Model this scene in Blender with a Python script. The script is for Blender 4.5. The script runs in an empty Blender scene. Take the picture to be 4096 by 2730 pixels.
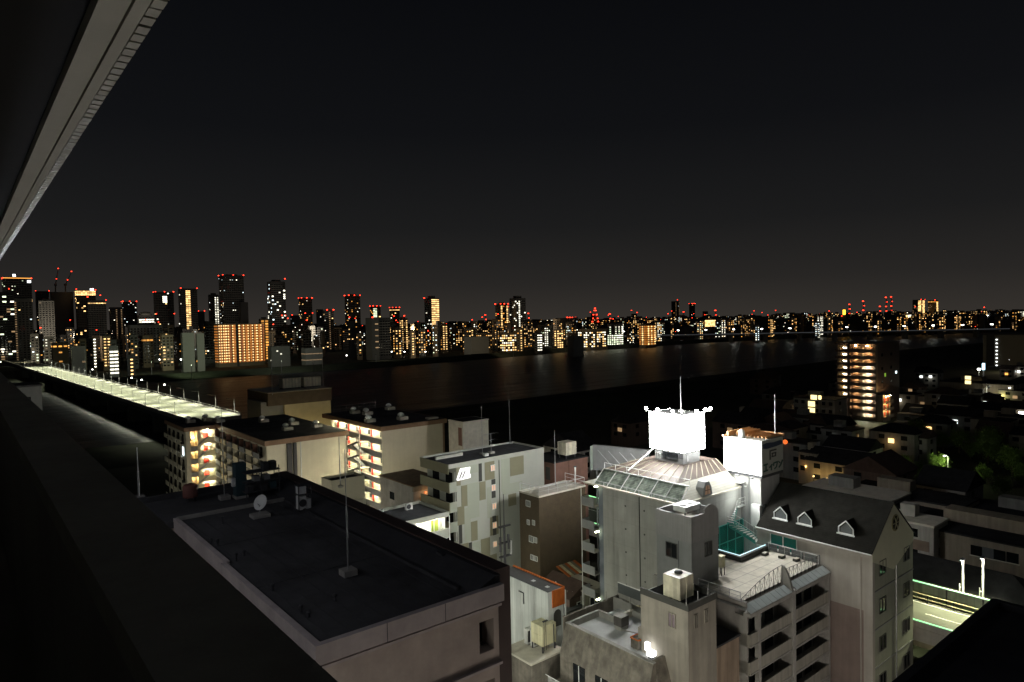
import bpy, math, random
import numpy as np
from mathutils import Matrix, Vector
random.seed(7); rng = np.random.default_rng(7)
S = bpy.context.scene; COL = S.collection

# ------------------------------------------------------------------ camera
FP, CX, CY, EYE = 2731.0, 2048.0, 1365.0, np.array([0, 0, 46.0])
yaw, pit, rol = math.radians(39.2), math.radians(1.89), .021
FW = np.array([math.sin(yaw)*math.cos(pit), math.cos(yaw)*math.cos(pit), -math.sin(pit)])
r0 = np.array([math.cos(yaw), -math.sin(yaw), 0]); u0 = np.cross(r0, FW)
UP = u0*math.cos(rol)+r0*math.sin(rol); RT = r0*math.cos(rol)-u0*math.sin(rol)
cam = bpy.data.cameras.new('camera'); co = bpy.data.objects.new('camera', cam); COL.objects.link(co)
cam.sensor_width = 36; cam.lens = 36*FP/4096; cam.clip_start = .05; cam.clip_end = 60000
co.matrix_world = Matrix(((RT[0], UP[0], -FW[0], 0), (RT[1], UP[1], -FW[1], 0), (RT[2], UP[2], -FW[2], 46), (0, 0, 0, 1)))
S.camera = co
# ------------------------------------------------------------------ night sky, moon, exposure
W = bpy.data.worlds.new('World'); S.world = W; W.use_nodes = True
nt = W.node_tree; N = nt.nodes; L = nt.links; N.clear()
out = N.new('ShaderNodeOutputWorld'); add = N.new('ShaderNodeAddShader')
sky = N.new('ShaderNodeTexSky'); sky.sky_type = 'NISHITA'; sky.sun_disc = False
sky.sun_elevation = math.radians(4); sky.sun_rotation = math.radians(200)
b1 = N.new('ShaderNodeBackground'); b1.inputs[1].default_value = .00025; L.new(sky.outputs[0], b1.inputs[0])
tc = N.new('ShaderNodeTexCoord'); sp = N.new('ShaderNodeSeparateXYZ'); L.new(tc.outputs['Generated'], sp.inputs[0])
rmp = N.new('ShaderNodeValToRGB'); e = rmp.color_ramp.elements          # light-polluted air: glow by height above the horizon
e[0].position = 0; e[0].color = (.033, .029, .025, 1); e[1].position = 1; e[1].color = (.0012, .0013, .0018, 1)
for p_, c_ in ((.05, (.0200, .0183, .0172, 1)), (.13, (.0105, .0104, .0108, 1)), (.26, (.0048, .0050, .0060, 1)), (.45, (.0024, .0026, .0034, 1))):
    k = e.new(p_); k.color = c_
L.new(sp.outputs[2], rmp.inputs[0])
b2 = N.new('ShaderNodeBackground'); L.new(rmp.outputs[0], b2.inputs[0]); b2.inputs[1].default_value = 1
L.new(b1.outputs[0], add.inputs[0]); L.new(b2.outputs[0], add.inputs[1]); L.new(add.outputs[0], out.inputs[0])
ml = bpy.data.lights.new('moon', 'SUN'); ml.energy = .02; ml.angle = math.radians(.5); ml.color = (.8, .88, 1)
mo = bpy.data.objects.new('moon', ml); mo.rotation_euler = (math.radians(35), 0, math.radians(20)); COL.objects.link(mo)
S.view_settings.view_transform = 'Standard'; S.view_settings.look = 'None'; S.view_settings.exposure = 0; S.view_settings.gamma = 1
S.view_settings.use_curve_mapping = False
S.render.engine = 'CYCLES'; S.cycles.use_denoising = True; S.cycles.max_bounces = 5; S.cycles.diffuse_bounces = 3
S.cycles.glossy_bounces = 3; S.cycles.sample_clamp_indirect = 3; S.cycles.use_light_tree = True

# ------------------------------------------------------------------ places: a point of the town from its bearing and its depth, height or wall plane
def ray(px, py): return FW+RT*(px-CX)/FP-UP*(py-CY)/FP
def DP(px, py, d): return EYE+ray(px, py)*d
def ZP(px, py, z):
    r = ray(px, py); return EYE+r*(z-46)/r[2]
def XP(px, py, x):
    r = ray(px, py); return EYE+r*x/r[0]
def YP(px, py, y):
    r = ray(px, py); return EYE+r*y/r[1]
def depth(p): return float((np.array(p)-EYE)@FW)
def HX(px): return 1275-.021*(px-2048)

# ------------------------------------------------------------------ materials
MATS = {}
def M(name, col, rough=.85, var=.18, scale=.6, streak=0, bump=0, metal=0, brick=None, spec=.3):
    if name in MATS: return MATS[name]
    m = bpy.data.materials.new(name); m.use_nodes = True; t = m.node_tree; n = t.nodes; l = t.links
    b = n['Principled BSDF']; b.inputs['Roughness'].default_value = rough; b.inputs['Metallic'].default_value = metal
    b.inputs['Specular IOR Level'].default_value = spec
    g = n.new('ShaderNodeNewGeometry'); c = col[:3]
    no = n.new('ShaderNodeTexNoise'); no.inputs['Scale'].default_value = scale; no.inputs['Detail'].default_value = 6; no.inputs['Roughness'].default_value = .65
    l.new(g.outputs['Position'], no.inputs['Vector'])
    r = n.new('ShaderNodeValToRGB'); r.color_ramp.elements[0].position = .3; r.color_ramp.elements[1].position = .7
    r.color_ramp.elements[0].color = tuple(x*(1-var) for x in c)+(1,); r.color_ramp.elements[1].color = tuple(min(x*(1+var), 1) for x in c)+(1,)
    l.new(no.outputs[0], r.inputs[0]); cur = r.outputs[0]
    if streak:
        mp = n.new('ShaderNodeMapping'); mp.inputs['Scale'].default_value = (1.3, 1.3, .09); l.new(g.outputs['Position'], mp.inputs[0])
        n2 = n.new('ShaderNodeTexNoise'); n2.inputs['Scale'].default_value = 1.4; n2.inputs['Detail'].default_value = 5; l.new(mp.outputs[0], n2.inputs['Vector'])
        r2 = n.new('ShaderNodeValToRGB'); r2.color_ramp.elements[0].position = .38; r2.color_ramp.elements[1].position = .62
        r2.color_ramp.elements[0].color = (1-streak, 1-streak, 1-streak*.95, 1); r2.color_ramp.elements[1].color = (1, 1, 1, 1)
        l.new(n2.outputs[0], r2.inputs[0]); mx = n.new('ShaderNodeMix'); mx.data_type = 'RGBA'; mx.blend_type = 'MULTIPLY'; mx.inputs[0].default_value = 1
        l.new(cur, mx.inputs[6]); l.new(r2.outputs[0], mx.inputs[7]); cur = mx.outputs[2]
    if brick:
        bw, bh, mort, dark = brick
        sx = n.new('ShaderNodeSeparateXYZ'); l.new(g.outputs['Position'], sx.inputs[0]); ad = n.new('ShaderNodeMath'); ad.operation = 'ADD'
        l.new(sx.outputs[0], ad.inputs[0]); l.new(sx.outputs[1], ad.inputs[1]); cb = n.new('ShaderNodeCombineXYZ'); l.new(ad.outputs[0], cb.inputs[0]); l.new(sx.outputs[2], cb.inputs[1])
        bt = n.new('ShaderNodeTexBrick'); bt.inputs['Scale'].default_value = 1; bt.inputs['Brick Width'].default_value = bw; bt.inputs['Row Height'].default_value = bh
        bt.inputs['Mortar Size'].default_value = mort; bt.offset = 0; bt.inputs['Color1'].default_value = (1, 1, 1, 1); bt.inputs['Color2'].default_value = (.9, .9, .9, 1)
        bt.inputs['Mortar'].default_value = (dark, dark, dark, 1); l.new(cb.outputs[0], bt.inputs['Vector'])
        mx = n.new('ShaderNodeMix'); mx.data_type = 'RGBA'; mx.blend_type = 'MULTIPLY'; mx.inputs[0].default_value = 1
        l.new(cur, mx.inputs[6]); l.new(bt.outputs[0], mx.inputs[7]); cur = mx.outputs[2]
    l.new(cur, b.inputs['Base Color'])
    if bump:
        bp = n.new('ShaderNodeBump'); bp.inputs['Strength'].default_value = bump; bp.inputs['Distance'].default_value = .05
        n3 = n.new('ShaderNodeTexNoise'); n3.inputs['Scale'].default_value = scale*9; n3.inputs['Detail'].default_value = 4; l.new(g.outputs['Position'], n3.inputs['Vector'])
        l.new(n3.outputs[0], bp.inputs['Height']); l.new(bp.outputs[0], b.inputs['Normal'])
    MATS[name] = m; return m
def EM(name, col, st, sample=False, var=0):
    if name in MATS: return MATS[name]
    m = bpy.data.materials.new(name); m.use_nodes = True; n = m.node_tree.nodes; l = m.node_tree.links
    b = n['Principled BSDF']; b.inputs['Base Color'].default_value = (.3, .3, .3, 1)
    b.inputs['Emission Color'].default_value = col+(1,); b.inputs['Emission Strength'].default_value = st
    if var:      # each lamp or room has its own brightness
        oi = n.new('ShaderNodeObjectInfo'); mr = n.new('ShaderNodeMapRange'); mr.inputs[3].default_value = st*(1-var); mr.inputs[4].default_value = st*(1+var)
        l.new(oi.outputs['Random'], mr.inputs[0]); l.new(mr.outputs[0], b.inputs['Emission Strength'])
    m.cycles.emission_sampling = 'AUTO' if sample else 'NONE'
    MATS[name] = m; return m

taupe = M('taupe_paint', (.40, .34, .30), streak=.05, bump=.1)
taupe2 = M('taupe_band', (.42, .37, .36), streak=.08)
darktile = M('dark_brown_tile', (.07, .05, .045), .5)
roofblk = M('black_roofing', (.052, .052, .056), .95, .55, .22, bump=.5)
roofblk2 = M('black_roofing_edge', (.040, .040, .044), .8, .3, .9)
roofgry = M('grey_roofing', (.085, .088, .094), .9, .3, .7, bump=.3)
conc = M('concrete', (.37, .37, .345), .9, .1, .5, streak=.1, brick=(1.8, 2.9, .012, .7))
concp = M('plain_concrete', (.30, .29, .27), .9, .15, .7, streak=.12)
concl = M('light_concrete', (.50, .47, .40), .9, .16, .9, bump=.2)
conc_old = M('weathered_concrete', (.17, .152, .128), .95, .35, .9, streak=.25, bump=.3)
greyw = M('grey_paint', (.24, .245, .245), .85, .08, .8, streak=.06)
cream = M('cream_paint', (.54, .50, .39), .85, .07, .35, streak=.04)
cream2 = M('cream_gallery', (.62, .55, .38), .8, .08)
brncor = M('brown_cornice', (.20, .125, .08), .7)
white = M('white_paint', (.72, .73, .71), .6, .06, .5, streak=.12)
whitec = M('white_corrugated', (.62, .65, .63), .6, .06, .5, streak=.2, brick=(.35, 30, .02, .75))
mosl = M('pale_grey_panel', (.38, .39, .345), .7, .05, .4)
mosr = M('pale_green_panel', (.345, .365, .30), .7, .05, .4)
moso = M('olive_panel', (.215, .205, .135), .7, .06, .4)
mosd = M('charcoal_panel', (.055, .055, .05), .6)
browntile = M('brown_tile', (.075, .056, .034), .7, .15, 1.2, brick=(.3, .1, .012, .7))
rbrown = M('red_brown_wall', (.16, .085, .065), .8)
glassd = M('dark_glass', (.012, .014, .016), .08, 0, spec=.6)
glassg = M('grey_glass', (.10, .11, .11), .15, .1, spec=.6)
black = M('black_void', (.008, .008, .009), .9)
steel = M('galvanised_steel', (.34, .35, .35), .45, .1, 3, metal=.6)
steelw = M('white_steel', (.62, .63, .62), .5, .06)
dsteel = M('dark_steel', (.05, .05, .055), .6)
red = M('red_door', (.62, .035, .02), .5, .05); green = M('green_door', (.28, .36, .05), .5, .05); orange = M('orange_door', (.75, .27, .02), .5, .05)
rust = M('rusty_orange_sheet', (.48, .12, .02), .7, .25, 2, brick=(.18, 30, .03, .6))
slate = M('green_weathered_slate', (.30, .36, .29), .85, .45, 1.2, streak=.5, brick=(9, .16, .018, .5))
brownroof = M('brown_sheet_roof', (.055, .04, .032), .7, .3, .8)
siding = M('white_siding', (.30, .295, .25), .6, .12, .7, brick=(40, .22, .018, .75))
darkslate = M('dark_slate_roof', (.016, .0155, .0135), .95, .3, 1.0, brick=(.5, .18, .012, .75), spec=.03)
gabw = M('pink_grey_render', (.36, .335, .30), .85, .08, .5, streak=.12)
gabw2 = M('maroon_render', (.225, .175, .155), .85, .1, .5, streak=.12)
gabs = M('olive_grey_render', (.27, .28, .225), .85, .08, .6, streak=.1)
teal = M('teal_paint', (.07, .33, .28), .45, .1); tealcab = M('blue_green_cabinet', (.03, .06, .07), .6)
asph = M('asphalt', (.055, .056, .055), .85, .25, .5); roadm = M('expressway_asphalt', (.10, .105, .085), .85, .2, .3)
grassd = M('dark_grass', (.020, .024, .014), .95, .5, .05, bump=.3)
deckm = M('bridge_asphalt', (.22, .23, .17), .8, .2, .2)
paint = M('road_paint', (.75, .75, .70), .6, .1, 2)
tankw = M('water_tank_grp', (.60, .56, .43), .5, .15, 1.5, streak=.35); tanky = M('cream_water_tank', (.66, .62, .40), .5, .1, 1.5, streak=.3)
redtank = M('red_oxide_tank', (.14, .055, .045), .7, .2)
farw = [M('far_wall_%s' % k, c, .9, .1, .03) for k, c in (('charcoal', (.06, .06, .062)), ('grey', (.17, .17, .16)), ('tan', (.24, .19, .13)), ('pale', (.34, .34, .31)), ('umber', (.10, .075, .055)))]
roofd = M('dark_house_roof', (.022, .022, .024), .95, .3, spec=.05); roofbr = M('brown_house_roof', (.05, .032, .025), .9, .3)
hw = [M('house_wall_%s' % k, c, .9, .12, .5, streak=.2) for k, c in (('beige', (.22, .19, .145)), ('grey', (.16, .16, .15)), ('white', (.30, .29, .26)), ('brown', (.09, .065, .055)))]
leafm = M('leaf', (.10, .16, .03), .7, .4, 2); barkm = M('bark', (.07, .05, .035), .9)

sign_m = EM('glowing_sign_face', (1, 1, .97), 85, True); sign2_m = EM('second_sign_face', (1, 1, .97), 9, True)  # main sign: floodlight wash put in as glow; second sign: plain white glow
flood_m = EM('floodlight_lens', (1, 1, .98), 120, True)
ww = EM('window_warm', (1, .60, .22), 2.2, var=.6); wo = EM('window_amber', (1, .42, .07), 1.15, var=.55); wwh = EM('window_white', (1, .95, .75), 2.4, var=.6)
wc = EM('window_cool', (.78, .95, 1), 1.9, var=.6); wg = EM('window_greenish', (.86, 1, .66), 1.9, var=.6); wdim = EM('window_dim', (1, .62, .3), .28, var=.6)
orgl = EM('sodium_gallery_glow', (1, .31, .03), .50, var=.2); orgd = EM('sodium_gallery_deep', (1, .24, .015), .24, var=.2); beac = EM('red_beacon_lens', (1, .035, .012), 7, var=.4)  # gallery walls: sodium lamplight put in as the walls' own glow
lampw = EM('white_lamp', (1, 1, .92), 14); blue_l = EM('blue_white_sign', (.5, .85, 1), 4); orsign = EM('orange_sign_face', (1, .52, .03), 4.5)
redl = EM('red_lamp', (1, .05, .04), 4); orlamp = EM('orange_lantern', (1, .18, .02), 1.0)
gal_y = EM('gallery_lamp_warm', (1, .94, .62), 1050, True); gal_w = EM('gallery_lamp_white', (1, .97, .74), 420, True); gal_o = EM('gallery_lamp_amber', (1, .62, .24), 420, True)
winpk = EM('window_peach', (1, .55, .28), .62); logo_m = EM('logo_glow', (1, 1, .98), 1.25, True)
rail_l = EM('bridge_rail_lamp', (1, 1, .62), .8); ledb = EM('pale_blue_led_strip', (.62, .92, 1), 1.3, True); greenglow = EM('green_coping_glow', (.35, 1, .42), 1.6, True)  # green one: lamplight on the barrier tops, put in as glow
lithw = EM('lit_room_white', (.93, 1, .95), 2.2); lithy = EM('lit_room_yellow', (1, .8, .35), 2.0)
smear = EM('lit_sign_white', (.95, 1, 1), 3)

# ------------------------------------------------------------------ building blocks
def props(o, label=None, cat=None, group=None, kind=None):
    for k, v in (('label', label), ('category', cat), ('group', group), ('kind', kind)):
        if v: o[k] = v
    return o
def thing(name, label, cat, loc, group=None):
    label = label.replace('left of', 'beside').replace('right of', 'beside')
    o = bpy.data.objects.new(name, None); COL.objects.link(o); o.location = tuple(float(v) for v in loc); o.empty_display_size = .5
    return props(o, label, cat, group)
def wl(o):
    v = Vector((0, 0, 0))
    while o is not None: v += o.location; o = o.parent
    return v
def link(name, me, parent, loc=(0, 0, 0), rot=(0, 0, 0), sc=(1, 1, 1)):
    o = bpy.data.objects.new(name, me); COL.objects.link(o)
    if parent is not None: o.parent = parent; loc = Vector(loc)-wl(parent)
    o.location = loc; o.rotation_euler = rot; o.scale = sc
    return o
CUBE = {}
def cube_mesh(m):
    if m.name not in CUBE:
        v = [(x, y, z) for x in (-.5, .5) for y in (-.5, .5) for z in (-.5, .5)]
        f = [(0, 1, 3, 2), (4, 6, 7, 5), (0, 4, 5, 1), (2, 3, 7, 6), (0, 2, 6, 4), (1, 5, 7, 3)]
        me = bpy.data.meshes.new('box_'+m.name); me.from_pydata(v, [], f); me.materials.append(m); CUBE[m.name] = me
    return CUBE[m.name]
def bx(name, par, x0, x1, y0, y1, z0, z1, m, rz=0):      # a box part from its extents, shared mesh
    return link(name, cube_mesh(m), par, ((x0+x1)/2, (y0+y1)/2, (z0+z1)/2), (0, 0, rz), (max(abs(x1-x0), .004), max(abs(y1-y0), .004), max(abs(z1-z0), .004)))
def mesh(name, par, verts, faces, m, origin=None, smooth=False, kind=None):
    o3 = Vector(origin) if origin is not None else (wl(par) if par is not None else Vector((0, 0, 0)))
    me = bpy.data.meshes.new(name); me.from_pydata([tuple(Vector([float(c) for c in v])-o3) for v in verts], [], faces); me.materials.append(m); me.validate()
    if smooth:
        for p in me.polygons: p.use_smooth = True
    o = link(name, me, par, o3)
    if kind: o['kind'] = kind
    return o
def prism(name, par, poly, z0, z1, m):      # upright prism from a footprint
    n = len(poly); v = [(p[0], p[1], z0) for p in poly]+[(p[0], p[1], z1) for p in poly]
    f = [tuple(range(n-1, -1, -1)), tuple(range(n, 2*n))]+[(i, (i+1) % n, n+(i+1) % n, n+i) for i in range(n)]
    return mesh(name, par, v, f, m)
def extr(name, par, pts, d, m):             # polygon of 3-D points pushed along vector d
    n = len(pts); d = np.array(d, float); v = [np.array(p, float) for p in pts]; v = v+[p+d for p in v]
    f = [tuple(range(n-1, -1, -1)), tuple(range(n, 2*n))]+[(i, (i+1) % n, n+(i+1) % n, n+i) for i in range(n)]
    return mesh(name, par, v, f, m)
def tube(name, par, a, b, r, m, r2=None, n=8):
    a, b = np.array(a, float), np.array(b, float); r2 = r if r2 is None else r2
    d = (b-a)/max(np.linalg.norm(b-a), 1e-6); t = np.array([0, 0, 1.]) if abs(d[2]) < .9 else np.array([1., 0, 0])
    u = np.cross(d, t); u /= np.linalg.norm(u); w = np.cross(d, u)
    c = [(math.cos(2*math.pi*i/n), math.sin(2*math.pi*i/n)) for i in range(n)]
    v = [a+(u*x+w*y)*r for x, y in c]+[b+(u*x+w*y)*r2 for x, y in c]
    f = [tuple(range(n)), tuple(range(2*n-1, n-1, -1))]+[(i, n+i, n+(i+1) % n, (i+1) % n) for i in range(n)]
    return mesh(name, par, v, f, m, smooth=False)
def lathe(name, par, base, prof, m, n=16):
    v = []; f = []
    for r, z in prof:
        v += [(base[0]+r*math.cos(2*math.pi*i/n), base[1]+r*math.sin(2*math.pi*i/n), base[2]+z) for i in range(n)]
    for k in range(len(prof)-1):
        f += [(k*n+i, k*n+(i+1) % n, (k+1)*n+(i+1) % n, (k+1)*n+i) for i in range(n)]
    f.append(tuple(range(n-1, -1, -1))); f.append(tuple(range((len(prof)-1)*n, len(prof)*n)))
    return mesh(name, par, v, f, m, smooth=True)
def boxes(name, par, lst, m, kind='stuff'):       # many tiny boxes as one part
    V = []; Fc = []
    for x0, x1, y0, y1, z0, z1 in lst:
        b = len(V); V += [(x, y, z) for x in (x0, x1) for y in (y0, y1) for z in (z0, z1)]
        Fc += [tuple(b+i for i in q) for q in ((0, 1, 3, 2), (4, 6, 7, 5), (0, 4, 5, 1), (2, 3, 7, 6), (0, 2, 6, 4), (1, 5, 7, 3))]
    return mesh(name, par, V, Fc, m, kind=kind)
def lamp(par, loc, power, col, r=.25, typ='POINT', rot=None, ang=None):
    l = bpy.data.lights.new('bulb', typ); l.energy = power; l.color = col; l.shadow_soft_size = r
    if typ == 'SPOT': l.spot_size = ang; l.spot_blend = .6
    o = bpy.data.objects.new('bulb', l); COL.objects.link(o); o.parent = par; o.location = Vector([float(c) for c in loc])-wl(par)
    if rot: o.rotation_euler = rot
    return o
def flood(par, loc, aim, power, col, ang, r=.25):
    d = Vector([float(c) for c in aim]).normalized(); return lamp(par, loc, power, col, r, 'SPOT', d.to_track_quat('-Z', 'Y').to_euler(), math.radians(ang))
def win(par, face, c0, c1, z0, z1, plane, m, frame=None, sill=None, name='window', d=.06):     # a window in a west ('W') or south ('S') wall; frame stands proud
    if face == 'S': o = bx(name, par, c0, c1, plane-d*.5, plane+d, z0, z1, m)
    else: o = bx(name, par, plane-d*.5, plane+d, c0, c1, z0, z1, m)
    if frame:
        t = .07
        for q in ((c0-t, c1+t, z1, z1+t), (c0-t, c1+t, z0-t, z0), (c0-t, c0, z0, z1), (c1, c1+t, z0, z1), ((c0+c1)/2-.03, (c0+c1)/2+.03, z0, z1)):
            if face == 'S': f = (q[0], q[1], plane-d-.04, plane+.02, q[2], q[3])
            else: f = (plane-d-.04, plane+.02, q[0], q[1], q[2], q[3])
            cx = [(f[0]+f[1])/2, (f[2]+f[3])/2, (f[4]+f[5])/2]
            fo = bpy.data.objects.new('frame', cube_mesh(frame)); COL.objects.link(fo); fo.parent = o
            s = o.scale; fo.location = ((cx[0]-wl(o)[0])/s[0], (cx[1]-wl(o)[1])/s[1], (cx[2]-wl(o)[2])/s[2])
            fo.scale = ((f[1]-f[0])/s[0], (f[3]-f[2])/s[1], (f[5]-f[4])/s[2])
    return o
def rectS(zx0, zy0, zx1, zy1, ox, oy, s, y):     # extents on a south wall
    my, mx = oy+(zy0+zy1)/2/s, ox+(zx0+zx1)/2/s
    return YP(ox+zx0/s, my, y)[0], YP(ox+zx1/s, my, y)[0], YP(mx, oy+zy1/s, y)[2], YP(mx, oy+zy0/s, y)[2]
def rectW(zx0, zy0, zx1, zy1, ox, oy, s, x):     # extents on a west wall (far end first)
    my, mx = oy+(zy0+zy1)/2/s, ox+(zx0+zx1)/2/s
    return XP(ox+zx1/s, my, x)[1], XP(ox+zx0/s, my, x)[1], XP(mx, oy+zy1/s, x)[2], XP(mx, oy+zy0/s, x)[2]
def stand(px, pyb, pyt, z):      # foot on a level roof and the height that reaches pyt
    p = ZP(px, pyb, z); d = depth(p); return p[0], p[1], (pyb-pyt)*d/FP, d/FP
def railing(par, pts, z, m, h=1.1, step=1.5, mid=True):
    for (xa, ya), (xb, yb) in zip(pts, pts[1:]):
        tube('rail', par, (xa, ya, z+h), (xb, yb, z+h), .035, m, n=6)
        if mid: tube('rail', par, (xa, ya, z+h*.5), (xb, yb, z+h*.5), .022, m, n=5)
        ln = math.hypot(xb-xa, yb-ya); k = max(1, round(ln/step))
        for i in range(k+1):
            t = i/k; tube('post', par, (xa+(xb-xa)*t, ya+(yb-ya)*t, z), (xa+(xb-xa)*t, ya+(yb-ya)*t, z+h), .03, m, n=5)
def antenna(name, label, px, pyb, pyt, z, group=None, r=.04, base=True, m=None):
    x, y, h, k = stand(px, pyb, pyt, z); t = thing(name, label, 'pole', (x, y, z), group)
    if base: bx('foot_block', t, x-.35, x+.35, y-.35, y+.35, z, z+.3, concp)
    tube('mast', t, (x, y, z+.05), (x, y, z+h*.55), r, m or steel, n=7); tube('rod', t, (x, y, z+h*.55), (x, y, z+h), r*.55, m or steel, n=6)
    return t

# ------------------------------------------------------------------ the setting: ground, river, levees, road
def sheet(name, pts, z, m): return props(mesh(name, None, [(p[0], p[1], z) for p in pts], [tuple(range(len(pts)))], m, origin=(0, 0, 0)), kind='structure')
G = 9000
sheet('ground', [(-G, -G), (G, -G), (G, G), (-G, G)], 0, grassd)
near_s = [ZP(x, y, 0)[:2] for x, y in ((-900, 2100), (345, 1795), (610, 1768), (1000, 1735), (1646, 1650), (2200, 1582), (2575, 1534), (3000, 1484), (3335, 1443), (3617, 1400), (3823, 1381), (4300, 1352))]
far_s = [ZP(x, y, 0)[:2] for x, y in ((4500, 1318), (3900, 1334), (3300, 1350), (2800, 1374), (2490, 1397), (2322, 1406), (2000, 1434), (1500, 1474), (883, 1512), (400, 1548), (-600, 1650))]
wm = bpy.data.materials.new('river_water'); wm.use_nodes = True; n_ = wm.node_tree.nodes; l_ = wm.node_tree.links; pb = n_['Principled BSDF']
pb.inputs['Base Color'].default_value = (.015, .018, .021, 1); pb.inputs['Roughness'].default_value = .38; pb.inputs['Specular IOR Level'].default_value = .65; pb.inputs['IOR'].default_value = 1.33
g_ = n_.new('ShaderNodeNewGeometry'); mp_ = n_.new('ShaderNodeMapping'); mp_.inputs['Scale'].default_value = (.25, 1.6, 1); mp_.inputs['Rotation'].default_value = (0, 0, -.15)
l_.new(g_.outputs['Position'], mp_.inputs[0]); nz = n_.new('ShaderNodeTexNoise'); nz.inputs['Scale'].default_value = .05; nz.inputs['Detail'].default_value = 5; l_.new(mp_.outputs[0], nz.inputs['Vector'])
bp_ = n_.new('ShaderNodeBump'); bp_.inputs['Strength'].default_value = 1; bp_.inputs['Distance'].default_value = 2.2; n5 = n_.new('ShaderNodeTexNoise'); n5.inputs['Scale'].default_value = .35; n5.inputs['Detail'].default_value = 3; l_.new(mp_.outputs[0], n5.inputs['Vector']); ma = n_.new('ShaderNodeMath'); ma.operation = 'MULTIPLY_ADD'; ma.inputs[1].default_value = .22; l_.new(n5.outputs[0], ma.inputs[0]); l_.new(nz.outputs[0], ma.inputs[2]); l_.new(ma.outputs[0], bp_.inputs['Height']); l_.new(bp_.outputs[0], pb.inputs['Normal'])
sheet('river', near_s+far_s, .06, wm)
def levee(name, line, w, h, side, m):      # a grassed embankment following a shore
    line = [np.array(p) for p in line]; V = []; Fc = []
    for i, p in enumerate(line):
        d = line[min(i+1, len(line)-1)]-line[max(i-1, 0)]; d = d/np.linalg.norm(d); nrm = np.array([-d[1], d[0]])*side
        for o, z in ((0, .1), (w*.3, h), (w*.6, h), (w, .1)): q = p+nrm*o; V.append((q[0], q[1], z+random.uniform(-.3, .3)*(z > 1)))
    for i in range(len(line)-1):
        for k in range(3): a = i*4+k; Fc.append((a, a+1, a+5, a+4))
    return props(mesh(name, None, V, Fc, m, origin=(0, 0, 0)), kind='structure')
levee('far_embankment_hill', [tuple(np.array(p)*1.012) for p in far_s], 40, 5, -1, grassd)
levee('near_embankment_hill', [(p[0]-18, p[1]-22) for p in near_s[3:]], 34, 3.5, -1, grassd)
sheet('street', [(23, -120), (43, -120), (43, 118), (23, 118)], .02, asph)
sheet('side_street', [(-60, 3), (23, 3), (23, 22), (-60, 22)], .02, asph)
sheet('back_street', [(53.5, 62), (88, 62), (88, 74), (53.5, 74)], .03, asph)

# ------------------------------------------------------------------ our own building: balcony parapet below, upper balcony edge above
t = thing('balcony_tower', 'dark high-rise whose balcony parapet and upper balcony edge frame the view', 'building', (-3, 0, 0))
xo, xi = .395, .2; zt = 45.5
bx('parapet', t, xi+.03, xo-.03, -4, 60, 44.35, zt-.06, concp); bx('coping', t, xi, xo, -4, 60, zt-.06, zt, M('pale_coping', (.33, .32, .28), .8, .2, 3, bump=.2))
bx('floor_slab', t, -1.4, xo-.05, -4, 60, 44.15, 44.35, concp)
for k in range(12): bx('wall_below', t, -1.4, xo-.04, -4, 60, 44.1-3.6*(k+1)+.0, 44.1-3.6*k-.05, concp)
bx('wall', t, -12, -1.4, -8, 60, 0, 50, concp)
zs = 46.95
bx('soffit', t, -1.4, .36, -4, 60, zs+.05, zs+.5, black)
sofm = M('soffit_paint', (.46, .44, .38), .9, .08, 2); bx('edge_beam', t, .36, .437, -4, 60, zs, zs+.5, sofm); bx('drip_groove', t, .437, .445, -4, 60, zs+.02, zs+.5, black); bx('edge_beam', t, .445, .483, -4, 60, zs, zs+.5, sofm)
tilem = M('pale_mosaic_tile', (.40, .38, .32), .35, .15, 9)
bx('tile_bed', t, .483, .522, -4, 60, zs+.012, zs+.5, concp)
for k in range(110):
    y_ = 1.0+k*.075 if k < 70 else 6.25+(k-70)*.15
    bx('tile', t, .486, .521, y_+.006, y_+(.066 if k < 70 else .14), zs-.002+random.uniform(0, .003), zs+.014, tilem)
for y_ in (14, 26, 38, 50): bx('balcony_lamp', t, .37, .5, y_-.3, y_+.3, 41.8, 41.95, white); bx('unseen_lamp_shield', t, .37, 1.15, y_-.8, y_+.8, 41.95, 42.0, white); lamp(t, (.72, y_, 41.6), 420, (.90, .92, 1), .2)  # unseen hoods added to keep the lamps off the soffit above

# ------------------------------------------------------------------ block with the black flat roof
t = thing('flat_roof_block', 'taupe apartment block with a black flat roof, dish and masts on top', 'building', (15.5, 25, 0)); ZR = 33.25
bx('wall', t, 10.75, 18.5, 25.55, 55, 0, 32.55, taupe); bx('inner_wall', t, 18.5, 19.6, 26.6, 54.5, 0, 32.55, black)
bx('pier', t, 19.35, 19.65, 25.55, 26.6, 0, 32.55, taupe)
for k in range(5):
    zz = 32.55-2.9*k; bx('spandrel', t, 18.5, 19.35, 25.55, 26.3, zz-2.9, zz-2.25, taupe); bx('spandrel', t, 18.5, 19.35, 25.55, 26.3, zz-.75, zz-.02, taupe)
    bx('ledge', t, 10.55, 19.71, 25.36, 25.6, zz-.12-(.0 if k else .08), zz-(.0 if k else .08), taupe2)
    bx('window', t, 18.48, 19.37, 26.5, 26.58, zz-2.2, zz-.8, glassd)
bx('parapet', t, 10.4, 19.75, 25.2, 25.5, 32.62, 33.42, taupe2); bx('parapet', t, 10.4, 10.7, 25.5, 37.5, 32.62, 33.42, taupe2)
bx('parapet', t, 10.6, 10.9, 37.5, 48.4, 32.62, 33.42, taupe2); bx('joint', t, 13.5, 13.53, 25.19, 25.21, 32.62, 33.42, dsteel); bx('joint', t, 16.4, 16.43, 25.19, 25.21, 32.62, 33.42, dsteel)
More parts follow.
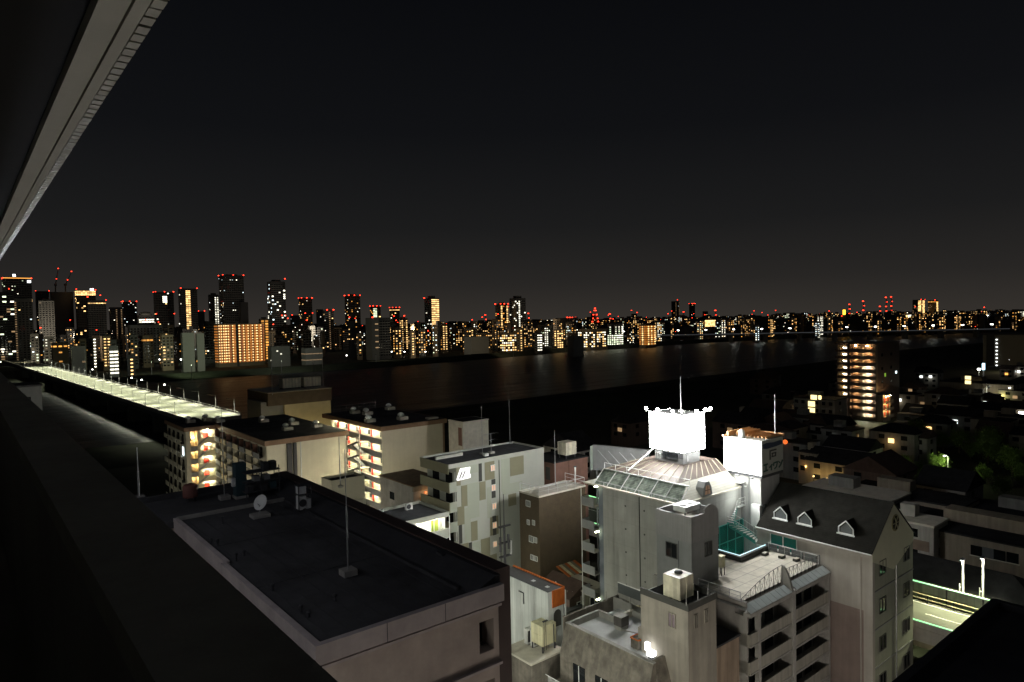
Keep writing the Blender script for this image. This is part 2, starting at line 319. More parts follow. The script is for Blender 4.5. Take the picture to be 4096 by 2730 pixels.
bx('balcony_slab', t, 9.6, 10.75, 25.5, 48, 31.4, 31.6, taupe2); bx('balcony_parapet', t, 9.6, 9.72, 25.5, 48, 31.6, 32.3, taupe2)
bx('roof_surface', t, 10.7, 19.7, 25.5, 48.3, 33.0, ZR, roofblk); bx('rear_roof', t, 9.4, 19.7, 48.3, 55.2, 32.8, ZR-.05, roofblk)
extr('sloped_coping', t, [(18.1, 25.5, ZR), (19.76, 25.5, ZR), (19.76, 25.5, 33.8), (19.5, 25.5, 33.8)], (0, 29.7, 0), roofblk2)
bx('roof_kerb', t, 10.8, 17.9, 48.15, 48.4, ZR, ZR+.22, concp); bx('roof_kerb', t, 17.85, 18.02, 26.4, 48.15, ZR, ZR+.16, roofblk2); bx('roof_kerb', t, 9.4, 19.7, 54.9, 55.2, ZR-.05, ZR+.35, roofblk2)
bx('end_strip', t, 19.79, 20.72, 25.95, 55.2, 0, 33.86, darktile)
for y_ in (31, 40, 50): bx('added_wall_flood', t, 20.72, 21.0, y_-.35, y_+.35, 31.6, 32.0, steel); flood(t, (21.15, y_, 31.7), (1, .1, -.28), 6800, (.97, 1, .84), 160, .3)  # unseen floodlights added to brighten the west-facing walls opposite
p = ZP(606, 2010, 33.2); bx('stair_house', t, p[0]-1.9, p[0], p[1], p[1]+3, 31.2, 33.2, taupe2); bx('stair_house_roof', t, p[0]-2, p[0]+.05, p[1]-.05, p[1]+3.1, 33.2, 33.3, roofblk2)
o = bx('wall_lamp', t, 10.0, 10.5, 25.3, 25.5, 31.75, 32.1, white); lamp(t, (10.1, 25.1, 31.5), 9, (1, .95, .85), .1)
for k, (a, b) in enumerate(((845, 2175), (870, 2185), (945, 2245), (975, 2225), (1090, 2365), (1205, 2455), (1235, 2470), (1340, 2405), (890, 2097))):
    x, y, h, q = stand(a, b, b-15-5*(k % 3), ZR); tube('vent_pipe', t, (x, y, ZR), (x, y, ZR+h), .06, dsteel); lathe('vent_cap', t, (x, y, ZR+h), [(.05, 0), (.11, .02), (.09, .1), (.02, .14)], dsteel, 8)
for k in range(8): bx('membrane_seam', t, 11.3+k*.85, 11.36+k*.85, 25.6, 48.1, ZR, ZR+.012, roofblk2)
for y_ in (33.2, 41.0): bx('membrane_seam', t, 10.8, 17.8, y_, y_+.07, ZR, ZR+.016, roofblk2)
for k, (a, b) in enumerate(((1540, 2075), (1780, 2220))):
    p = ZP(a, b+25, 33.3); bx('roof_hatch', t, p[0]-.35, p[0]+.3, p[1]-.3, p[1]+.3, ZR, ZR+.55, roofblk2)
# things standing on that roof
antenna('lightning_rod', 'tall lightning rod on a concrete block in the middle of the black roof', 1393, 2300, 1795, ZR)
antenna('lightning_rod', 'thin mast at the back of the black roof beside the blue-green cabinet', 898, 1998, 1640, ZR-.05)
antenna('lightning_rod', 'stubby mast with two cans standing at the rear corner of the black roof', 556, 2000, 1790, ZR-.05, r=.07)
x, y, h, q = stand(1040, 2068, 1965, ZR); d_ = thing('satellite_dish', 'white satellite dish on a post on the black roof', 'dish', (x, y, ZR))
bx('foot_block', d_, x-.55, x+.55, y-.45, y+.45, ZR, ZR+.22, concp); tube('post', d_, (x, y, ZR+.2), (x, y, ZR+.75), .05, steel)
dm = bpy.data.meshes.new('dish'); n_ = 20; V = [(0, 0, -.09)]; Fc = []
for k in range(1, 5):
    r = .52*k/4; V += [(r*math.cos(2*math.pi*i/n_), r*math.sin(2*math.pi*i/n_), -.09+.11*(k/4)**2) for i in range(n_)]
Fc = [(0, 1+i, 1+(i+1) % n_) for i in range(n_)]+[(1+(k-1)*n_+i, 1+(k-1)*n_+(i+1) % n_, 1+k*n_+(i+1) % n_, 1+k*n_+i)[::-1] for k in range(1, 4) for i in range(n_)]
dm.from_pydata(V, [], Fc); dm.materials.append(white); o = link('reflector', dm, d_, (x+.05, y, ZR+.95)); o.rotation_euler = (math.radians(62), 0, math.radians(-62))
tube('feed_arm', d_, (x, y, ZR+.75), (x-.25, y-.35, ZR+.98), .02, steel)
x, y, h, q = stand(963, 1992, 1855, ZR-.05); c_ = thing('equipment_cabinet', 'tall blue-green equipment cabinet at the back of the black roof', 'cabinet', (x, y, ZR-.05))
bx('body', c_, x-.38, x+.38, y-.3, y+.5, ZR+.15, ZR+h, tealcab); bx('plinth', c_, x-.45, x+.45, y-.35, y+.55, ZR-.05, ZR+.15, concp); bx('door', c_, x-.33, x+.33, y-.33, y-.3, ZR+.3, ZR+h-.1, tealcab); bx('junction_box', c_, x-.62, x-.39, y-.2, y+.1, ZR+.9, ZR+1.5, white)
x, y, h, q = stand(762, 2005, 1935, ZR-.05); c_ = thing('roof_tank', 'rusty red round tank on legs at the back of the black roof', 'tank', (x, y, ZR-.05))
lathe('body', c_, (x, y, ZR+.25), [(.5, 0), (.52, .1), (.52, h-.5), (.4, h-.35), (.1, h-.28)], redtank, 14)
for a in range(4): tube('leg', c_, (x+.38*math.cos(a*1.57+.8), y+.38*math.sin(a*1.57+.8), ZR-.05), (x+.38*math.cos(a*1.57+.8), y+.38*math.sin(a*1.57+.8), ZR+.3), .04, dsteel, n=5)
x, y, h, q = stand(1045, 1985, 1860, ZR-.05); c_ = thing('antenna_rack', 'dark steel rack crowded with telecom boxes at the back of the black roof', 'rack', (x, y, ZR-.05))
for a in (-1.2, -.1, 1.2):
    for b in (-.5, .5): tube('upright', c_, (x+a, y+b, ZR-.05), (x+a, y+b, ZR+1.9+.3*(a > 1)), .04, dsteel, n=5)
for zz in (.5, 1.2, 1.9): bx('shelf', c_, x-1.3, x+1.3, y-.55, y+.55, ZR+zz-.05, ZR+zz, dsteel)
for a, zz, m in ((-.9, .5, dsteel), (-.4, 1.2, steel), (.1, .5, dsteel), (.35, 1.2, steel), (.8, .5, tealcab), (.85, 1.9, dsteel), (.3, 1.9, dsteel)): bx('telecom_box', c_, x+a-.2, x+a+.22, y-.4, y+.2, ZR+zz, ZR+zz+random.uniform(.3, .62), m)
x, y, h, q = stand(1215, 2040, 1925, ZR); c_ = thing('condenser_stack', 'stacked air-conditioner units in an open frame at the edge of the black roof', 'air conditioner', (x, y, ZR))
for a in (-.45, .45):
    for b in (-.3, .3): tube('frame_post', c_, (x+a, y+b, ZR), (x+a, y+b, ZR+1.75), .035, dsteel, n=5)
for zz in (.08, 1.15, 1.75): bx('frame_shelf', c_, x-.5, x+.5, y-.34, y+.34, ZR+zz-.04, ZR+zz, dsteel)
for zz, s in ((.1, 1.0), (1.17, .55)): o = bx('condenser', c_, x-.42, x+.1, y-.28, y+.25, ZR+zz, ZR+zz+s*.9, white)
tube('fan', c_, (x-.16, y-.29, ZR+.55), (x-.16, y-.31, ZR+.55), .26, dsteel, n=14); bx('condenser', c_, x+.14, x+.42, y-.25, y+.25, ZR+.1, ZR+.75, steelw)

# ------------------------------------------------------------------ building with the pale panel wall and glowing logo
X0, Y0, Z0 = 55.3, 83.1, 24.5; X1 = 74.0; oz = (1650, 1700, 2.4125)
t = thing('panel_clad_building', 'grey building clad in a patchwork of pale and olive panels with a glowing logo', 'building', ((X0+X1)/2, Y0, 0))
bx('wall', t, X0+1.3, X1, Y0, Y0+8, 0, Z0, mosl); bx('roof_surface', t, X0+.2, X1-.15, Y0+.2, Y0+7.8, Z0-.1, Z0+.02, roofgry)
bx('parapet', t, X0-.02, X1+.02, Y0-.06, Y0+.15, Z0-.35, Z0+.28, mosl); bx('parapet', t, X0, X1, Y0+7.85, Y0+8.05, Z0-.3, Z0+.3, mosl)
bx('parapet', t, X1-.15, X1+.03, Y0+.15, Y0+7.85, Z0-.3, Z0+.3, mosl); bx('parapet', t, X0-.04, X0+.12, Y0+.15, Y0+7.85, Z0-1.2, Z0+.26, moso)
bx('roof_ledge', t, X0+1.2, X0+6.2, Y0+5.2, Y0+5.6, Z0, Z0+.5, mosl)
for k in range(8):                                                    # west balconies wrap the corner
    zz = Z0-1.0-2.95*k; bx('balcony_slab', t, X0, X0+1.3, Y0, Y0+8, zz-2.95+.85, zz-2.95+1.0, greyw)
    bx('balcony_parapet', t, X0-.02, X0+.1, Y0, Y0+8, zz-2.95, zz-1.45, moso); bx('balcony_parapet', t, X0+.1, X0+1.32, Y0-.012, Y0+.1, zz-2.95, zz-1.45, mosr)
    bx('balcony_post', t, X0+1.05, X0+1.12, Y0+.0, Y0+.08, zz-1.45, zz, steelw); bx('door_glass', t, X0+1.26, X0+1.32, Y0+1, Y0+2.8, zz-2.4, zz-.3, glassd); bx('door_glass', t, X0+1.26, X0+1.32, Y0+4.6, Y0+6.4, zz-2.4, zz-.3, glassd)
def panels(lst, m, nm, off):
    for q in lst:
        a, b, c, d = rectS(*q, *oz, Y0); a = max(a, X0+1.34)
        if a < b: bx(nm, t, a, min(b, X1-.1), Y0-off, Y0+.05, c, min(d, Z0-.37), m)
panels([(462, 330, 640, 470), (530, 560, 642, 900), (855, 320, 938, 640), (720, 600, 760, 900), (870, 560, 1060, 660), (580, 1130, 655, 1300), (500, 800, 562, 1130)], mosr, 'cladding_panel', .025)
panels([(405, 375, 462, 590), (470, 585, 528, 788), (420, 790, 500, 968), (697, 320, 790, 530), (645, 548, 705, 725), (940, 280, 1072, 485), (565, 930, 627, 1118), (430, 1150, 542, 1400), (660, 1095, 748, 1282), (748, 885, 828, 1062), (750, 1250, 815, 1450), (925, 665, 1000, 780)], moso, 'cladding_panel', .045)
panels([(638, 345, 668, 546), (762, 525, 798, 574), (764, 638, 800, 705), (770, 880, 805, 936), (774, 998, 808, 1064), (447, 966, 478, 1148), (545, 1135, 575, 1350)], mosd, 'dark_panel', .06)
for q in [(753, 390, 790, 440), (762, 582, 797, 632), (768, 760, 803, 808), (773, 942, 806, 992), (778, 1126, 808, 1174), (782, 1315, 815, 1364)]:
    a, b, c, d = rectS(*q, *oz, Y0); win(t, 'S', a, b, c, d, Y0-.05, winpk, frame=steelw)
for q in [(842, 330, 848, 1400)]:
    a, b, c, d = rectS(*q, *oz, Y0); bx('movement_joint', t, a, a+.1, Y0-.05, Y0+.05, 1, Z0-.4, black)
def lg(px, py): return YP(1790+px/15.68, 1840+py/15.68, Y0-.12)
lo = thing('logo_sign', 'white glowing slanted logo sign on the panel-clad wall', 'sign', lg(1000, 900))
extr('glow_plate', lo, [lg(*q) for q in ((800, 560), (1440, 445), (1370, 860), (1445, 890), (1440, 1130), (640, 1320), (565, 1270))], (0, .1, 0), logo_m)
grl = M('grey_lettering', (.12, .10, .12), .6)
def lg2(px, py): return YP(1790+px/15.68, 1840+py/15.68, Y0-.15)
for q in (((880, 760), (985, 690), (800, 1170), (705, 1215)), ((1075, 700), (1165, 655), (985, 1120), (890, 1165)), ((1230, 715), (1355, 610), (1330, 660), (1290, 705)), ((1140, 925), (1280, 815), (1245, 885), (1205, 915))):
    extr('letter_stroke', lo, [lg2(*v) for v in q], (0, .025, 0), grl)
gp_ = 'roof masts of the panel-clad building'
antenna('roof_mast', 'tall thin mast on the roof of the panel-clad building', 1930, 1820, 1625, Z0, gp_); antenna('roof_mast', 'tall thin mast on the roof of the panel-clad building', 2040, 1775, 1600, Z0, gp_)
x, y, h, q = stand(1965, 1815, 1735, Z0); c_ = thing('television_antenna', 'television antenna with two crossbars and a small dish on the panel-clad roof', 'antenna', (x, y, Z0))
tube('mast', c_, (x, y, Z0), (x, y, Z0+h), .04, steel, n=6)
for zz, ln in ((h, 1.5), (h-1, 1.2)):
    tube('boom', c_, (x-ln, y-.3, Z0+zz), (x+ln*.6, y+.2, Z0+zz), .03, steel, n=5)
    for a in (-.8, -.3, .3, .8): tube('element', c_, (x+a*ln, y-.5, Z0+zz), (x+a*ln, y+.4, Z0+zz), .015, steel, n=4)
lathe('small_dish', c_, (x+.2, y-.2, Z0+1.2), [(.02, 0), (.3, .05), (.42, .2), (.44, .24)], white, 12); bx('foot_block', c_, x-.4, x+.4, y-.4, y+.4, Z0, Z0+.35, concp)
bx('roof_box', t, X0+8.2, X0+8.9, Y0+2, Y0+2.6, Z0, Z0+.45, white)

# ------------------------------------------------------------------ galleries (open corridors with doors and lamps)
def gallery(par, ax, p0, p1, q, dep, ztop, nfl, fh, pm, sm, doors=(), dw=.9, lampm=None, lsp=4, ph=1.15, lsz=(.5, .12, .07), winm=None):
    def B(nm, a0, a1, b0, b1, z0, z1, m):
        return bx(nm, par, a0, a1, q+b0, q+b1, z0, z1, m) if ax == 'x' else bx(nm, par, q+b0, q+b1, a0, a1, z0, z1, m)
    for k in range(nfl):
        zf = ztop-fh*(k+1)
        B('gallery_slab', p0, p1, .02, dep, zf-.16, zf, sm); B('gallery_parapet', p0, p1, 0, .12, zf-.3, zf+ph, pm)
        for d0, m in doors: B('door', d0-dw/2, d0+dw/2, dep-.06, dep+.02, zf, zf+2.05, m)
        if winm:
            for d0, m in doors: B('window', d0+dw/2+.25, d0+dw/2+1.35, dep-.04, dep+.02, zf+.9, zf+1.95, winm)
        if lampm:
            n = max(1, int((p1-p0)/lsp))
            for i in range(n):
                c = p0+(p1-p0)*(i+.5)/n; B('gallery_lamp', c-lsz[0]/2, c+lsz[0]/2, dep*.55-lsz[1]/2, dep*.55+lsz[1]/2, zf+fh-.16-.03-lsz[2], zf+fh-.16-.03, lampm)

# --- nearer office with white gallery, orange and green doors
px_, py_ = 51.3, 77.2; zt = 19.9
t = thing('gallery_office', 'low pale building with a bright open gallery and green and orange doors', 'building', (45, py_, 0))
bx('wall', t, 36, px_-.2, py_+1.6, py_+7.5, 0, zt-.5, white); bx('roof_surface', t, 36, px_-.15, py_+.15, py_+7.4, zt-.55, zt-.35, roofgry)
bx('parapet', t, 36, px_, py_, py_+.2, zt-.65, zt, mosl); bx('parapet', t, px_-.2, px_+.005, py_+.2, py_+7.5, zt-.65, zt, mosl); bx('parapet', t, 36, px_, py_+7.5, py_+7.7, zt-.65, zt, mosl)
bx('end_wall', t, px_-.2, px_-.05, py_+1.0, py_+7.5, 0, zt-.66, white); tube('drain_pipe', t, (px_+.04, py_+.06, 2), (px_+.04, py_+.06, zt-.6), .07, steelw)
gallery(t, 'x', 36, px_-.06, py_, 1.6, zt-.55, 5, 2.75, mosl, white, [(49.9, green), (45.6, orange), (41.5, green), (37.5, orange)], 1.1, gal_w, 2.4, 1.05)
for a in (48.8, 46): bx('gallery_post', t, a, a+.08, py_+.02, py_+.1, 4, zt-.6, white)
for k, (a, b, lb) in enumerate(((1520, 2068, 'small air-conditioner unit on the edge of the gallery office roof beside the black roof'), (1635, 2040, 'small air-conditioner unit on the gallery office roof toward the panel-clad wall'))):
    p = ZP(a, b, zt-.35); c_ = thing('roof_condenser', lb, 'air conditioner', (p[0], p[1], zt-.35))
    bx('casing', c_, p[0]-.5, p[0]+.5, p[1]-.22, p[1]+.22, zt-.27, zt+.6, white); tube('fan_grille', c_, (p[0]-.1, p[1]-.23, zt+.15), (p[0]-.1, p[1]-.25, zt+.15), .34, dsteel, n=14)
    for a2 in (-.4, .4): bx('foot', c_, p[0]+a2-.06, p[0]+a2+.06, p[1]-.3, p[1]+.3, zt-.35, zt-.27, concp)
    bx('pipe_cover', c_, p[0]+.5, p[0]+.6, p[1]-.1, p[1]+.1, zt-.3, zt+.2, white)

# --- right apartment house (red doors, stair) and left apartment house (red doors)
AX, AY, AZ = 67.1, 125.1, 24.4
t = thing('cream_apartment_house', 'cream apartment house with red doors along lit galleries and a zigzag outside stair', 'building', (75, AY, 0))
bx('wall', t, AX+1.5, 82.3, AY, 153, 0, AZ-.9, cream); bx('gable_wall', t, AX, AX+1.5, AY, AY+.25, 0, AZ-.9, cream)
bx('cornice', t, AX-.45, 82.8, AY-.45, 153.5, AZ-.9, AZ, brncor); bx('roof_surface', t, AX-.1, 82.4, AY-.1, 153.2, AZ, AZ+.03, roofblk)
bx('corner_pilaster', t, 81.9, 82.35, AY-.06, AY, 0, AZ-.9, brncor)
gallery(t, 'y', AY+.25, 152, AX, 1.5, AZ-.9, 8, 2.75, greyw, cream, [(127, red), (132.5, red), (138, red), (143.5, red), (149, red)], .8, gal_y, 3.6, 1.0, (.12, .5, .07), winm=glassg)
st = thing('outside_stair', 'zigzag steel stair on the gallery side of the cream apartment house', 'stair', (AX-1.5, 134, 0))
bx('landing_wall', st, AX-2.2, AX-2.1, 131.0, 131.2, 0, AZ-3, concl)
for k in range(8):
    zf = AZ-.9-2.75*(k+1); bx('landing', st, AX-2.2, AX-.02, 130.8, 132, zf-.12, zf, concl); bx('half_landing', st, AX-2.2, AX-.02, 136.6, 137.6, zf-1.375-.12, zf-1.375, concl)
    bx('landing_parapet', st, AX-2.2, AX-2.1, 130.8, 132, zf, zf+1, concl); bx('landing_parapet', st, AX-2.2, AX-2.1, 136.6, 137.6, zf-1.4, zf-.4, concl)
    extr('flight', st, [(AX-2.2, 132, zf), (AX-2.2, 136.6, zf-1.375), (AX-2.2, 136.6, zf-1.6), (AX-2.2, 132, zf-.22)], (.9, 0, 0), dsteel)
    extr('flight', st, [(AX-1.1, 136.6, zf-1.375), (AX-1.1, 132, zf-2.75), (AX-1.1, 132, zf-2.97), (AX-1.1, 136.6, zf-1.6)], (.9, 0, 0), dsteel)
    tube('handrail', st, (AX-2.2, 132, zf+1), (AX-2.2, 136.6, zf-.4), .05, steelw, n=5)
for a in (130.9, 137.5): tube('post', st, (AX-2.15, a, 0), (AX-2.15, a, AZ-1), .08, steelw, n=6)
def roofgear(par_label, cx, cy, z, k, n):          # ventilator hood on a plinth
    c_ = thing('roof_ventilator', par_label, 'ventilator', (cx, cy, z), 'roof ventilators of the cream apartment houses')
    bx('plinth', c_, cx-1.0, cx+1.0, cy-.8, cy+.8, z, z+.7, concl); lathe('hood', c_, (cx-.4, cy, z+.7), [(.42, 0), (.42, .25), (.75, .3), (.62, .65), (.3, .9), (.05, .95)], white, 14)
for a, b in ((1480, 1690), (1610, 1680), (1560, 1640), (1470, 1660), (1420, 1655)):
    p = ZP(a, b, AZ); roofgear('white hooded ventilator on the dark roofs of the cream apartment houses', p[0], p[1], AZ+.03, 0, 0)
t2 = thing('roof_railing', 'thin railing around the rear of the cream apartment roof', 'railing', (75, 150, AZ)); railing(t2, [(69, 152), (80, 152)], AZ+.03, steel, 1.6, 1.6)
bx('roof_box', t, 79, 81.5, 126, 127.5, AZ, AZ+.4, concl)
p = ZP(1715, 1772, 21.5)      # stair head with dark opening between the houses
t = thing('penthouse_box', 'small pale penthouse box standing behind the panel-clad roof', 'building', (p[0], p[1], 0))
q = YP(1868, 1768, p[1]+6); bx('wall', t, p[0]+4.2, p[0]+10.5, p[1]-6, p[1]-1, 0, 25.6, concl); bx('roof_rim', t, p[0]+4.1, p[0]+10.6, p[1]-6.1, p[1]-.9, 25.6, 25.8, concl); bx('roof_well', t, p[0]+4.5, p[0]+10.2, p[1]-5.7, p[1]-1.3, 25.79, 25.83, black); bx('door_recess', t, p[0]+4.16, p[0]+4.21, p[1]-5.6, p[1]-4.4, 21, 24.6, rbrown)

LX, LY, LZ = 47.6, 137.0, 22.5
t = thing('cream_apartment_house', 'cream apartment house with a blank end wall carrying two dark ducts, near the lit bridge', 'building', (55, LY, 0))
bx('wall', t, LX, 64.7, LY, 169, 0, LZ-1, cream); bx('cornice', t, LX-.5, 65.3, LY-.5, 174, LZ-1, LZ, brncor); bx('roof_surface', t, LX-.2, 65, LY-.2, 173.8, LZ, LZ+.03, roofblk)
for a, b in ((1147, 1165), (1172, 1184)):
    x0_, x1_ = YP(a, 1850, LY)[0], YP(b, 1850, LY)[0]; bx('duct', t, x0_, x1_, LY-.7, LY-.02, 10, LZ-1.05, dsteel); bx('duct_elbow', t, x0_+.15, x1_-.15, LY-.55, LY-.02, 4, 10, dsteel)
bx('drain_pipe', t, 54.5, 54.65, LY-.3, LY-.02, 2, LZ-1, steelw)
for k in range(7):                                                    # west side: stacked windows and balcony fronts
    zf = LZ-1-2.75*(k+1)
    for j in range(7):
        y_ = LY+2+j*4.4; bx('balcony_front', t, LX-1.0, LX-.9, y_, y_+3.4, zf-.1, zf+1.0, cream2 if j % 2 else greyw); bx('balcony_floor', t, LX-.9, LX, y_, y_+3.4, zf-.1, zf, concp)
        bx('window', t, LX-.05, LX+.02, y_+.3, y_+1.7, zf+.1, zf+2.1, red if (k == 0 and j in (1, 3, 5)) else glassd); bx('window', t, LX-.05, LX+.02, y_+1.9, y_+3.0, zf+.9, zf+2.1, glassg)
        bx('balcony_divider', t, LX-.92, LX-.02, y_+3.42, y_+3.5, zf, zf+2.4, rbrown if k == 0 else cream)
q2 = XP(869, 1694, LX); wy = q2[1]; wx = YP(742, 1713, wy)[0]
bx('wing_wall', t, wx, LX, wy+1.6, wy+18, 0, LZ-1.1, cream); bx('wing_cornice', t, wx-.5, LX-.5, wy-.5, wy+18.5, LZ-1.1, LZ-.2, brncor); bx('wing_roof', t, wx-.3, LX-.5, wy-.3, wy+18.2, LZ-.2, LZ-.15, roofblk)
gallery(t, 'x', wx+3.0, LX-.1, wy, 1.6, LZ-1.1, 7, 3.0, cream2, cream2, [(LX-2.3, red)], 1.1, gal_y, 2.6, 1.0)
gallery(t, 'x', wx+.9, wx+2.4, wy-.3, 1.9, LZ-2.6, 6, 3.0, concp, cream2, [], .9, gal_o, 1.2, .9)
bx('corner_wall', t, wx-.1, wx+.9, wy-.3, wy+1.6, 0, LZ-1.1, cream); bx('stair_wall', t, wx+2.42, wx+3.0, wy-.2, wy+1.6, 0, LZ-1.1, cream2)
for k in range(6):
    zf = LZ-1.1-3.0*(k+1); extr('stair_flight', t, [(wx+2.5, wy-.35, zf-.2), (wx+4.6, wy-.35, zf+1.3), (wx+4.6, wy-.35, zf+1.0), (wx+2.5, wy-.35, zf-.7)], (0, .3, 0), concp)
    for j in range(4): y_ = wy+1+j*4.3; bx('wing_balcony', t, wx-1.0, wx-.9, y_, y_+3.2, zf-.1, zf+1.0, cream); bx('wing_balcony_floor', t, wx-.9, wx, y_, y_+3.2, zf-.1, zf, concp); bx('wing_window', t, wx-.05, wx+.02, y_+.5, y_+2.4, zf+.1, zf+2.1, glassd if (k, j) != (1, 0) else wc)
for a, b in ((1055, 1690), (1150, 1722), (1175, 1700), (1270, 1710), (762, 1692), (828, 1684), (880, 1690)):
    p = ZP(a, b, LZ); roofgear('white hooded ventilator on the dark roofs of the cream apartment houses', p[0], p[1], LZ+.03, 0, 0)
# taller cream block behind with a brown upper band and roof tanks
p = DP(1138, 1620, 185); zt = p[2]
t = thing('tank_house', 'yellow-lit cream block with a brown top band and white tanks on its roof', 'building', (p[0], p[1], 0)); xr = YP(1322, 1585, p[1])[0]
bx('wall', t, p[0], xr, p[1], p[1]+16, 0, zt, cream2); bx('top_band', t, p[0]-4.5, xr+.2, p[1]-.3, p[1]+16.3, zt, zt+3.4, M('brown_band', (.13, .10, .07), .8)); bx('side_block', t, p[0]-6, p[0]-.02, p[1]+1, p[1]+12, 0, zt+1.0, greyw); bx('roof_edge', t, p[0]-4.6, xr+.3, p[1]-.4, p[1]+16.4, zt+3.4, zt+3.6, concl)
for k, (a, b) in enumerate(((1132, 1205), (1217, 1285))):
    x0_, x1_ = YP(a, 1560, p[1]+5)[0], YP(b, 1560, p[1]+5)[0]
    c_ = thing('roof_water_tank', 'ribbed white panel water tank on the brown-banded cream block', 'tank', ((x0_+x1_)/2, p[1]+5, zt+3.6), 'tanks on the brown-banded block')
    bx('body', c_, x0_, x1_, p[1]+5, p[1]+8, zt+4.0, zt+6.6, tankw); bx('stand', c_, x0_+.2, x1_-.2, p[1]+5.2, p[1]+7.8, zt+3.6, zt+4.0, dsteel)
    for i in range(1, 6): bx('panel_seam', c_, x0_+(x1_-x0_)*i/6-.05, x0_+(x1_-x0_)*i/6+.05, p[1]+4.93, p[1]+5, zt+4.0, zt+6.6, concp)
antenna('roof_mast', 'tall mast at the gallery side of the brown-banded cream block', 1090, 1582, 1330, zt+3.6, base=False, r=.09); antenna('roof_mast', 'tall mast behind the tanks of the brown-banded cream block', 1293, 1545, 1330, zt+3.6, base=False, r=.09)
# cream box building and brown-roofed low building between
t = thing('cream_box_building', 'small cream box building with a walled dark roof below the lit galleries', 'building', (49.8, 105.2, 0)); zt = 19.6
bx('wall', t, 46.9, 52.9, 105.2, 109, 0, zt-.05, cream); bx('roof_well', t, 47.15, 52.65, 105.45, 108.8, zt-.06, zt-.02, roofblk)
for q in ((46.9, 47.1, 105.2, 109), (52.7, 52.9, 105.2, 109), (47.1, 52.7, 105.2, 105.4), (47.1, 52.7, 108.8, 109)): bx('parapet', t, *q, zt-.05, zt+.4, cream)
win(t, 'S', 48.2, 49.6, 13.2, 14.8, 105.2, glassd, frame=steelw); win(t, 'S', 51, 52.2, 13.2, 14.8, 105.2, glassg, frame=steelw); bx('balcony_rail', t, 48, 52.8, 104.7, 104.8, 15.2, 16.1, concl); bx('balcony_slab', t, 48, 52.8, 104.7, 105.2, 15.1, 15.2, concl)
antenna('telecom_mast', 'mast with short side antennas on the small cream box building', 1362, 1950, 1745, zt-.02, r=.1)
t = thing('brown_roof_building', 'low grey building with a flat brown roof and an amber-lit window', 'building', (59, 96.7, 0)); zt = 18.7
bx('wall', t, 57.3, 64, 96.7, 108, 0, zt, concp); bx('roof_surface', t, 57.1, 64.2, 96.5, 108.2, zt, zt+.15, M('brown_flat_roof', (.15, .09, .06), .9, .3)); bx('eave', t, 57.0, 64.2, 96.2, 96.5, zt-.7, zt+.12, hw[0])
for a in (58.6, 60.2, 61.8): win(t, 'S', a, a+1.3, 14.6, 16.9, 96.7, glassd, frame=M('amber_frame', (.5, .28, .12), .6))
win(t, 'W', 103, 104.6, 15.3, 16.6, 57.3, glassd); lamp(t, (59.6, 95.6, 17.4), 60, (1, .5, .2), .15); bx('lantern', t, 59.4, 59.8, 96.45, 96.7, 17.3, 17.6, orlamp)

# ------------------------------------------------------------------ brown tiled slab
BX, BY, BZ = 65.4, 74.7, 19.9
t = thing('brown_tile_building', 'slim windowless brown tiled building with a railed roof', 'building', (70, BY, 0))
bx('wall', t, BX, 75, BY, 79.2, 0, BZ-.25, browntile); bx('roof_surface', t, BX+.2, 74.8, BY+.2, 79, BZ-.26, BZ-.18, concl)
for q in ((BX-.03, 75.03, BY-.03, BY+.2), (BX-.03, 75.03, 79, 79.23), (BX-.03, BX+.2, BY+.2, 79), (74.8, 75.03, BY+.2, 79)): bx('parapet', t, *q, BZ-.25, BZ, concl)
for q in ((1100, 735, 1135, 785), (1110, 920, 1130, 960), (1160, 925, 1180, 965), (1130, 1075, 1165, 1130), (1178, 1090, 1200, 1135), (1145, 1258, 1170, 1300), (1180, 1272, 1205, 1312)):
    a, b, c, d = rectW(*q, *oz, BX); win(t, 'W', a, b, c, d, BX, glassg, frame=steelw)
rl = thing('roof_railing', 'white steel railing around the brown tiled roof', 'railing', (70, BY, BZ)); railing(rl, [(BX+.1, 79.1), (BX+.1, BY+.1), (74.9, BY+.1), (74.9, 79.1)], BZ, steelw, 1.2, 1.9)
t = thing('red_brown_penthouse', 'dark red-brown block behind the brown tiled roof', 'building', (72, 81, 0))
bx('wall', t, 74.3, 82, 81, 88, 0, 22.4, rbrown); bx('roof_slab', t, 74.2, 82.1, 80.9, 88.1, 22.4, 22.6, roofd); bx('door', t, 74.27, 74.3, 82, 83, 19.5, 21.6, mosd); bx('pipe', t, 77.5, 77.7, 80.8, 81, 12, 22.4, rbrown)
c_ = thing('roof_water_tank', 'small white cube water tank on the red-brown block', 'tank', (78.5, 82.3, 22.6)); bx('body', c_, 77.3, 79.7, 81.3, 83.3, 23.2, 25.3, tankw); bx('rib', c_, 77.25, 79.75, 81.25, 83.35, 24.2, 24.3, tankw)
for a in (77.5, 79.5):
    for b in (81.5, 83.1): bx('leg', c_, a-.08, a+.08, b-.08, b+.08, 22.6, 23.2, dsteel)
antenna('flagpole', 'tall bare pole rising behind the brown tiled roof', 2222, 1945, 1722, BZ, base=False, r=.07)
xx, yy = ZP(2302, 1935, BZ)[:2]; c_ = thing('roof_lamp_post', 'short white lamp post shining at the corner of the brown tiled roof', 'lamp post', (xx, yy, BZ))
tube('post', c_, (xx, yy, BZ), (xx, yy, BZ+2.6), .07, white, .13); bx('lamp_head', c_, xx-.2, xx+.2, yy-.15, yy+.15, BZ+2.6, BZ+2.75, dsteel); lamp(c_, (xx-.35, yy-.35, BZ+2.5), 14, (1, 1, .95), .08)

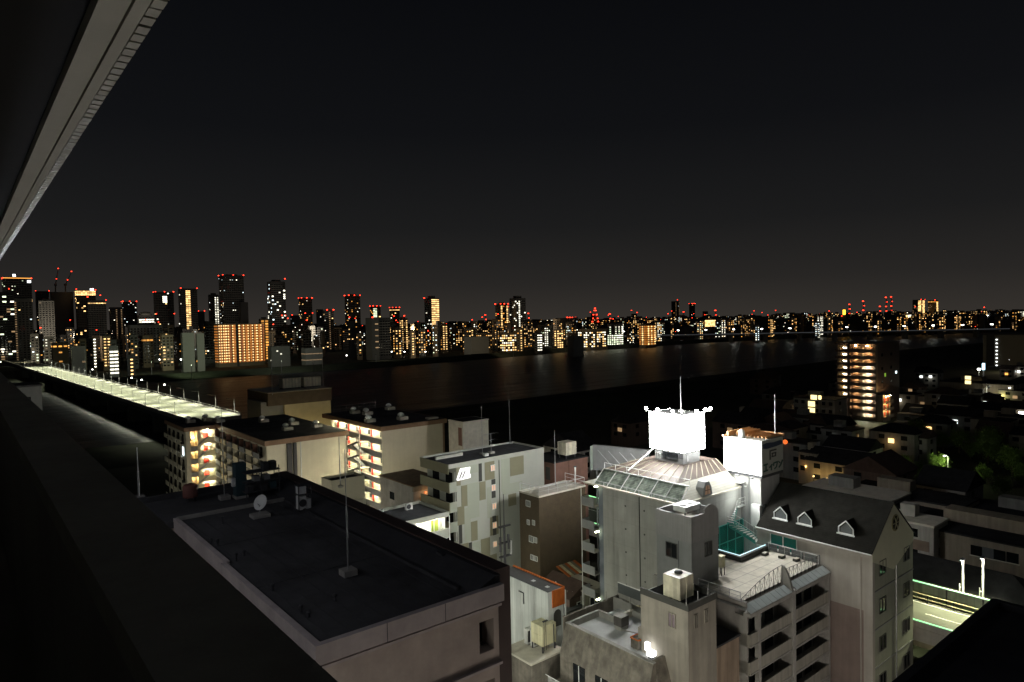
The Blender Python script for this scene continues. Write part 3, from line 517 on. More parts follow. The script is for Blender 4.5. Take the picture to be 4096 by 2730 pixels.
# ------------------------------------------------------------------ hotel with mansard roof, concrete wall and floodlit sign tower
HX0, HX1, HY0, HY1, HZ = 63.8, 76.1, 48.2, 62.0, 24.2
t = thing('mansard_hotel', 'tall concrete hotel with a battered green mansard roof under the floodlit sign tower', 'building', (70, HY0, 0))
bx('wall', t, HX0, HX1, HY0, 60.4, 0, HZ-.1, conc); bx('rear_wall', t, HX0+.9, HX1, 60.4, HY1, 0, HZ-.1, greyw)
bx('wall_joint', t, HX0-.03, HX0, 54.3, 54.42, 0, HZ-.1, black); bx('eave_slab', t, HX0-.25, HX1, HY0-.1, HY1+1.6, HZ-.1, HZ+.08, concl)
for k in range(8):
    for y_ in (53.6, 56.6): tube('tie_plug', t, (HX0-.03, y_, 22.4-2.9*k), (HX0+.01, y_, 22.4-2.9*k), .12, mosd, n=8)
bx('balcony_side', t, HX0+.9-.05, HX0+.95, 60.4, 62, 0, HZ-.1, M('blue_grey_panel', (.16, .18, .21), .8))
for k in range(7):                                                    # rear balconies at the far end of the concrete wall
    zf = HZ-3.0*(k+1); bx('rear_balcony', t, HX0-.1, HX0+1.2, 62.0, 64.2, zf-.15, zf, concp); bx('rear_balcony_rail', t, HX0-.1, HX0, 62.0, 64.2, zf, zf+1.0, greyw); bx('rear_balcony_rail', t, HX0, HX0+1.2, 64.1, 64.2, zf, zf+1.0, greyw)
    if k in (0, 2, 5): bx('rear_lamp', t, HX0+.3, HX0+.9, 62.05, 62.2, zf+2.5, zf+2.62, EM('rear_lamp_glow', (.95, 1, .6), 30, True))
tube('drain_pipe', t, (HX0-.05, 64.3, 2), (HX0-.05, 64.3, HZ-1), .06, white)
batm = M('cream_batten', (.22, .20, .15), .7)
# mansard: lower slate band in bays, battens between them, upper hipped sheet roof
zi, zm = HZ+.1, HZ+1.75; ins = 2.0
ys = [HY1-i*(HY1-HY0-.2)/6 for i in range(7)]
for i in range(6):
    a, b = ys[i]-.05, ys[i+1]+.05
    extr('slate_bay', t, [(HX0+.1, a, zi), (HX0+.1, b, zi), (HX0+ins, b-(.5 if i == 5 else 0)*-1, zm), (HX0+ins, a, zm)], (.12, 0, -.02), slate)
for y_ in ys: tube('batten', t, (HX0+.05, y_, zi), (HX0+ins-.05, y_, zm), .06, steelw, n=5)
tube('batten', t, (HX0+ins-.05, HY0+.2, zm), (HX0+ins-.05, HY1, zm), .07, steelw, n=5)
def quad(nm, pts, m): return extr(nm, t, pts, (0, 0, -.1), m)
TX0, TX1, TY0, TY1 = 69.9, 73.8, 52.3, 57.2; zu = 27.2
A, B_, C_, D_ = (HX0+ins, HY0+ins, zm), (HX1, HY0+ins, zm), (HX0+ins, HY1-.3, zm), (HX1, HY1-.3, zm)
quad('roof_slope', [A, (TX0-.3, TY0-.4, zu), (TX0-.3, TY1+1.5, zu), C_], brownroof); quad('roof_slope', [A, B_, (HX1, TY0-.4, zu), (TX0-.3, TY0-.4, zu)], brownroof); quad('roof_slope', [C_, (TX0-.3, TY1+1.5, zu), (HX1, TY1+1.5, zu), D_], brownroof)
bx('roof_top', t, TX0-.3, HX1, TY0-.4, TY1+1.5, zu-.2, zu+.02, brownroof)
for i in range(9):
    f = i/8; ya = HY0+ins+(HY1-.3-HY0-ins)*f; yb = TY0-.4+(TY1+1.5-TY0+.4)*f; tube('roof_batten', t, (HX0+ins, ya, zm+.05), (TX0-.3, yb, zu+.05), .055, batm, n=5)
for i in range(9):
    f = i/8; xa = HX0+ins+(HX1-HX0-ins)*f; xb = TX0-.3+(HX1-TX0+.3)*f; tube('roof_batten', t, (xa, HY0+ins, zm+.05), (xb, TY0-.4, zu+.05), .055, batm, n=5)
# south mansard face in white siding with a dormer
extr('siding_face', t, [(HX0+.1, HY0+.05, zi), (HX1, HY0+.05, zi), (HX1, HY0+ins, zm), (HX0+ins, HY0+ins, zm)], (0, .12, -.02), siding)
dx = 68.9; extr('dormer', t, [(dx-1.0, HY0-.05, zi+.1), (dx+1.0, HY0-.05, zi+.1), (dx+.75, HY0-.05, zi+1.1), (dx+.35, HY0-.05, zi+1.75), (dx-.35, HY0-.05, zi+1.75), (dx-.75, HY0-.05, zi+1.1)], (0, 1.1, 0), greyw)
extr('dormer_window', t, [(dx-.55, HY0-.09, zi+.25), (dx+.55, HY0-.09, zi+.25), (dx+.3, HY0-.09, zi+1.3), (dx-.3, HY0-.09, zi+1.3)], (0, .03, 0), M('peach_blind', (.6, .36, .22), .7))
for q in ((dx-.04, dx+.04, zi+.25, zi+1.3), (dx-.55, dx+.55, zi+.72, zi+.8)): bx('dormer_bar', t, q[0], q[1], HY0-.13, HY0-.09, q[2], q[3], rbrown)
# scaffold-like railing on the west edge
for zz, xx in ((zm+.75, HX0+ins+.1), (zi+.5, HX0-.15)):
    tube('guard_rail', t, (xx, HY0+.3, zz), (xx, HY1, zz), .035, steelw, n=5)
    for i in range(8): y_ = HY0+.3+i*(HY1-HY0-.3)/7; tube('guard_post', t, (xx, y_, zz-.8), (xx, y_, zz), .03, steelw, n=5)
# sign tower
t = thing('sign_tower', 'square roof tower carrying a blinding white sign box, its floodlit glare made by glowing faces', 'sign tower', ((TX0+TX1)/2, TY0, zu))
bx('tower_wall', t, TX0+.25, TX1-.2, TY0+.25, TY1-.2, zu-.2, 28.75, greyw); SX0, SX1, SY0, SY1, SZ0, SZ1 = 69.65, 74.0, 52.05, 57.45, 28.8, 33.5
bx('core', t, SX0+.12, SX1-.12, SY0+.12, SY1-.12, SZ0, SZ1-.02, white)
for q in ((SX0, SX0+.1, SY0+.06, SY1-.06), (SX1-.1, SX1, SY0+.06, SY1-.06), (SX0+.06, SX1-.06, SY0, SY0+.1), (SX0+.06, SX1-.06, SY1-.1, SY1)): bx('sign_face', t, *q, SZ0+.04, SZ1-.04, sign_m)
for a in (SX0, SX1):
    for b in (SY0, SY1): bx('corner_trim', t, a-.03, a+.03, b-.03, b+.03, SZ0, SZ1, steelw)
bx('tower_window', t, TX0+.2, TX0+.25, 53.3, 55.8, 27.5, 28.5, glassd); bx('tower_window', t, TX0+.9, TX0+1.35, TY0+.2, TY0+.25, 27.5, 28.4, glassd); bx('tower_panel', t, TX0+.18, TX0+.25, TY0+.25, 53.2, 27.9, 28.7, dsteel)
for k, (a, b) in enumerate(((SX0-1.1, SY1-.4), (SX0-1.1, SY1-2.2), (SX0-1.0, SY0+.9), (SX0+1.2, SY0-1.1), (SX1-.3, SY0-1.1), (SX1-1.4, SY0-1.1))):
    ix, iy = min(max(a, SX0+.2), SX1-.2), min(max(b, SY0+.2), SY1-.2)
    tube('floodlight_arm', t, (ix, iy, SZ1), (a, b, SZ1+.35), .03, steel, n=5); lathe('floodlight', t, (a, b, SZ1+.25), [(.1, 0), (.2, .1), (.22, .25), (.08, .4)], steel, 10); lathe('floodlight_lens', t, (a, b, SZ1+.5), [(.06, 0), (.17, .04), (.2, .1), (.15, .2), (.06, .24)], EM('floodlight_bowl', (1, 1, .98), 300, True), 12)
lathe('roof_dome', t, (71.2, 53.6, SZ1), [(.5, 0), (.48, .2), (.35, .42), (.12, .55)], white, 14); tube('spire_rod', t, (71.2, 53.6, SZ1+.4), (71.2, 53.6, SZ1+4.6), .06, white, .03)
for k in range(3): tube('loudspeaker_horn', t, (TX0-.1, 56.6-.35*k, 27.6), (TX0-.25, 56.5-.35*k, 28.3), .1, white, .04, n=8)
tube('stay_bar', t, (TX0+.1, 57.1, 28.7), (66.2, 58.2, 26.2), .09, white)
# back of an unlit billboard behind the hotel
p = DP(2370, 1780, 118); q = DP(2590, 1745, 112)
t = thing('billboard', 'grey back of an unlit billboard braced behind the mansard hotel', 'billboard', (p[0], p[1], 18)); zb = DP(2370, 1880, 118)[2]
d2 = (q-p)[:2]; nn = np.array([-d2[1], d2[0]])/np.linalg.norm(d2)*.8
prism('board', t, [(p[0], p[1]), (q[0], q[1]), (q[0]+nn[0], q[1]+nn[1]), (p[0]+nn[0], p[1]+nn[1])], zb, p[2], greyw); prism('edge_panel', t, [(p[0]-.9, p[1]-.3), (p[0]-.03, p[1]-.05), (p[0]-.03+nn[0], p[1]+nn[1]), (p[0]-.9+nn[0], p[1]-.3+nn[1])], zb, p[2]-.1, M('pale_green_edge', (.36, .42, .36), .8))
for i in range(5):
    b = p+(q-p)*(.1+.2*i); tube('brace', t, (b[0]-nn[0]*.1, b[1]-nn[1]*.1, p[2]-.8), (b[0]+1.5, b[1]-5, zb-1.5), .07, steel, n=5)
for i in (.05, .5, .95): b = p+(q-p)*i; tube('post', t, (b[0]+nn[0]*.5, b[1]+nn[1]*.5, 0), (b[0]+nn[0]*.5, b[1]+nn[1]*.5, zb), .15, steel, n=6)

# ------------------------------------------------------------------ grey stair tower with open top
T0, T1, U0, U1, TZ = 57.8, 62.5, 42.4, 46.9, 25.2
t = thing('grey_stair_tower', 'square grey tower with an open walled top holding machinery', 'building', (60, U0, 0))
bx('wall', t, T0, T1, U0, U1, 0, TZ-1.0, greyw); gr2 = M('ribbed_grey_panel', (.28, .275, .275), .8, .08, 1, brick=(.22, 30, .02, .8))
for q in ((T0-.04, T1+.04, U0-.04, U0+.18), (T0-.04, T1+.04, U1-.18, U1+.04), (T0-.04, T0+.18, U0+.18, U1-.18), (T1-.18, T1+.04, U0+.18, U1-.18)): bx('top_wall', t, *q, TZ-2.7 if q[1]-q[0] > 1 or True else 0, TZ, gr2)
bx('well_floor', t, T0+.2, T1-.2, U0+.2, U1-.2, TZ-1.0, TZ-.9, concl)
n_ = 10; extr('curved_crest', t, [(T0+2.2, U0-.05, TZ)]+[(T0+2.2+2.5*i/n_, U0-.05, TZ+.75*math.sin(math.pi*min(1, .15+.85*i/n_))) for i in range(n_+1)]+[(T1+.04, U0-.05, TZ)], (0, .2, 0), gr2)
for q in ((1432, 372, 1520, 490),): a, b, c, d = rectW(*q, 2000, 2000, 2.148, T0); win(t, 'W', a, b, c, d, T0, glassd, frame=mosd)
for q in ((1760, 365, 1815, 475),): a, b, c, d = rectS(*q, 2000, 2000, 2.148, U0); win(t, 'S', a, b, c, d, U0, glassd, frame=mosd)
bx('wall_seam', t, T0-.03, T0, 44.0, 44.06, 1, TZ-2.8, dsteel)
c_ = thing('roof_condenser', 'brightly lit machine on a steel frame inside the grey tower top', 'air conditioner', (60, 45, TZ-.9)); bx('casing', c_, 59, 61.5, 44.0, 45.6, TZ-.1, TZ+.45, white); bx('top_plate', c_, 58.9, 61.6, 43.9, 45.7, TZ+.45, TZ+.5, steelw)
for a in (59.1, 61.4):
    for b in (44.1, 45.5): bx('leg', c_, a-.06, a+.06, b-.06, b+.06, TZ-.9, TZ-.1, steel)
for a in (59.6, 60.9): tube('fan', c_, (a, 44.8, TZ+.5), (a, 44.8, TZ+.56), .42, dsteel, n=14)
# link bridge at left of the tower
t = thing('link_balcony', 'small concrete landing with glass railing clinging to the grey tower', 'balcony', (56, 46, 10)); zl = 15.6
bx('landing', t, 55.5, T0-.05, 46.9, 50.5, zl-.5, zl, concp); bx('leg', t, 55.5, 56.1, 49.9, 50.5, 0, zl-.5, concp); extr('haunch', t, [(55.6, 46.9, zl-.5), (57.7, 46.9, zl-.5), (57.7, 46.9, zl-2.6)], (0, .5, 0), concp)
bx('glass_panel', t, 55.5, 55.56, 46.95, 50.5, zl, zl+1.1, glassg); tube('rail', t, (55.5, 46.9, zl+1.15), (55.5, 50.5, zl+1.15), .05, white); tube('rail', t, (55.5, 46.92, zl+1.15), (57.7, 46.92, zl+1.15), .05, white)
bx('lit_ledge', t, 57, 62, 51, 51.6, 11, 12.6, cream); lamp(t, (58.5, 50, 13.5), 90, (1, .95, .7), .2); bx('lamp_fitting', t, 58.4, 58.6, 50.0, 50.1, 13.55, 13.65, lampw)

# ------------------------------------------------------------------ terrace building with balconies and a pale paved roof
RX0, RX1, RY0, RY1, RZ = 58.4, 74.55, 36.3, 46.8, 17.6
t = thing('terrace_building', 'building with white balcony bands below a pale paved roof terrace with net fence', 'building', (66, RY0, 0))
bx('wall', t, RX0, 69, RY0+1.5, 48, 0, RZ-.05, concp); bx('wall', t, 69, RX1, RY0+1.5, 43.9, 0, RZ-.05, concp)
bx('terrace_paving', t, RX0+.4, 69, RY0+1.3, 47.9, RZ-.05, RZ, concl); bx('terrace_paving', t, 69, RX1, RY0+1.3, 43.9, RZ-.05, RZ, concl)
for k in range(6): bx('paving_joint', t, RX0+.4, 69 if k > 4 else RX1-.1, RY0+2.2+k*1.35, RY0+2.25+k*1.35, RZ, RZ+.006, concp)
for k in range(5): bx('paving_joint', t, RX0+2.5+k*2.6, RX0+2.54+k*2.6, RY0+1.4, 43.7, RZ, RZ+.006, concp)
bx('well_kerb', t, 68.6, 69.0, 43.6, 47.9, RZ, RZ+.55, mosd); bx('well_kerb', t, 69.0, RX1, 43.6, 43.95, RZ, RZ+.55, mosd)
bx('led_strip', t, 69.0, 69.12, 43.95, 47.9, RZ+.5, RZ+.6, ledb); bx('led_strip', t, 69.12, RX1, 43.95, 44.07, RZ+.5, RZ+.6, ledb)
bx('roof_kerb', t, RX0, RX0+.4, RY0+.4, 42.3, RZ-.3, RZ+.35, concp); bx('eave_gutter', t, RX0-.15, RX0, RY0+.2, 42.3, RZ-.35, RZ-.1, steel)
xm = (RX0+RX1)/2+.3
for a, b in ((RX0+.1, xm-.5), (xm+.4, RX1)):                         # pale sloped eave panels
    k = int((b-a)/.9)
    for i in range(k): u_, v_ = a+(b-a)*i/k+.05, a+(b-a)*(i+1)/k; extr('eave_panel', t, [(u_, RY0-.15, RZ-.55), (v_, RY0-.15, RZ-.55), (v_, RY0+.75, RZ-.05), (u_, RY0+.75, RZ-.05)], (0, 0, -.06), M('pale_metal_panel', (.55, .60, .60), .4, .1))
    bx('eave_beam', t, a-.1, b, RY0-.2, RY0+.6, RZ-1.0, RZ-.62, concp)
bx('fin', t, xm-.5, xm+.05, RY0-.25, RY0+1.5, 0, RZ-.5, concp); bx('end_pier', t, RX1-.35, RX1, RY0-.1, RY0+1.5, 0, RZ-.6, concp); bx('corner_pier', t, RX0+1.5, RX0+1.95, RY0-.12, RY0+.3, 0, RZ-1.0, concp); bx('corner_wall', t, RX0, RX0+.2, RY0+.2, RY0+1.5, 0, RZ-1, concp)
n_ = 8; extr('curved_fin', t, [(xm-.5, RY0-.2, RZ-.6)]+[(xm-.5+.55*math.sin(i/n_*1.4), RY0-.2+1.5*i/n_, RZ-.6+2.3*math.sin(i/n_*math.pi/2)) for i in range(n_+1)]+[(xm-.2, RY0+1.4, RZ-.6)], (.3, 0, 0), concp)
bal = M('pale_balcony_front', (.30, .285, .245), .8, .1, .5, streak=.25)
for k in range(6):
    zf = RZ-1.0-2.75*(k+1)
    for j, (a, b) in enumerate(((RX0+.05, xm-.5), (xm+.05, RX1-.35))):
        bx('balcony_slab', t, a, b, RY0, RY0+1.5, zf-.15, zf, bal); bx('balcony_front', t, a, b, RY0-.08, RY0+.04, zf-.22-.1*j, zf+1.05, bal); bx('balcony_lip', t, a, b, RY0-.14, RY0-.08, zf-.22-.1*j, zf-.08, concp)
        n = 3 if j == 0 else 3
        for i in range(n): c0 = a+.7+(b-a-.9)*i/n; bx('window', t, c0, c0+1.5, RY0+1.44, RY0+1.5, zf+.1, zf+2.05, glassd); bx('window_post', t, c0+1.56, c0+1.64, RY0+1.4, RY0+1.5, zf+.1, zf+2.05, steelw)
    bx('balcony_side', t, RX0, RX0+.1, RY0, RY0+1.45, zf-.2, zf+1.05, bal)
nt_ = thing('net_fence', 'curving steel net fence along the edge of the pale roof terrace', 'fence', (66, RY0+1, RZ))
for a, b, zp in ((RX0+.3, xm-.4, 0), (xm+.2, RX1-.1, 1)):
    n = 9; pts = [(a+(b-a)*i/n, RY0+1.0, RZ+(.45+1.5*math.sin(i/n*math.pi/2) if zp == 0 else 1.35-.25*i/n)) for i in range(n+1)]
    for i in range(n): tube('rail', nt_, pts[i], pts[i+1], .03, dsteel, n=5)
    for i in range(n+1): tube('post', nt_, (pts[i][0], pts[i][1], RZ-.1), pts[i], .025, dsteel, n=5)
    for i in range(n):
        tube('brace', nt_, (pts[i][0], RY0+1, RZ), pts[i+1], .014, dsteel, n=4); tube('brace', nt_, (pts[i+1][0], RY0+1, RZ), pts[i], .014, dsteel, n=4)
railing(nt_, [(RX0+.2, 42.2), (RX0+.2, RY0+1.0)], RZ+.35, steel, .8, 1.2)
rl = thing('terrace_railing', 'pale glass-panelled railing on the stair side of the pale roof terrace', 'railing', (74.4, 40, RZ))
railing(rl, [(74.35, 43.5), (74.35, RY0+1.1)], RZ, steelw, 1.0, 1.8)
for i in range(4): bx('glass_panel', rl, 74.33, 74.37, RY0+1.3+i*1.6, RY0+2.7+i*1.6, RZ+.15, RZ+.9, glassg)
for k, (a, b) in enumerate(((72.7, 43.0), (73.3, 41.2), (73.6, 39.6))):
    c_ = thing('roof_block', 'small dark planter block by the pale terrace railing', 'planter', (a, b, RZ), 'planter blocks on the pale terrace'); bx('tub', c_, a-.4, a+.4, b-.25, b+.25, RZ, RZ+.3, mosd); bx('soil', c_, a-.34, a+.34, b-.2, b+.2, RZ+.3, RZ+.34, concl)
xx, yy = ZP(2885, 2300, RZ)[:2]; c_ = thing('meter_cabinet', 'small yellowish cabinet on legs against the grey tower on the terrace', 'cabinet', (xx, yy, RZ)); bx('body', c_, xx-.35, xx+.3, yy-.3, yy+.3, RZ+.9, RZ+2.1, tanky); bx('roof', c_, xx-.4, xx+.35, yy-.35, yy+.35, RZ+2.1, RZ+2.15, tanky)
for a in (-.28, .24):
    for b in (-.24, .24): bx('leg', c_, xx+a-.03, xx+a+.03, yy+b-.03, yy+b+.03, RZ, RZ+.9, dsteel)

# ------------------------------------------------------------------ white tower with the second sign, teal stair
VX0, VX1, VY0, VY1 = 76.3, 81.4, 45.5, 50.8
t = thing('white_sign_tower', 'white rendered tower with a glowing blank sign face and painted sign on its shaded side', 'sign tower', (78.8, VY0, 0))
bx('wall', t, VX0+.35, VX1-.4, VY0+.3, VY1-.1, 0, 26.2, M('white_render', (.40, .40, .385), .8, .06, .6, streak=.15)); bx('sign_box', t, VX0+.1, VX1, VY0, VY1, 25.95, 30.25, M('sign_side_white', (.36, .36, .33), .6, .08))
bx('sign_face', t, VX0-.02, VX0+.1, VY0+.03, VY1-.03, 25.97, 30.2, sign2_m); bx('sign_underside', t, VX0+.1, VX1, VY0, VY1, 25.6, 25.93, dsteel)
navy = M('navy_sign_paint', (.035, .045, .08), .6, .3, 6); dgreen = M('dark_green_sign_paint', (.03, .075, .06), .6, .3, 6)
def sg(px, py): return YP(2850+px/4.9, 1680+py/4.9, VY0-.03)
def stroke(lst, m, nm='lettering'):
    for q in lst: extr(nm, t, [sg(*v) for v in q], (0, .028, 0), m)
stroke([((990, 490), (1060, 455), (1200, 440), (1330, 395), (1375, 410), (1370, 470), (1240, 520), (1060, 575), (995, 570))], navy, 'painted_banner')
stroke([((1118, 600), (1255, 562), (1258, 590), (1120, 630)), ((1118, 630), (1142, 625), (1148, 780), (1120, 790)), ((1160, 650), (1250, 628), (1255, 650), (1160, 675)), ((1228, 650), (1252, 648), (1245, 700), (1225, 705)), ((1160, 712), (1245, 690), (1248, 712), (1160, 738)), ((1165, 675), (1185, 670), (1185, 712), (1165, 716))], mosd)
stroke([((1005, 880), (1085, 850), (1088, 880), (1008, 912)), ((1040, 895), (1062, 888), (1062, 985), (1040, 992)), ((1000, 1005), (1090, 970), (1092, 1002), (1005, 1035)),
        ((1110, 930), (1170, 860), (1185, 880), (1125, 950)), ((1145, 905), (1168, 890), (1168, 990), (1145, 997)), ((1190, 840), (1280, 805), (1282, 832), (1192, 870)), ((1190, 870), (1212, 862), (1212, 900), (1190, 908)), ((1262, 838), (1284, 830), (1262, 930), (1220, 975), (1208, 960), (1245, 915)),
        ((1295, 800), (1335, 835), (1325, 858), (1290, 825)), ((1365, 775), (1388, 785), (1352, 880), (1310, 945), (1296, 925), (1335, 860))], dgreen)
bx('door', t, VX0+.3, VX0+.35, 48.2, 49.3, 21.9, 24.4, greyw); bx('canopy', t, VX0-.7, VX0+.35, 47.9, 49.6, 24.7, 24.8, white)
for y_ in (46.6, 48.6): bx('wash_lamp', t, VX0-.6, VX0-.3, y_-.2, y_+.2, 25.5, 25.7, steel); lamp(t, (VX0-.45, y_, 25.3), 45, (1, 1, .92), .15)
bx('service_pipe', t, VX0+.25, VX0+.35, 47.4, 47.5, 15, 25.7, steel)
rt_ = M('copper_lit_slats', (.55, .30, .13), .5, .2, 2)
for i in range(10): bx('roof_slat', t, VX0+1.6, VX1+.25, VY0+.3+i*.5, VY0+.42+i*.5, 30.3, 30.55+.3*(i > 5), rt_)
bx('roof_beam', t, VX0+.3, VX1+.4, VY1-.5, VY1-.3, 30.3, 30.9, rt_); bx('roof_beam', t, VX0-.3, VX0+1.5, VY1-.2, VY1+.0, 30.3, 30.5, rt_); bx('roof_beam', t, VX1+.1, VX1+.35, VY0, VY1, 30.3, 30.6, rt_); lamp(t, (79, 48.5, 32.0), 45, (1, .55, .22), .2)
lathe('roof_vent', t, (77.0, 48.6, 30.25), [(.4, 0), (.4, .8), (.3, 1.0), (.05, 1.1)], white, 12)
antenna('lightning_rod', 'tall white pole on the shaded corner of the white sign tower', 3100, 1742, 1578, 30.25, base=False, r=.05, m=white)
bx('side_cabinet', t, VX0-.25, VX0+.34, VY0+.15, VY0+1.3, 19.6, 22.3, white); bx('side_window', t, VX0+.5, VX0+1.3, VY0+.1, VY0+.28, 20.6, 22.2, glassg)
# teal stair: landing at the tower door, a flight to a lower landing, curved flight, screens
t = thing('teal_stair', 'lit steel outside stair with teal stringers winding down from the white tower door', 'stair', (74.8, 47.5, 15))
zt = 21.9; bx('landing', t, VX0-1.3, VX0+.25, 47.9, 49.6, zt-.15, zt, white); path = []
sx_, sy_, sz_ = VX0-1.35, 48.75, zt
for i in range(8): path.append((sx_-.26*i, sy_-.10*i, sz_-.19*(i+1), math.radians(20)))
lx, ly, lz, _ = path[-1]
for i in range(10): an = math.radians(40+8*i); lx += .24*math.cos(an-.6); ly -= .30*math.sin(an); lz -= .2; path.append((lx, ly, lz, an))
for i, (a, b, c, an) in enumerate(path):
    o = bx('tread', t, a-.15, a+.15, b-.6, b+.6, c-.05, c, white, an if i > 7 else .3); bx('riser', t, a-.14, a-.1, b-.58, b+.58, c-.19, c-.05, teal, an if i > 7 else .3)
for s in (-.62, .62):
    pr = [(a-s*math.sin(an), b+s*math.cos(an), c, an) for a, b, c, an in path]
    for u_, v_ in zip(pr, pr[1:]):
        extr('stringer', t, [(u_[0], u_[1], u_[2]+.12), (v_[0], v_[1], v_[2]+.12), (v_[0], v_[1], v_[2]-.35), (u_[0], u_[1], u_[2]-.35)], (.03, .03, 0), teal); tube('handrail', t, (u_[0], u_[1], u_[2]+.95), (v_[0], v_[1], v_[2]+.95), .03, white, n=5)
    for u_ in pr[::3]: tube('baluster', t, (u_[0], u_[1], u_[2]), (u_[0], u_[1], u_[2]+.95), .02, white, n=4)
bx('stair_lamp', t, VX0-.1, VX0+.28, 47.7, 47.85, 24.2, 24.35, white); lamp(t, (VX0-2.2, 46.4, 23.4), 260, (.95, 1, .95), .2); railing(t, [(VX0-1.3, 49.6), (VX0-1.3, 49.2)], zt, white, 1, .8); railing(t, [(VX0+.2, 47.9), (VX0-1.2, 47.9)], zt, white, 1, .8)  # landing lamp and its bulb added to brighten the unlit stair
# teal screened light well
tg = bpy.data.materials.new('teal_glass'); tg.use_nodes = True; b_ = tg.node_tree.nodes['Principled BSDF']; b_.inputs['Base Color'].default_value = (.03, .32, .26, 1); b_.inputs['Roughness'].default_value = .25; b_.inputs['Transmission Weight'].default_value = .55; MATS['teal_glass'] = tg
t = thing('teal_screen', 'teal glass screen wall lit from behind around the stair well', 'screen', (72, 48, 12))
bx('glass_sheet', t, 69.2, 76.2, 48.02, 48.1, 12, 20.2, tg); bx('glass_sheet', t, 75.0, 75.06, 40.3, 43.6, 17.9, 20.0, tg)
for a in (69.3, 71, 72.7, 74.4, 76.1): bx('mullion', t, a-.05, a+.05, 47.94, 48.02, 12, 20.2, teal)
for zz in (15, 18, 20.2): bx('transom', t, 69.2, 76.2, 47.95, 48.02, zz-.05, zz+.05, teal)
for a in (40.3, 42, 43.6): bx('mullion', t, 74.94, 75.0, a-.05, a+.05, 17.8, 20.1, white)
bx('coping', t, 74.9, 75.1, 40.2, 45.4, 17.65, 17.8, white); bx('well_floor', t, 69.1, 76.2, 44.1, 48, 11.8, 12, asph)
lamp(t, (72.5, 46.6, 15.5), 70, (.55, 1, .85), .3); lamp(t, (75.4, 42, 19.3), 6, (.5, 1, .8), .1)
bx('lamp_fitting', t, 72.3, 72.7, 46.5, 46.7, 15.9, 15.95, white)

# ------------------------------------------------------------------ gabled building with dormers
GX0, GX1, GY0, GY1, GZ, GA = 75.1, 85.8, 31.9, 45.4, 20.05, 24.5; gm = (GX0+GX1)/2
t = thing('gabled_building', 'tall gabled building with a dark slate roof, three dormers and a round gable window', 'building', (gm, GY0, 0))
bx('side_wall', t, GX0, GX1, GY0+.3, GY1, 13.6, GZ, gabw); bx('lower_side_wall', t, GX0-.015, GX1, GY0+.3, GY1, 0, 13.6, gabw2)
bx('end_wall', t, GX0-.03, GX1+.03, GY0, GY0+.3, 0, GZ-.9, gabs); extr('gable', t, [(GX0-.05, GY0-.06, GZ-.9), (gm, GY0-.06, GZ-3.0), (GX1+.05, GY0-.06, GZ-.9), (GX1+.05, GY0-.06, GZ), (gm, GY0-.06, GA-.12), (GX0-.05, GY0-.06, GZ)], (0, .4, 0), M('cream_gable', (.48, .47, .36), .85, .06))
for s, xa in ((0, GX0-.35), (1, GX1+.35)):
    zz = GZ-.15; extr('roof_slope', t, [(xa, GY0-.1, zz), (xa, GY1, zz), (gm, GY1, GA), (gm, GY0-.1, GA)], (0, 0, .14), darkslate)
bx('eave_fascia', t, GX0-.4, GX0-.3, GY0-.1, GY1, GZ-.42, GZ-.05, gabw); tube('gutter', t, (GX0-.42, GY0-.1, GZ-.05), (GX0-.42, GY1, GZ-.05), .07, steelw, n=6)
tube('drain_pipe', t, (GX0-.08, GY0+1.2, 1), (GX0-.08, GY0+1.2, GZ-.4), .08, gabw); tube('drain_pipe', t, (gm+.5, GY0-.1, 1), (gm+.5, GY0-.1, GZ-2.6), .08, steel)
bx('corner_band', t, GX0-.06, GX0+.5, GY0-.05, GY0+.9, 0, GZ-.4, gabw)
for k in range(5):
    zz = GZ-4.4-4.3*k*.97; bx('string_course', t, GX0+.52, GX1, GY0-.07, GY0, zz, zz+.14, greyw)
    for a in (GX0+1.7, GX1-2.6): win(t, 'S', a, a+1.5, zz+1.6, zz+3.1, GY0, glassd, frame=mosd)
for a, b in ((3600, 2052),):
    c = YP(3583, 2092, GY0-.12); tube('round_window', t, (c[0], GY0-.12, c[2]), (c[0], GY0-.05, c[2]), .95, M('ochre_ring', (.20, .17, .08), .6), n=28); tube('round_window_pane', t, (c[0], GY0-.15, c[2]), (c[0], GY0-.11, c[2]), .78, glassd, n=28)
    for i in range(3): an = i*math.pi/3; tube('glazing_bar', t, (c[0]-.78*math.cos(an), GY0-.17, c[2]-.78*math.sin(an)), (c[0]+.78*math.cos(an), GY0-.17, c[2]+.78*math.sin(an)), .05, moso, n=5)
def roofz(x): return GZ-.15+(x-GX0+.35)/(gm-GX0+.35)*(GA-GZ+.15)+.14
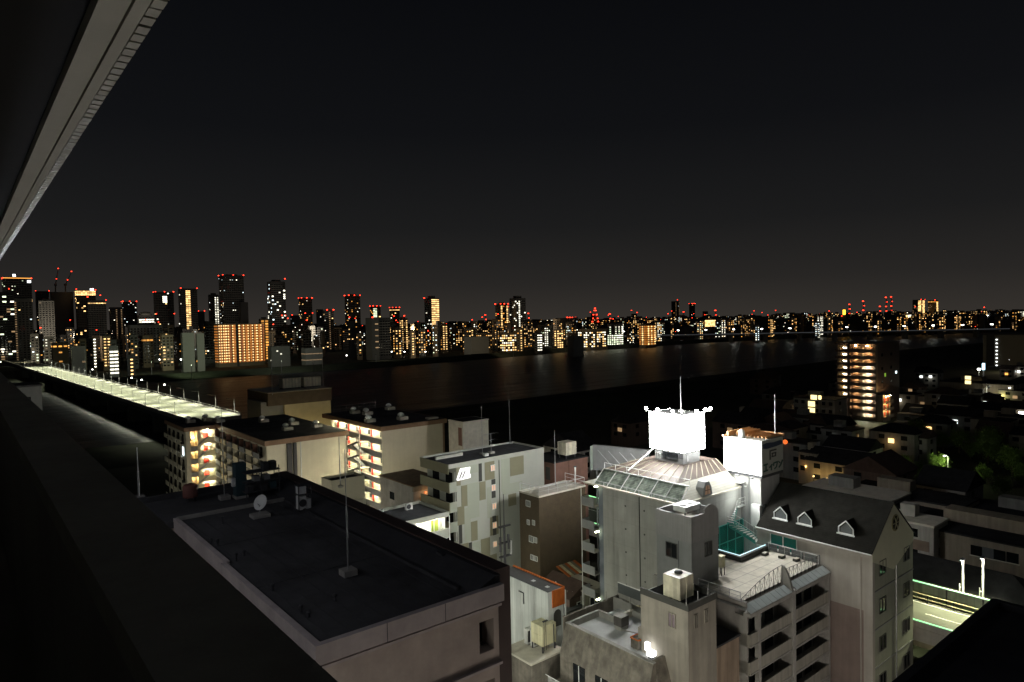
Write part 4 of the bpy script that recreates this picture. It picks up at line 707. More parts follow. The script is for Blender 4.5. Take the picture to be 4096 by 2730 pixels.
for px in (3125, 3222, 3387):
    q = XP(px, 2085 if px < 3200 else (2095 if px < 3300 else 2128), GX0+1.25); y_ = q[1]; xf = GX0+1.1; zb = roofz(xf)-.1; f = 1.35
    extr('dormer', t, [(xf, y_-.62*f, zb), (xf, y_+.62*f, zb), (xf, y_+.62*f, zb+.55*f), (xf, y_, zb+1.15*f), (xf, y_-.62*f, zb+.55*f)], (2.3, 0, 0), darkslate)
    extr('dormer_pane', t, [(xf-.02, y_-.48*f, zb+.15*f), (xf-.02, y_+.48*f, zb+.15*f), (xf-.02, y_+.48*f, zb+.5*f), (xf-.02, y_, zb+.98*f), (xf-.02, y_-.48*f, zb+.5*f)], (.02, 0, 0), glassg)
    for u_, v_ in zip([(-.6, .08), (.6, .08), (.6, .56), (0, 1.14), (-.6, .56)], [(.6, .08), (.6, .56), (0, 1.14), (-.6, .56), (-.6, .08)]): tube('dormer_trim', t, (xf-.05, y_+u_[0]*f, zb+u_[1]*f), (xf-.05, y_+v_[0]*f, zb+v_[1]*f), .07, steelw, n=5)
    bx('dormer_sill', t, xf-.22, xf-.04, y_-.98, y_+.98, zb-.02, zb+.1, steelw)

# ------------------------------------------------------------------ weathered low building with sloped walls, tank tower on it
t = thing('weathered_building', 'weathered concrete building with sloping parapet walls and a flat grey roof', 'building', (49, 44, 0)); FZ = 15.0
fx0, fx1, fy0, fy1 = 47.0, 56.6, 39.0, 49.9
bx('wall', t, fx0+.3, fx1, fy0+.2, fy1-.2, 0, FZ-.7, conc_old); bx('roof_surface', t, fx0+.3, fx1-.2, fy0+.3, fy1-.3, FZ-.7, FZ-.6, M('pale_grey_roof', (.36, .37, .37), .9, .15, .6, bump=.3))
extr('sloped_wall', t, [(fx0, fy0-.3, FZ), (fx0+.35, fy0-.3, FZ), (fx0+.35, fy0-.3, FZ-2.9), (fx0-.95, fy0-.3, FZ-2.9)], (0, fy1-fy0+.3, 0), conc_old)
extr('sloped_wall', t, [(fx0+.36, fy0, FZ), (fx0+.36, fy0+.3, FZ), (fx0+.36, fy0+.3, FZ-2.9), (fx0+.36, fy0-.9, FZ-2.9)], (2.1, 0, 0), conc_old)
bx('coping', t, fx0-.04, fx0+.38, fy0-.3, fy1+.04, FZ+.003, FZ+.06, concp); bx('rear_parapet', t, fx0+.36, 51.8, fy1-.3, fy1, FZ-1.2, FZ+.05, concp); bx('rear_parapet', t, 51.5, 51.8, 47.6, fy1-.3, FZ-1.2, FZ+.05, concp); bx('rear_parapet', t, 51.8, 54.4, 47.3, 47.6, FZ-1.2, FZ+.05, concl); bx('rear_parapet', t, 54.1, 54.4, 44.0, 47.3, FZ-1.2, FZ+.05, concp); bx('rear_parapet', t, 54.4, fx1, 43.7, 44, FZ-1.2, FZ+.05, concl)
bx('outer_parapet', t, fx0+.2, fx1+.6, fy1+.5, fy1+.7, 0, FZ+.35, conc_old); bx('outer_parapet', t, 54.6, 54.8, 47.8, fy1+.5, 0, FZ+.4, concp)
for a, b in ((47.4, fy1+.6), (50.2, fy1+.6), (53.6, fy1+.6), (54.7, 49.9), (54.7, 48), (56.9, fy1+.6)): tube('rod', t, (a, b, FZ+.3), (a, b, FZ+1.25), .025, dsteel, n=4)
for a in (40.6, 43.4, 46.4):
    bx('window', t, fx0-.96, fx0-.9, a, a+1.6, FZ-5.2, FZ-3.1, glassd); bx('window_post', t, fx0-1.0, fx0-.9, a+.75, a+.83, FZ-5.2, FZ-3.1, steelw)
bx('lower_wall', t, fx0-.9, fx0+.3, fy0-.3, fy1, 0, FZ-2.95, conc_old); bx('balcony', t, fx0-3.0, fx0-.9, fy0-2, fy1, FZ-5.6, FZ-5.35, conc_old)
extr('balcony_apron', t, [(fx0-3.0, fy0-2, FZ-5.6), (fx0-2.8, fy0-2, FZ-5.6), (fx0-2.8, fy0-2, FZ-9), (fx0-4.0, fy0-2, FZ-9)], (0, fy1-fy0+2, 0), conc_old)
rl = thing('balcony_railing', 'railing with many thin bars along the balcony of the weathered building', 'railing', (fx0-2.9, 44, FZ-5.35))
tube('rail', rl, (fx0-2.9, fy0-2, FZ-4.3), (fx0-2.9, fy1, FZ-4.3), .04, steelw, n=5); tube('rail', rl, (fx0-2.9, fy0-2, FZ-5.2), (fx0-2.9, fy1, FZ-5.2), .03, steelw, n=5)
for i in range(72): y_ = fy0-1.9+i*.175; bx('bar', rl, fx0-2.915, fx0-2.885, y_-.015, y_+.015, FZ-5.33, FZ-4.3, steelw)
x, y, h, q = stand(2485, 2515, 2462, FZ-.6); c_ = thing('roof_box', 'dark box unit on a pipe frame in the middle of the flat grey roof', 'air conditioner', (x, y, FZ-.6)); bx('casing', c_, x-.55, x+.6, y-.5, y+.5, FZ-.2, FZ+.75, M('brown_grey_box', (.10, .09, .085), .6)); bx('lid', c_, x-.58, x+.63, y-.53, y+.53, FZ+.75, FZ+.8, concp); bx('plinth', c_, x-.5, x+.55, y-.45, y+.45, FZ-.6, FZ-.2, concp)
tube('pipe', c_, (x-.6, y-.6, FZ-.35), (x+.4, y-3.2, FZ-.35), .06, concp, n=6)
x, y, h, q = stand(2552, 2595, 2540, FZ-.6); c_ = thing('roof_box', 'rusty framed equipment box beside the tank tower on the grey roof', 'cabinet', (x, y, FZ-.6)); bx('casing', c_, x-.5, x+.5, y-.45, y+.45, FZ-.45, FZ+.45, conc_old)
for a, b in ((-.5, 0), (.5, 0)): bx('frame', c_, x+a-.05, x+a+.05, y-.5, y+.5, FZ+.42, FZ+.52, rust)
for b in (-.5, .5): bx('frame', c_, x-.45, x+.45, y+b-.05, y+b+.05, FZ+.42, FZ+.52, rust)
bx('foot', c_, x-.4, x+.4, y-.3, y+.3, FZ-.6, FZ-.45, concp)
x, y, h, q = stand(2605, 2635, 2590, FZ-.6); c_ = thing('glowing_board', 'small white board given its own blazing glow at the parapet corner of the weathered building', 'sign', (x, y, FZ-.6)); lb = EM('white_board_glow', (1, 1, .98), 5, True)
bx('lit_panel', c_, x-.32, x+.3, y-.35, y+.3, FZ-.3, FZ+.12, lb); bx('lit_panel', c_, x-.3, x+.0, y+.05, y+.5, FZ+.12, FZ+.85, lb); bx('bracket', c_, x-.2, x+.2, y-.2, y+.2, FZ-.6, FZ-.3, dsteel)  # lamplit white board; the lamp's light is put in as glow
KX0, KX1, KY0, KY1, KZ = 49.0, 53.2, 36.4, 39.75, 20.3
t = thing('tank_tower', 'square beige tower with small windows and a water tank behind black parapets', 'building', (51, KY0, 0)); kt = M('beige_render', (.29, .265, .225), .85, .1, .7, streak=.2)
bx('wall', t, KX0, KX1, KY0, KY1+2, 8.6, KZ-.35, kt); bx('annex_wall', t, KX0+.2, KX1+3, KY1+2, 42.3, 0, 16.5, kt); bx('lower_wall', t, KX0+1.9, KX1+4, KY0+1.2, 42, 0, 8.6, kt)
for q in ((KX0-.08, KX1+.08, KY0-.08, KY0+.08), (KX0-.08, KX0+.08, KY0+.08, KY1+2), (KX1-.08, KX1+.08, KY0+.08, KY1+2)): bx('black_parapet', t, *q, KZ-.36, KZ+.25, mosd)
bx('top_floor', t, KX0+.1, KX1-.1, KY0+.1, KY1+1.9, KZ-.34, KZ-.3, black)
for q in ((1650, 240, 1730, 400),): a, b, c, d = rectW(*q, 2150, 2380, 3.137, KX0); win(t, 'W', a, b, c, d, KX0, M('mauve_shutter', (.19, .15, .17), .7), frame=kt)
for q in ((1967, 255, 2003, 410), (2096, 190, 2130, 338)): a, b, c, d = rectS(*q, 2150, 2380, 3.137, KY0); win(t, 'S', a, b, c, d, KY0, glassd, frame=kt)
bx('lower_annex', t, KX1+.02, KX1+4.6, KY0+.6, 41.5, 0, 14.8, M('tan_render', (.30, .23, .17), .85, .1, .7, streak=.3)); bx('annex_cap', t, KX1+.02, KX1+4.7, KY0+.5, 41.6, 14.8, 15.0, roofblk2)
bx('porch_lamp', t, KX0+1.2, KX0+1.6, KY0+1.0, KY0+1.15, 8.3, 8.4, lampw); lamp(t, (KX0+1.0, KY0+.7, 7.6), 70, (1, .92, .4), .15); extr('stair_soffit', t, [(KX0+.3, KY0+.4, 8.6), (KX0+1.9, KY0+.4, 8.6), (KX0+1.9, KY0+.4, 6.6), (KX0+1.7, KY0+.4, 6.4)], (0, .8, 0), cream)
x, y, h, q = stand(2743, 2412, 2290, KZ-.3); c_ = thing('roof_water_tank', 'stained cream panel water tank with a round hatch on the beige tower', 'tank', (x, y, KZ-.3))
bx('body', c_, x-.95, x+.95, y-.1, y+1.75, KZ+.15, KZ+2.15, tankw); bx('stand', c_, x-.85, x+.85, y, y+1.65, KZ-.3, KZ+.15, dsteel); lathe('hatch', c_, (x+.2, y+.9, KZ+2.15), [(.38, 0), (.38, .1), (.3, .18), (.05, .2)], dsteel, 14)
for s in (-.96, 0, .93): bx('panel_rib', c_, x+s-.02, x+s+.05, y-.14, y-.1, KZ+.15, KZ+2.15, tankw)
for a in (-1.5, .2, 1.7): tube('guard_post', c_, (x+a, KY0, KZ+.2), (x+a, KY0, KZ+1.1), .03, steel, n=4)

# white corrugated building, cream tank, small roofs between the hotel and the black-roofed block
t = thing('white_shed_building', 'narrow white building with a rusty orange sheet band over an arched opening', 'building', (48.3, 53, 0)); zt = 17.0
bx('wall', t, 47.4, 49.6, 53.0, 61.5, 0, zt, whitec); bx('roof_surface', t, 47.45, 49.55, 53.1, 61.4, zt, zt+.03, asph); bx('orange_sheet', t, 47.95, 49.7, 52.9, 53.0, zt-1.75, zt+.1, rust); bx('orange_edge', t, 49.55, 49.75, 52.92, 61.5, zt-.1, zt+.15, rust)
n_ = 8; extr('arched_opening', t, [(48.15, 52.96, zt-3.9), (49.2, 52.96, zt-3.9), (49.2, 52.96, zt-2.6)]+[(48.675+.525*math.cos(math.pi*i/n_), 52.96, zt-2.6+.5*math.sin(math.pi*i/n_)) for i in range(1, n_)]+[(48.15, 52.96, zt-2.6)], (0, .05, 0), mosd)
for q in (54.0, 56.3): bx('skylight', t, 48.2, 48.6, q, q+.4, zt+.03, zt+.08, steelw)
tube('vent_duct', t, (47.36, 57.8, zt-1.2), (47.36, 57.0, zt-1.2), .06, dsteel); tube('vent_duct', t, (47.36, 57.0, zt-1.2), (47.36, 57.0, zt-2.4), .06, dsteel); bx('drain_pipe', t, 49.75, 49.9, 52.9, 53.05, 3, zt-.3, steelw)
x, y, h, q = stand(2192, 2600, 2490, 11.2); t = thing('rack_water_tank', 'cream square water tank on a dark steel rack below the white building', 'tank', (x, y, 11.2))
bx('body', t, x-1.0, x+.9, y-.3, y+1.5, 11.9, 14.0, tanky); bx('seam', t, x-1.03, x+.93, y-.33, y+1.53, 12.9, 12.98, tanky); bx('hatch', t, x-.2, x+.5, y+.4, y+.6, 14.0, 14.1, dsteel)
for a in (-.9, .8):
    for b in (-.2, 1.4): bx('leg', t, x+a-.07, x+a+.07, y+b-.07, y+b+.07, 11.2, 11.9, dsteel)
for a in (-.85, -.6): tube('ladder_rail', t, (x+a, y-.4, 11.5), (x+a, y-.4, 14.6), .03, dsteel, n=5)
tube('pipe', t, (x+.5, y-.4, 11.4), (x+.5, y-.4, 13.9), .05, dsteel, n=5)
t = thing('rack_roof_building', 'dim flat-roofed low building carrying the cream tank rack', 'building', (x, y, 0)); bx('wall', t, x-3.2, x+1.3, y-1, y+3.4, 0, 11.0, conc_old); bx('roof_slab', t, x-3.3, x+1.4, y-1.1, y+3.5, 11.0, 11.2, concl)
for k, (a, b) in enumerate(((2115, 2575), (2140, 2585))):
    p = ZP(a, b, 11.2); c_ = thing('roof_condenser', 'pale box air conditioner on the low roof under the white building', 'air conditioner', (p[0], p[1], 11.2), 'air conditioners under the white building'); bx('casing', c_, p[0]-.4, p[0]+.4, p[1]-.25, p[1]+.25, 11.3, 12.9, white); bx('grille', c_, p[0]-.3, p[0]+.3, p[1]-.28, p[1]-.25, 11.5, 12.7, dsteel); bx('foot', c_, p[0]-.3, p[0]+.3, p[1]-.3, p[1]+.3, 11.2, 11.3, concp)
for k, (a, b, zz, w, d, m, rm, lb) in enumerate(((2275, 2330, 8.5, 5.5, 6, hw[3], roofbr, 'small house with a brown pitched roof under the brown tiled building'), (2325, 2320, 9.0, 3.6, 5, hw[2], concl, 'small flat pale house tucked against the mansard hotel'), (2270, 2400, 7.0, 5, 4, hw[1], roofgry, 'low grey-roofed house crowded with aerials beside the concrete hotel wall'))):
    p = ZP(a, b, zz); t = thing('small_house', lb, 'house', (p[0], p[1], 0)); bx('wall', t, p[0]-w/2, p[0]+w/2, p[1]-d/2, p[1]+d/2, 0, zz-.6, m)
    if k == 0: extr('roof', t, [(p[0]-w/2-.3, p[1]-d/2-.3, zz-.7), (p[0]+w/2+.3, p[1]-d/2-.3, zz-.7), (p[0], p[1]-d/2-.3, zz+.9)], (0, d+.6, 0), rm)
    else: bx('roof', t, p[0]-w/2-.15, p[0]+w/2+.15, p[1]-d/2-.15, p[1]+d/2+.15, zz-.6, zz-.4, rm)
    win(t, 'S', p[0]-w/4, p[0]+w/4, zz-3, zz-1.6, p[1]-d/2, glassd, frame=steelw)
    if k == 2:
        for i in range(9): a_ = p[0]-2+random.random()*4.2; b_ = p[1]-1.6+random.random()*3.2; tube('aerial', t, (a_, b_, zz-.4), (a_, b_, zz+1.5), .03, steel, n=4); tube('aerial_arm', t, (a_-.7, b_-.3, zz+1.2-.1*i*.5), (a_+.7, b_+.3, zz+1.2-.1*i*.5), .025, steelw, n=4)
p = ZP(2292, 2275, 10.2); t = thing('awning', 'orange and yellow striped sheet awning under the brown tiled building', 'awning', (p[0], p[1], 9.5))
for i in range(7): extr('awning_strip', t, [(p[0]-2.0+i*.55, p[1]-1.2, 9.8), (p[0]-1.5+i*.55, p[1]-1.2, 9.8), (p[0]-1.5+i*.55, p[1]+1.4, 10.6), (p[0]-2.0+i*.55, p[1]+1.4, 10.6)], (0, 0, .04), (rust, tanky, hw[0])[i % 3])
p = ZP(2340, 2428, 4.0); t = thing('lit_shopfront', 'bright white shop window glowing at street level beside the concrete hotel wall', 'shop', (p[0], p[1], 0)); bx('wall', t, p[0]-2.2, p[0]+1.8, p[1], p[1]+4, 0, 6, hw[1]); bx('window', t, p[0]-1.0, p[0]+.9, p[1]-.06, p[1], 2.9, 5.1, lithw); bx('window_post', t, p[0]+.2, p[0]+.3, p[1]-.1, p[1]-.06, 2.9, 5.1, dsteel); bx('fascia', t, p[0]-2.2, p[0]+1.8, p[1]-.2, p[1], 5.2, 5.8, hw[3]); lamp(t, (p[0], p[1]-1.2, 4.2), 60, (.9, 1, .95), .3)
p = ZP(2243, 2375, 14.2); q = ZP(2200, 2300, 14.2); t = thing('pipe_frame', 'thin bent pipe frame standing by the white building', 'frame', (p[0], p[1], 10)); tube('leg', t, (p[0]+2, p[1]+3, 9), (p[0]+2, p[1]+3, 14.2), .05, steelw, n=5); tube('leg', t, (p[0], p[1], 9), (p[0], p[1], 13.6), .05, steelw, n=5); tube('bar', t, (p[0]+2, p[1]+3, 14.2), (p[0]+.5, p[1]+.8, 14.2), .05, steelw, n=5); tube('bar', t, (p[0]+.5, p[1]+.8, 14.2), (p[0], p[1], 13.6), .05, steelw, n=5)
# telecom pole in front of the panel wall
p = DP(2020, 2270, 70); t = thing('telecom_pole', 'dark telecom pole with antenna drums rising in front of the panel-clad wall', 'pole', (p[0], p[1], 0)); zp = DP(2020, 2100, 70)[2]; zq = DP(2020, 1975, 70)[2]
tube('pole', t, (p[0], p[1], 0), (p[0], p[1], zp), .2, dsteel, .13); tube('rod', t, (p[0], p[1], zp), (p[0], p[1], zq), .06, dsteel, .03, n=5)
for s, zz in ((-.45, -1.2), (.42, -1.0), (.7, -1.6)): tube('antenna_drum', t, (p[0]+s, p[1]-.3*s, zp+zz-1.5), (p[0]+s, p[1]-.3*s, zp+zz), .12, dsteel if s < .6 else steel, n=8)
for zz in (-.1, -1.8, -3.2): bx('cross_arm', t, p[0]-.7, p[0]+.8, p[1]-.1, p[1]+.1, zp+zz-.08, zp+zz+.08, dsteel)
tube('cable', t, (p[0]-.3, p[1]-.3, 0), (p[0]-.3, p[1]-.3, zp-1), .06, dsteel, n=5)

# neighbouring black roof at the lower corner
p = ZP(3970, 2392, 36); t = thing('black_roof_block', 'pitch-dark flat-roofed block beside the expressway view', 'building', (p[0]-8, p[1]-8, 0))
bx('wall', t, p[0]-17, p[0]-.2, p[1]-22, p[1]-.2, 0, 35.4, darktile); bx('roof_surface', t, p[0]-17, p[0]-.25, p[1]-22, p[1]-.25, 35.4, 35.75, roofblk)
bx('parapet', t, p[0]-17, p[0], p[1]-.25, p[1], 35.2, 36, roofblk2); bx('parapet', t, p[0]-.25, p[0], p[1]-22, p[1]-.25, 35.2, 36, roofblk2)

# ------------------------------------------------------------------ expressway
t = thing('expressway_viaduct', 'lit expressway deck with green-edged barriers passing the gabled building', 'viaduct', (92.5, 0, 0)); EZ = 8.0; ex0, ex1 = 88.3, 97.0
bx('deck', t, ex0-.4, ex1+.5, -200, 120, EZ-1.6, EZ, concp); bx('carriageway', t, ex0, ex1, -200, 120, EZ, EZ+.02, roadm)
ztop = XP(3800, 2363, ex1)[2]; bx('noise_barrier', t, ex1, ex1+.15, -200, 120, EZ, ztop, M('grey_green_panel', (.27, .30, .25), .6, .12, .8, streak=.25, brick=(2.0, 30, .02, .7)))
for i in range(40): bx('barrier_post', t, ex1-.08, ex1, -60+i*4, -59.85+i*4, EZ, ztop, dsteel)
tube('glow_rail', t, (ex1+.07, -200, ztop+.06), (ex1+.07, 120, ztop+.06), .09, greenglow, n=6); tube('guard_rail', t, (ex1-.55, -200, EZ+.95), (ex1-.55, 120, EZ+.95), .07, tanky, n=6); tube('guard_rail', t, (ex1-.75, -200, EZ+.45), (ex1-.75, 120, EZ+.45), .06, tanky, n=6)  # lamplit barrier top, its green light given as own glow
for i in range(60): bx('guard_post', t, ex1-.62, ex1-.5, -80+i*3, -79.86+i*3, EZ, EZ+.95, dsteel)
bx('near_barrier', t, ex0-.3, ex0, -200, 120, EZ, EZ+.75, concp); tube('glow_rail', t, (ex0-.15, -200, EZ+.82), (ex0-.15, 120, EZ+.82), .07, greenglow, n=6)
bx('edge_line', t, ex0+.75, ex0+.9, -200, 120, EZ+.02, EZ+.026, paint); bx('edge_line', t, ex1-1.3, ex1-1.15, -200, 120, EZ+.02, EZ+.026, paint)
for i in range(10): bx('lane_line', t, 92.6, 92.76, -66+i*18, -57+i*18, EZ+.02, EZ+.026, paint)
for i in range(6): bx('pier', t, 91.5, 94, -60+i*34, -57.5+i*34, 0, EZ-1.6, concp)
for k, (a, b, c) in enumerate(((3852, 2380, 2240), (3932, 2398, 2233))):
    q = XP(a, b, 98.6); zb, zh = q[2], XP(a, c, 98.6)[2]; y_ = q[1]; c_ = thing('expressway_lamp', 'white tapered lamp post with a ladder bracket behind the expressway barrier', 'lamp post', (98.6, y_, 0), 'lamp posts beside the expressway')
    tube('post', c_, (98.6, y_, 0), (98.6, y_, zh), .13, white, .12); bx('lamp_head', c_, 98.0, 98.9, y_-.2, y_+.2, zh+.05, zh+.2, dsteel); bx('lens', c_, 98.05, 98.45, y_-.15, y_+.15, zh, zh+.05, lampw); lamp(c_, (98.1, y_-.1, zh-.25), 260, (1, 1, .8), .12); flood(c_, (97.9, y_-.1, zh-.1), (-.55, 0, -1), 7000, (1, 1, .62), 120)
    for zz in (zb-.2, zb+.9): bx('bracket_rung', c_, 98.2, 98.6, y_+.2, y_+.28, zz, zz+.07, white)
    bx('bracket_rail', c_, 98.15, 98.25, y_+.2, y_+.3, zb-.4, zb+1.5, white)
for y_ in (-25, 5, 62): c_ = thing('expressway_lamp', 'plain lamp post on the expressway past the two ladder-bracket posts', 'lamp post', (98.6, y_, 0), 'further expressway lamps'); tube('post', c_, (98.6, y_, 0), (98.6, y_, 14.2), .13, white, .1); bx('lamp_head', c_, 97.6, 98.8, y_-.2, y_+.2, 14.2, 14.35, dsteel); flood(c_, (97.7, y_, 13.9), (-.55, 0, -1), 6000, (1, 1, .62), 120)

# ------------------------------------------------------------------ street lamps in the streets below
def street_lamp(x, y, h, pw, col, lb, grp='street lamps in the canyon streets'):
    c_ = thing('street_lamp', lb, 'street lamp', (x, y, 0), grp); tube('pole', c_, (x, y, 0), (x, y, h), .09, steel, .06); tube('arm', c_, (x, y, h), (x+.9, y, h+.25), .05, steel, n=6); bx('head', c_, x+.7, x+1.4, y-.15, y+.15, h+.25, h+.37, steel); bx('lens', c_, x+.75, x+1.35, y-.12, y+.12, h+.2, h+.25, lampw)
    lamp(c_, (x+1.05, y, h-.1), pw, col, .25)
PINK = (1, .89, .81); WRM = (1, .93, .74); NEU = (.98, 1, .84)
for x, y, pw, c in ((14, 12, 5200, PINK), (30, 4, 2600, PINK), (26, 20, 1400, PINK), (42, 24, 1800, WRM), (62, 22, 1300, PINK), (72, 14, 300, PINK), (38, 46, 1500, NEU), (38, 66, 1500, NEU), (30, 84, 1600, NEU), (36, 104, 2200, WRM), (44, 120, 3000, WRM), (60, 116, 3600, WRM), (56, 70, 900, NEU), (5.5, 30, 1900, NEU), (5.5, 12, 2300, NEU), (6, 55, 1500, PINK), (57, 160, 2600, (1, .85, .5)), (36, 150, 2200, WRM), (72, 178, 6000, (1, .82, .42)), (104, 60, 350, WRM)):
    street_lamp(x, y, 8.5, pw, c, 'grey street lamp with a single arm in the streets between the buildings')

# ------------------------------------------------------------------ river bridge with lights in its handrails
t = thing('river_bridge', 'long brightly lit road bridge crossing the dark river', 'bridge', (0, 0, 0)); ZB = 11.0
ra, rb = ZP(935, 1656, ZB)[:2], ZP(175, 1462, ZB)[:2]; dv = (rb-ra)/np.linalg.norm(rb-ra); nv = np.array([-dv[1], dv[0]])
la = ZP(715, 1664, ZB)[:2]; bw = float(abs((la-ra)@nv)); sg_ = 1 if (la-ra)@nv > 0 else -1; Lb = float(np.linalg.norm(rb-ra))
BA = math.atan2(dv[1], dv[0]); t.location = (*ra, 0)
def bb(nm, s0, s1, o0, o1, z0, z1, m):          # box in the bridge's own axes (along, across from the down-river edge)
    c = ra+dv*(s0+s1)/2+nv*sg_*(o0+o1)/2; o = link(nm, cube_mesh(m), t, (c[0], c[1], (z0+z1)/2), (0, 0, BA), (abs(s1-s0), abs(o1-o0), abs(z1-z0))); return o
E0, E1 = -6, Lb+160
bb('deck', E0, E1, -.8, bw+.8, ZB-1.4, ZB-.02, concp); bb('carriageway', E0, E1, 0, bw, ZB-.02, ZB, deckm)
for o in (bw*.5,): 
    for k in range(int((E1-E0)/12)): bb('lane_line', E0+k*12, E0+k*12+6, o-.08, o+.08, ZB, ZB+.01, paint)
for o in (1.9, bw-1.9): bb('edge_line', E0, E1, o-.08, o+.08, ZB, ZB+.01, paint)
girder = M('bridge_girder', (.07, .08, .075), .7)
for o in (.3, bw-.3): bb('girder', E0, E1, o-.2, o+.2, ZB-3.4, ZB-1.4, girder)
for o in (-.6, bw+.6): bb('kerb', E0, E1, o-.15, o+.15, ZB, ZB+.25, concp); bb('top_rail', E0, E1, o-.05, o+.05, ZB+1.0, ZB+1.1, steel)
k = 0; s = E0+4
while s < E1-2:
    for o in (-.6, bw+.6): bb('rail_lamp', s-.9, s+.9, o-.03, o+.03, ZB+.86, ZB+.96, rail_l); bb('rail_post', s-3.2, s-3.1, o-.05, o+.05, ZB+.25, ZB+1.0, steel)
    s += 11
for i in range(12):
    s = 5+i*46
    if s < E1: bb('pier', s-1.4, s+1.4, .5, bw-.5, -1, ZB-3.4, girder); bb('pier_cap', s-2, s+2, -.3, bw+.3, ZB-3.42, ZB-2.6, girder)
for side in (0, 1):
    for i in range(22):
        s = 2+i*22+11*side; sd = -1 if side == 0 else 1; q = ra+dv*s+nv*sg_*(-1.0 if side == 0 else bw+1.0); q2 = q-nv*sg_*2.6*sd; on = side == 0 and i in (4, 6, 7, 12)
        c_ = thing('bridge_lamp_post', 'slender post with a bright lamp head on the river bridge' if on else 'slender cut-off lamp post on the %s edge of the river bridge' % ('down-river', 'up-river')[side], 'lamp post', (q[0], q[1], ZB), 'bright lamp posts on the bridge' if on else 'cut-off lamp posts on the %s bridge edge' % ('down-river', 'up-river')[side])
        tube('post', c_, (q[0], q[1], ZB-.5), (q[0], q[1], ZB+5.4), .1, steel, .07, n=6); tube('arm', c_, (q[0], q[1], ZB+5.4), (q2[0], q2[1], ZB+6.0), .06, steel, n=5)
        bx('lamp_head', c_, q2[0]-.45, q2[0]+.45, q2[1]-.45, q2[1]+.45, ZB+5.95, ZB+6.1, dsteel); flood(c_, (q2[0], q2[1], ZB+5.8), (-nv[0]*sg_*sd*.15, -nv[1]*sg_*sd*.15, -1), 8500, (1, 1, .76), 158, .2)
        if on: bx('lens', c_, q2[0]-.35, q2[0]+.35, q2[1]-.35, q2[1]+.35, ZB+6.1, ZB+6.45, lampw)
# pale utility building under the bridge approach
p = DP(170, 1640, 150); t = thing('pale_utility_building', 'pale blank building standing below the bridge beside our parapet', 'building', (p[0], p[1], 0)); zt = DP(165, 1545, 150)[2]
bx('wall', t, p[0]-8, p[0], p[1], p[1]+10, 0, zt, greyw); bx('roof_slab', t, p[0]-8.2, p[0]+.2, p[1]-.2, p[1]+10.2, zt, zt+.4, dsteel); bx('window', t, p[0]-5, p[0]-2, p[1]-.05, p[1], zt-3.4, zt-2.2, glassd)
street_lamp(p[0]-2, p[1]-14, 8, 1600, NEU, 'grey street lamp with a single arm in the streets between the buildings')

# ------------------------------------------------------------------ two far expressway bridges up-river
def far_bridge(label, pts, z, dpt, lamps, dy):
    a, b = DP(pts[0], HX(pts[0]), dpt[0]), DP(pts[1], HX(pts[1]), dpt[1]); d = (b-a)[:2]; L_ = np.linalg.norm(d); an = math.atan2(d[1], d[0]); d = d/L_; nn = np.array([-d[1], d[0]])
    t = thing('far_river_bridge', label, 'bridge', (a[0], a[1], 0))
    def B(nm, s0, s1, o0, o1, z0, z1, m): c = a[:2]+d*(s0+s1)/2+nn*(o0+o1)/2; return link(nm, cube_mesh(m), t, (c[0], c[1], (z0+z1)/2), (0, 0, an), (abs(s1-s0), abs(o1-o0), abs(z1-z0)))
    B('deck', 0, L_, 0, 16, z-2, z, concp); B('lit_parapet', 0, L_, -.3, -.02, z, z+.9, EM('dim_lit_rail', (.85, .92, 1), .05))
    n = int(L_/55)
    for i in range(n): B('pier', 20+i*55, 24+i*55, 2, 14, 0, z-2, concp)
    for i in range(lamps):
        s = L_*(i+.5)/lamps; B('lamp_post', s-.2, s+.2, 7.8, 8.2, z, z+dy, steel); B('lamp', s-1.3, s+1.3, 6.6, 9.4, z+dy, z+dy+1.1, lampw)
far_bridge('far low bridge with a row of white lamps over the wide river', (2330, 4040), 13, (1130, 1080), 15, 7)
far_bridge('farther bridge carrying a thin lit line and white lamps behind the low bridge', (3310, 4300), 20, (1750, 1500), 11, 9)

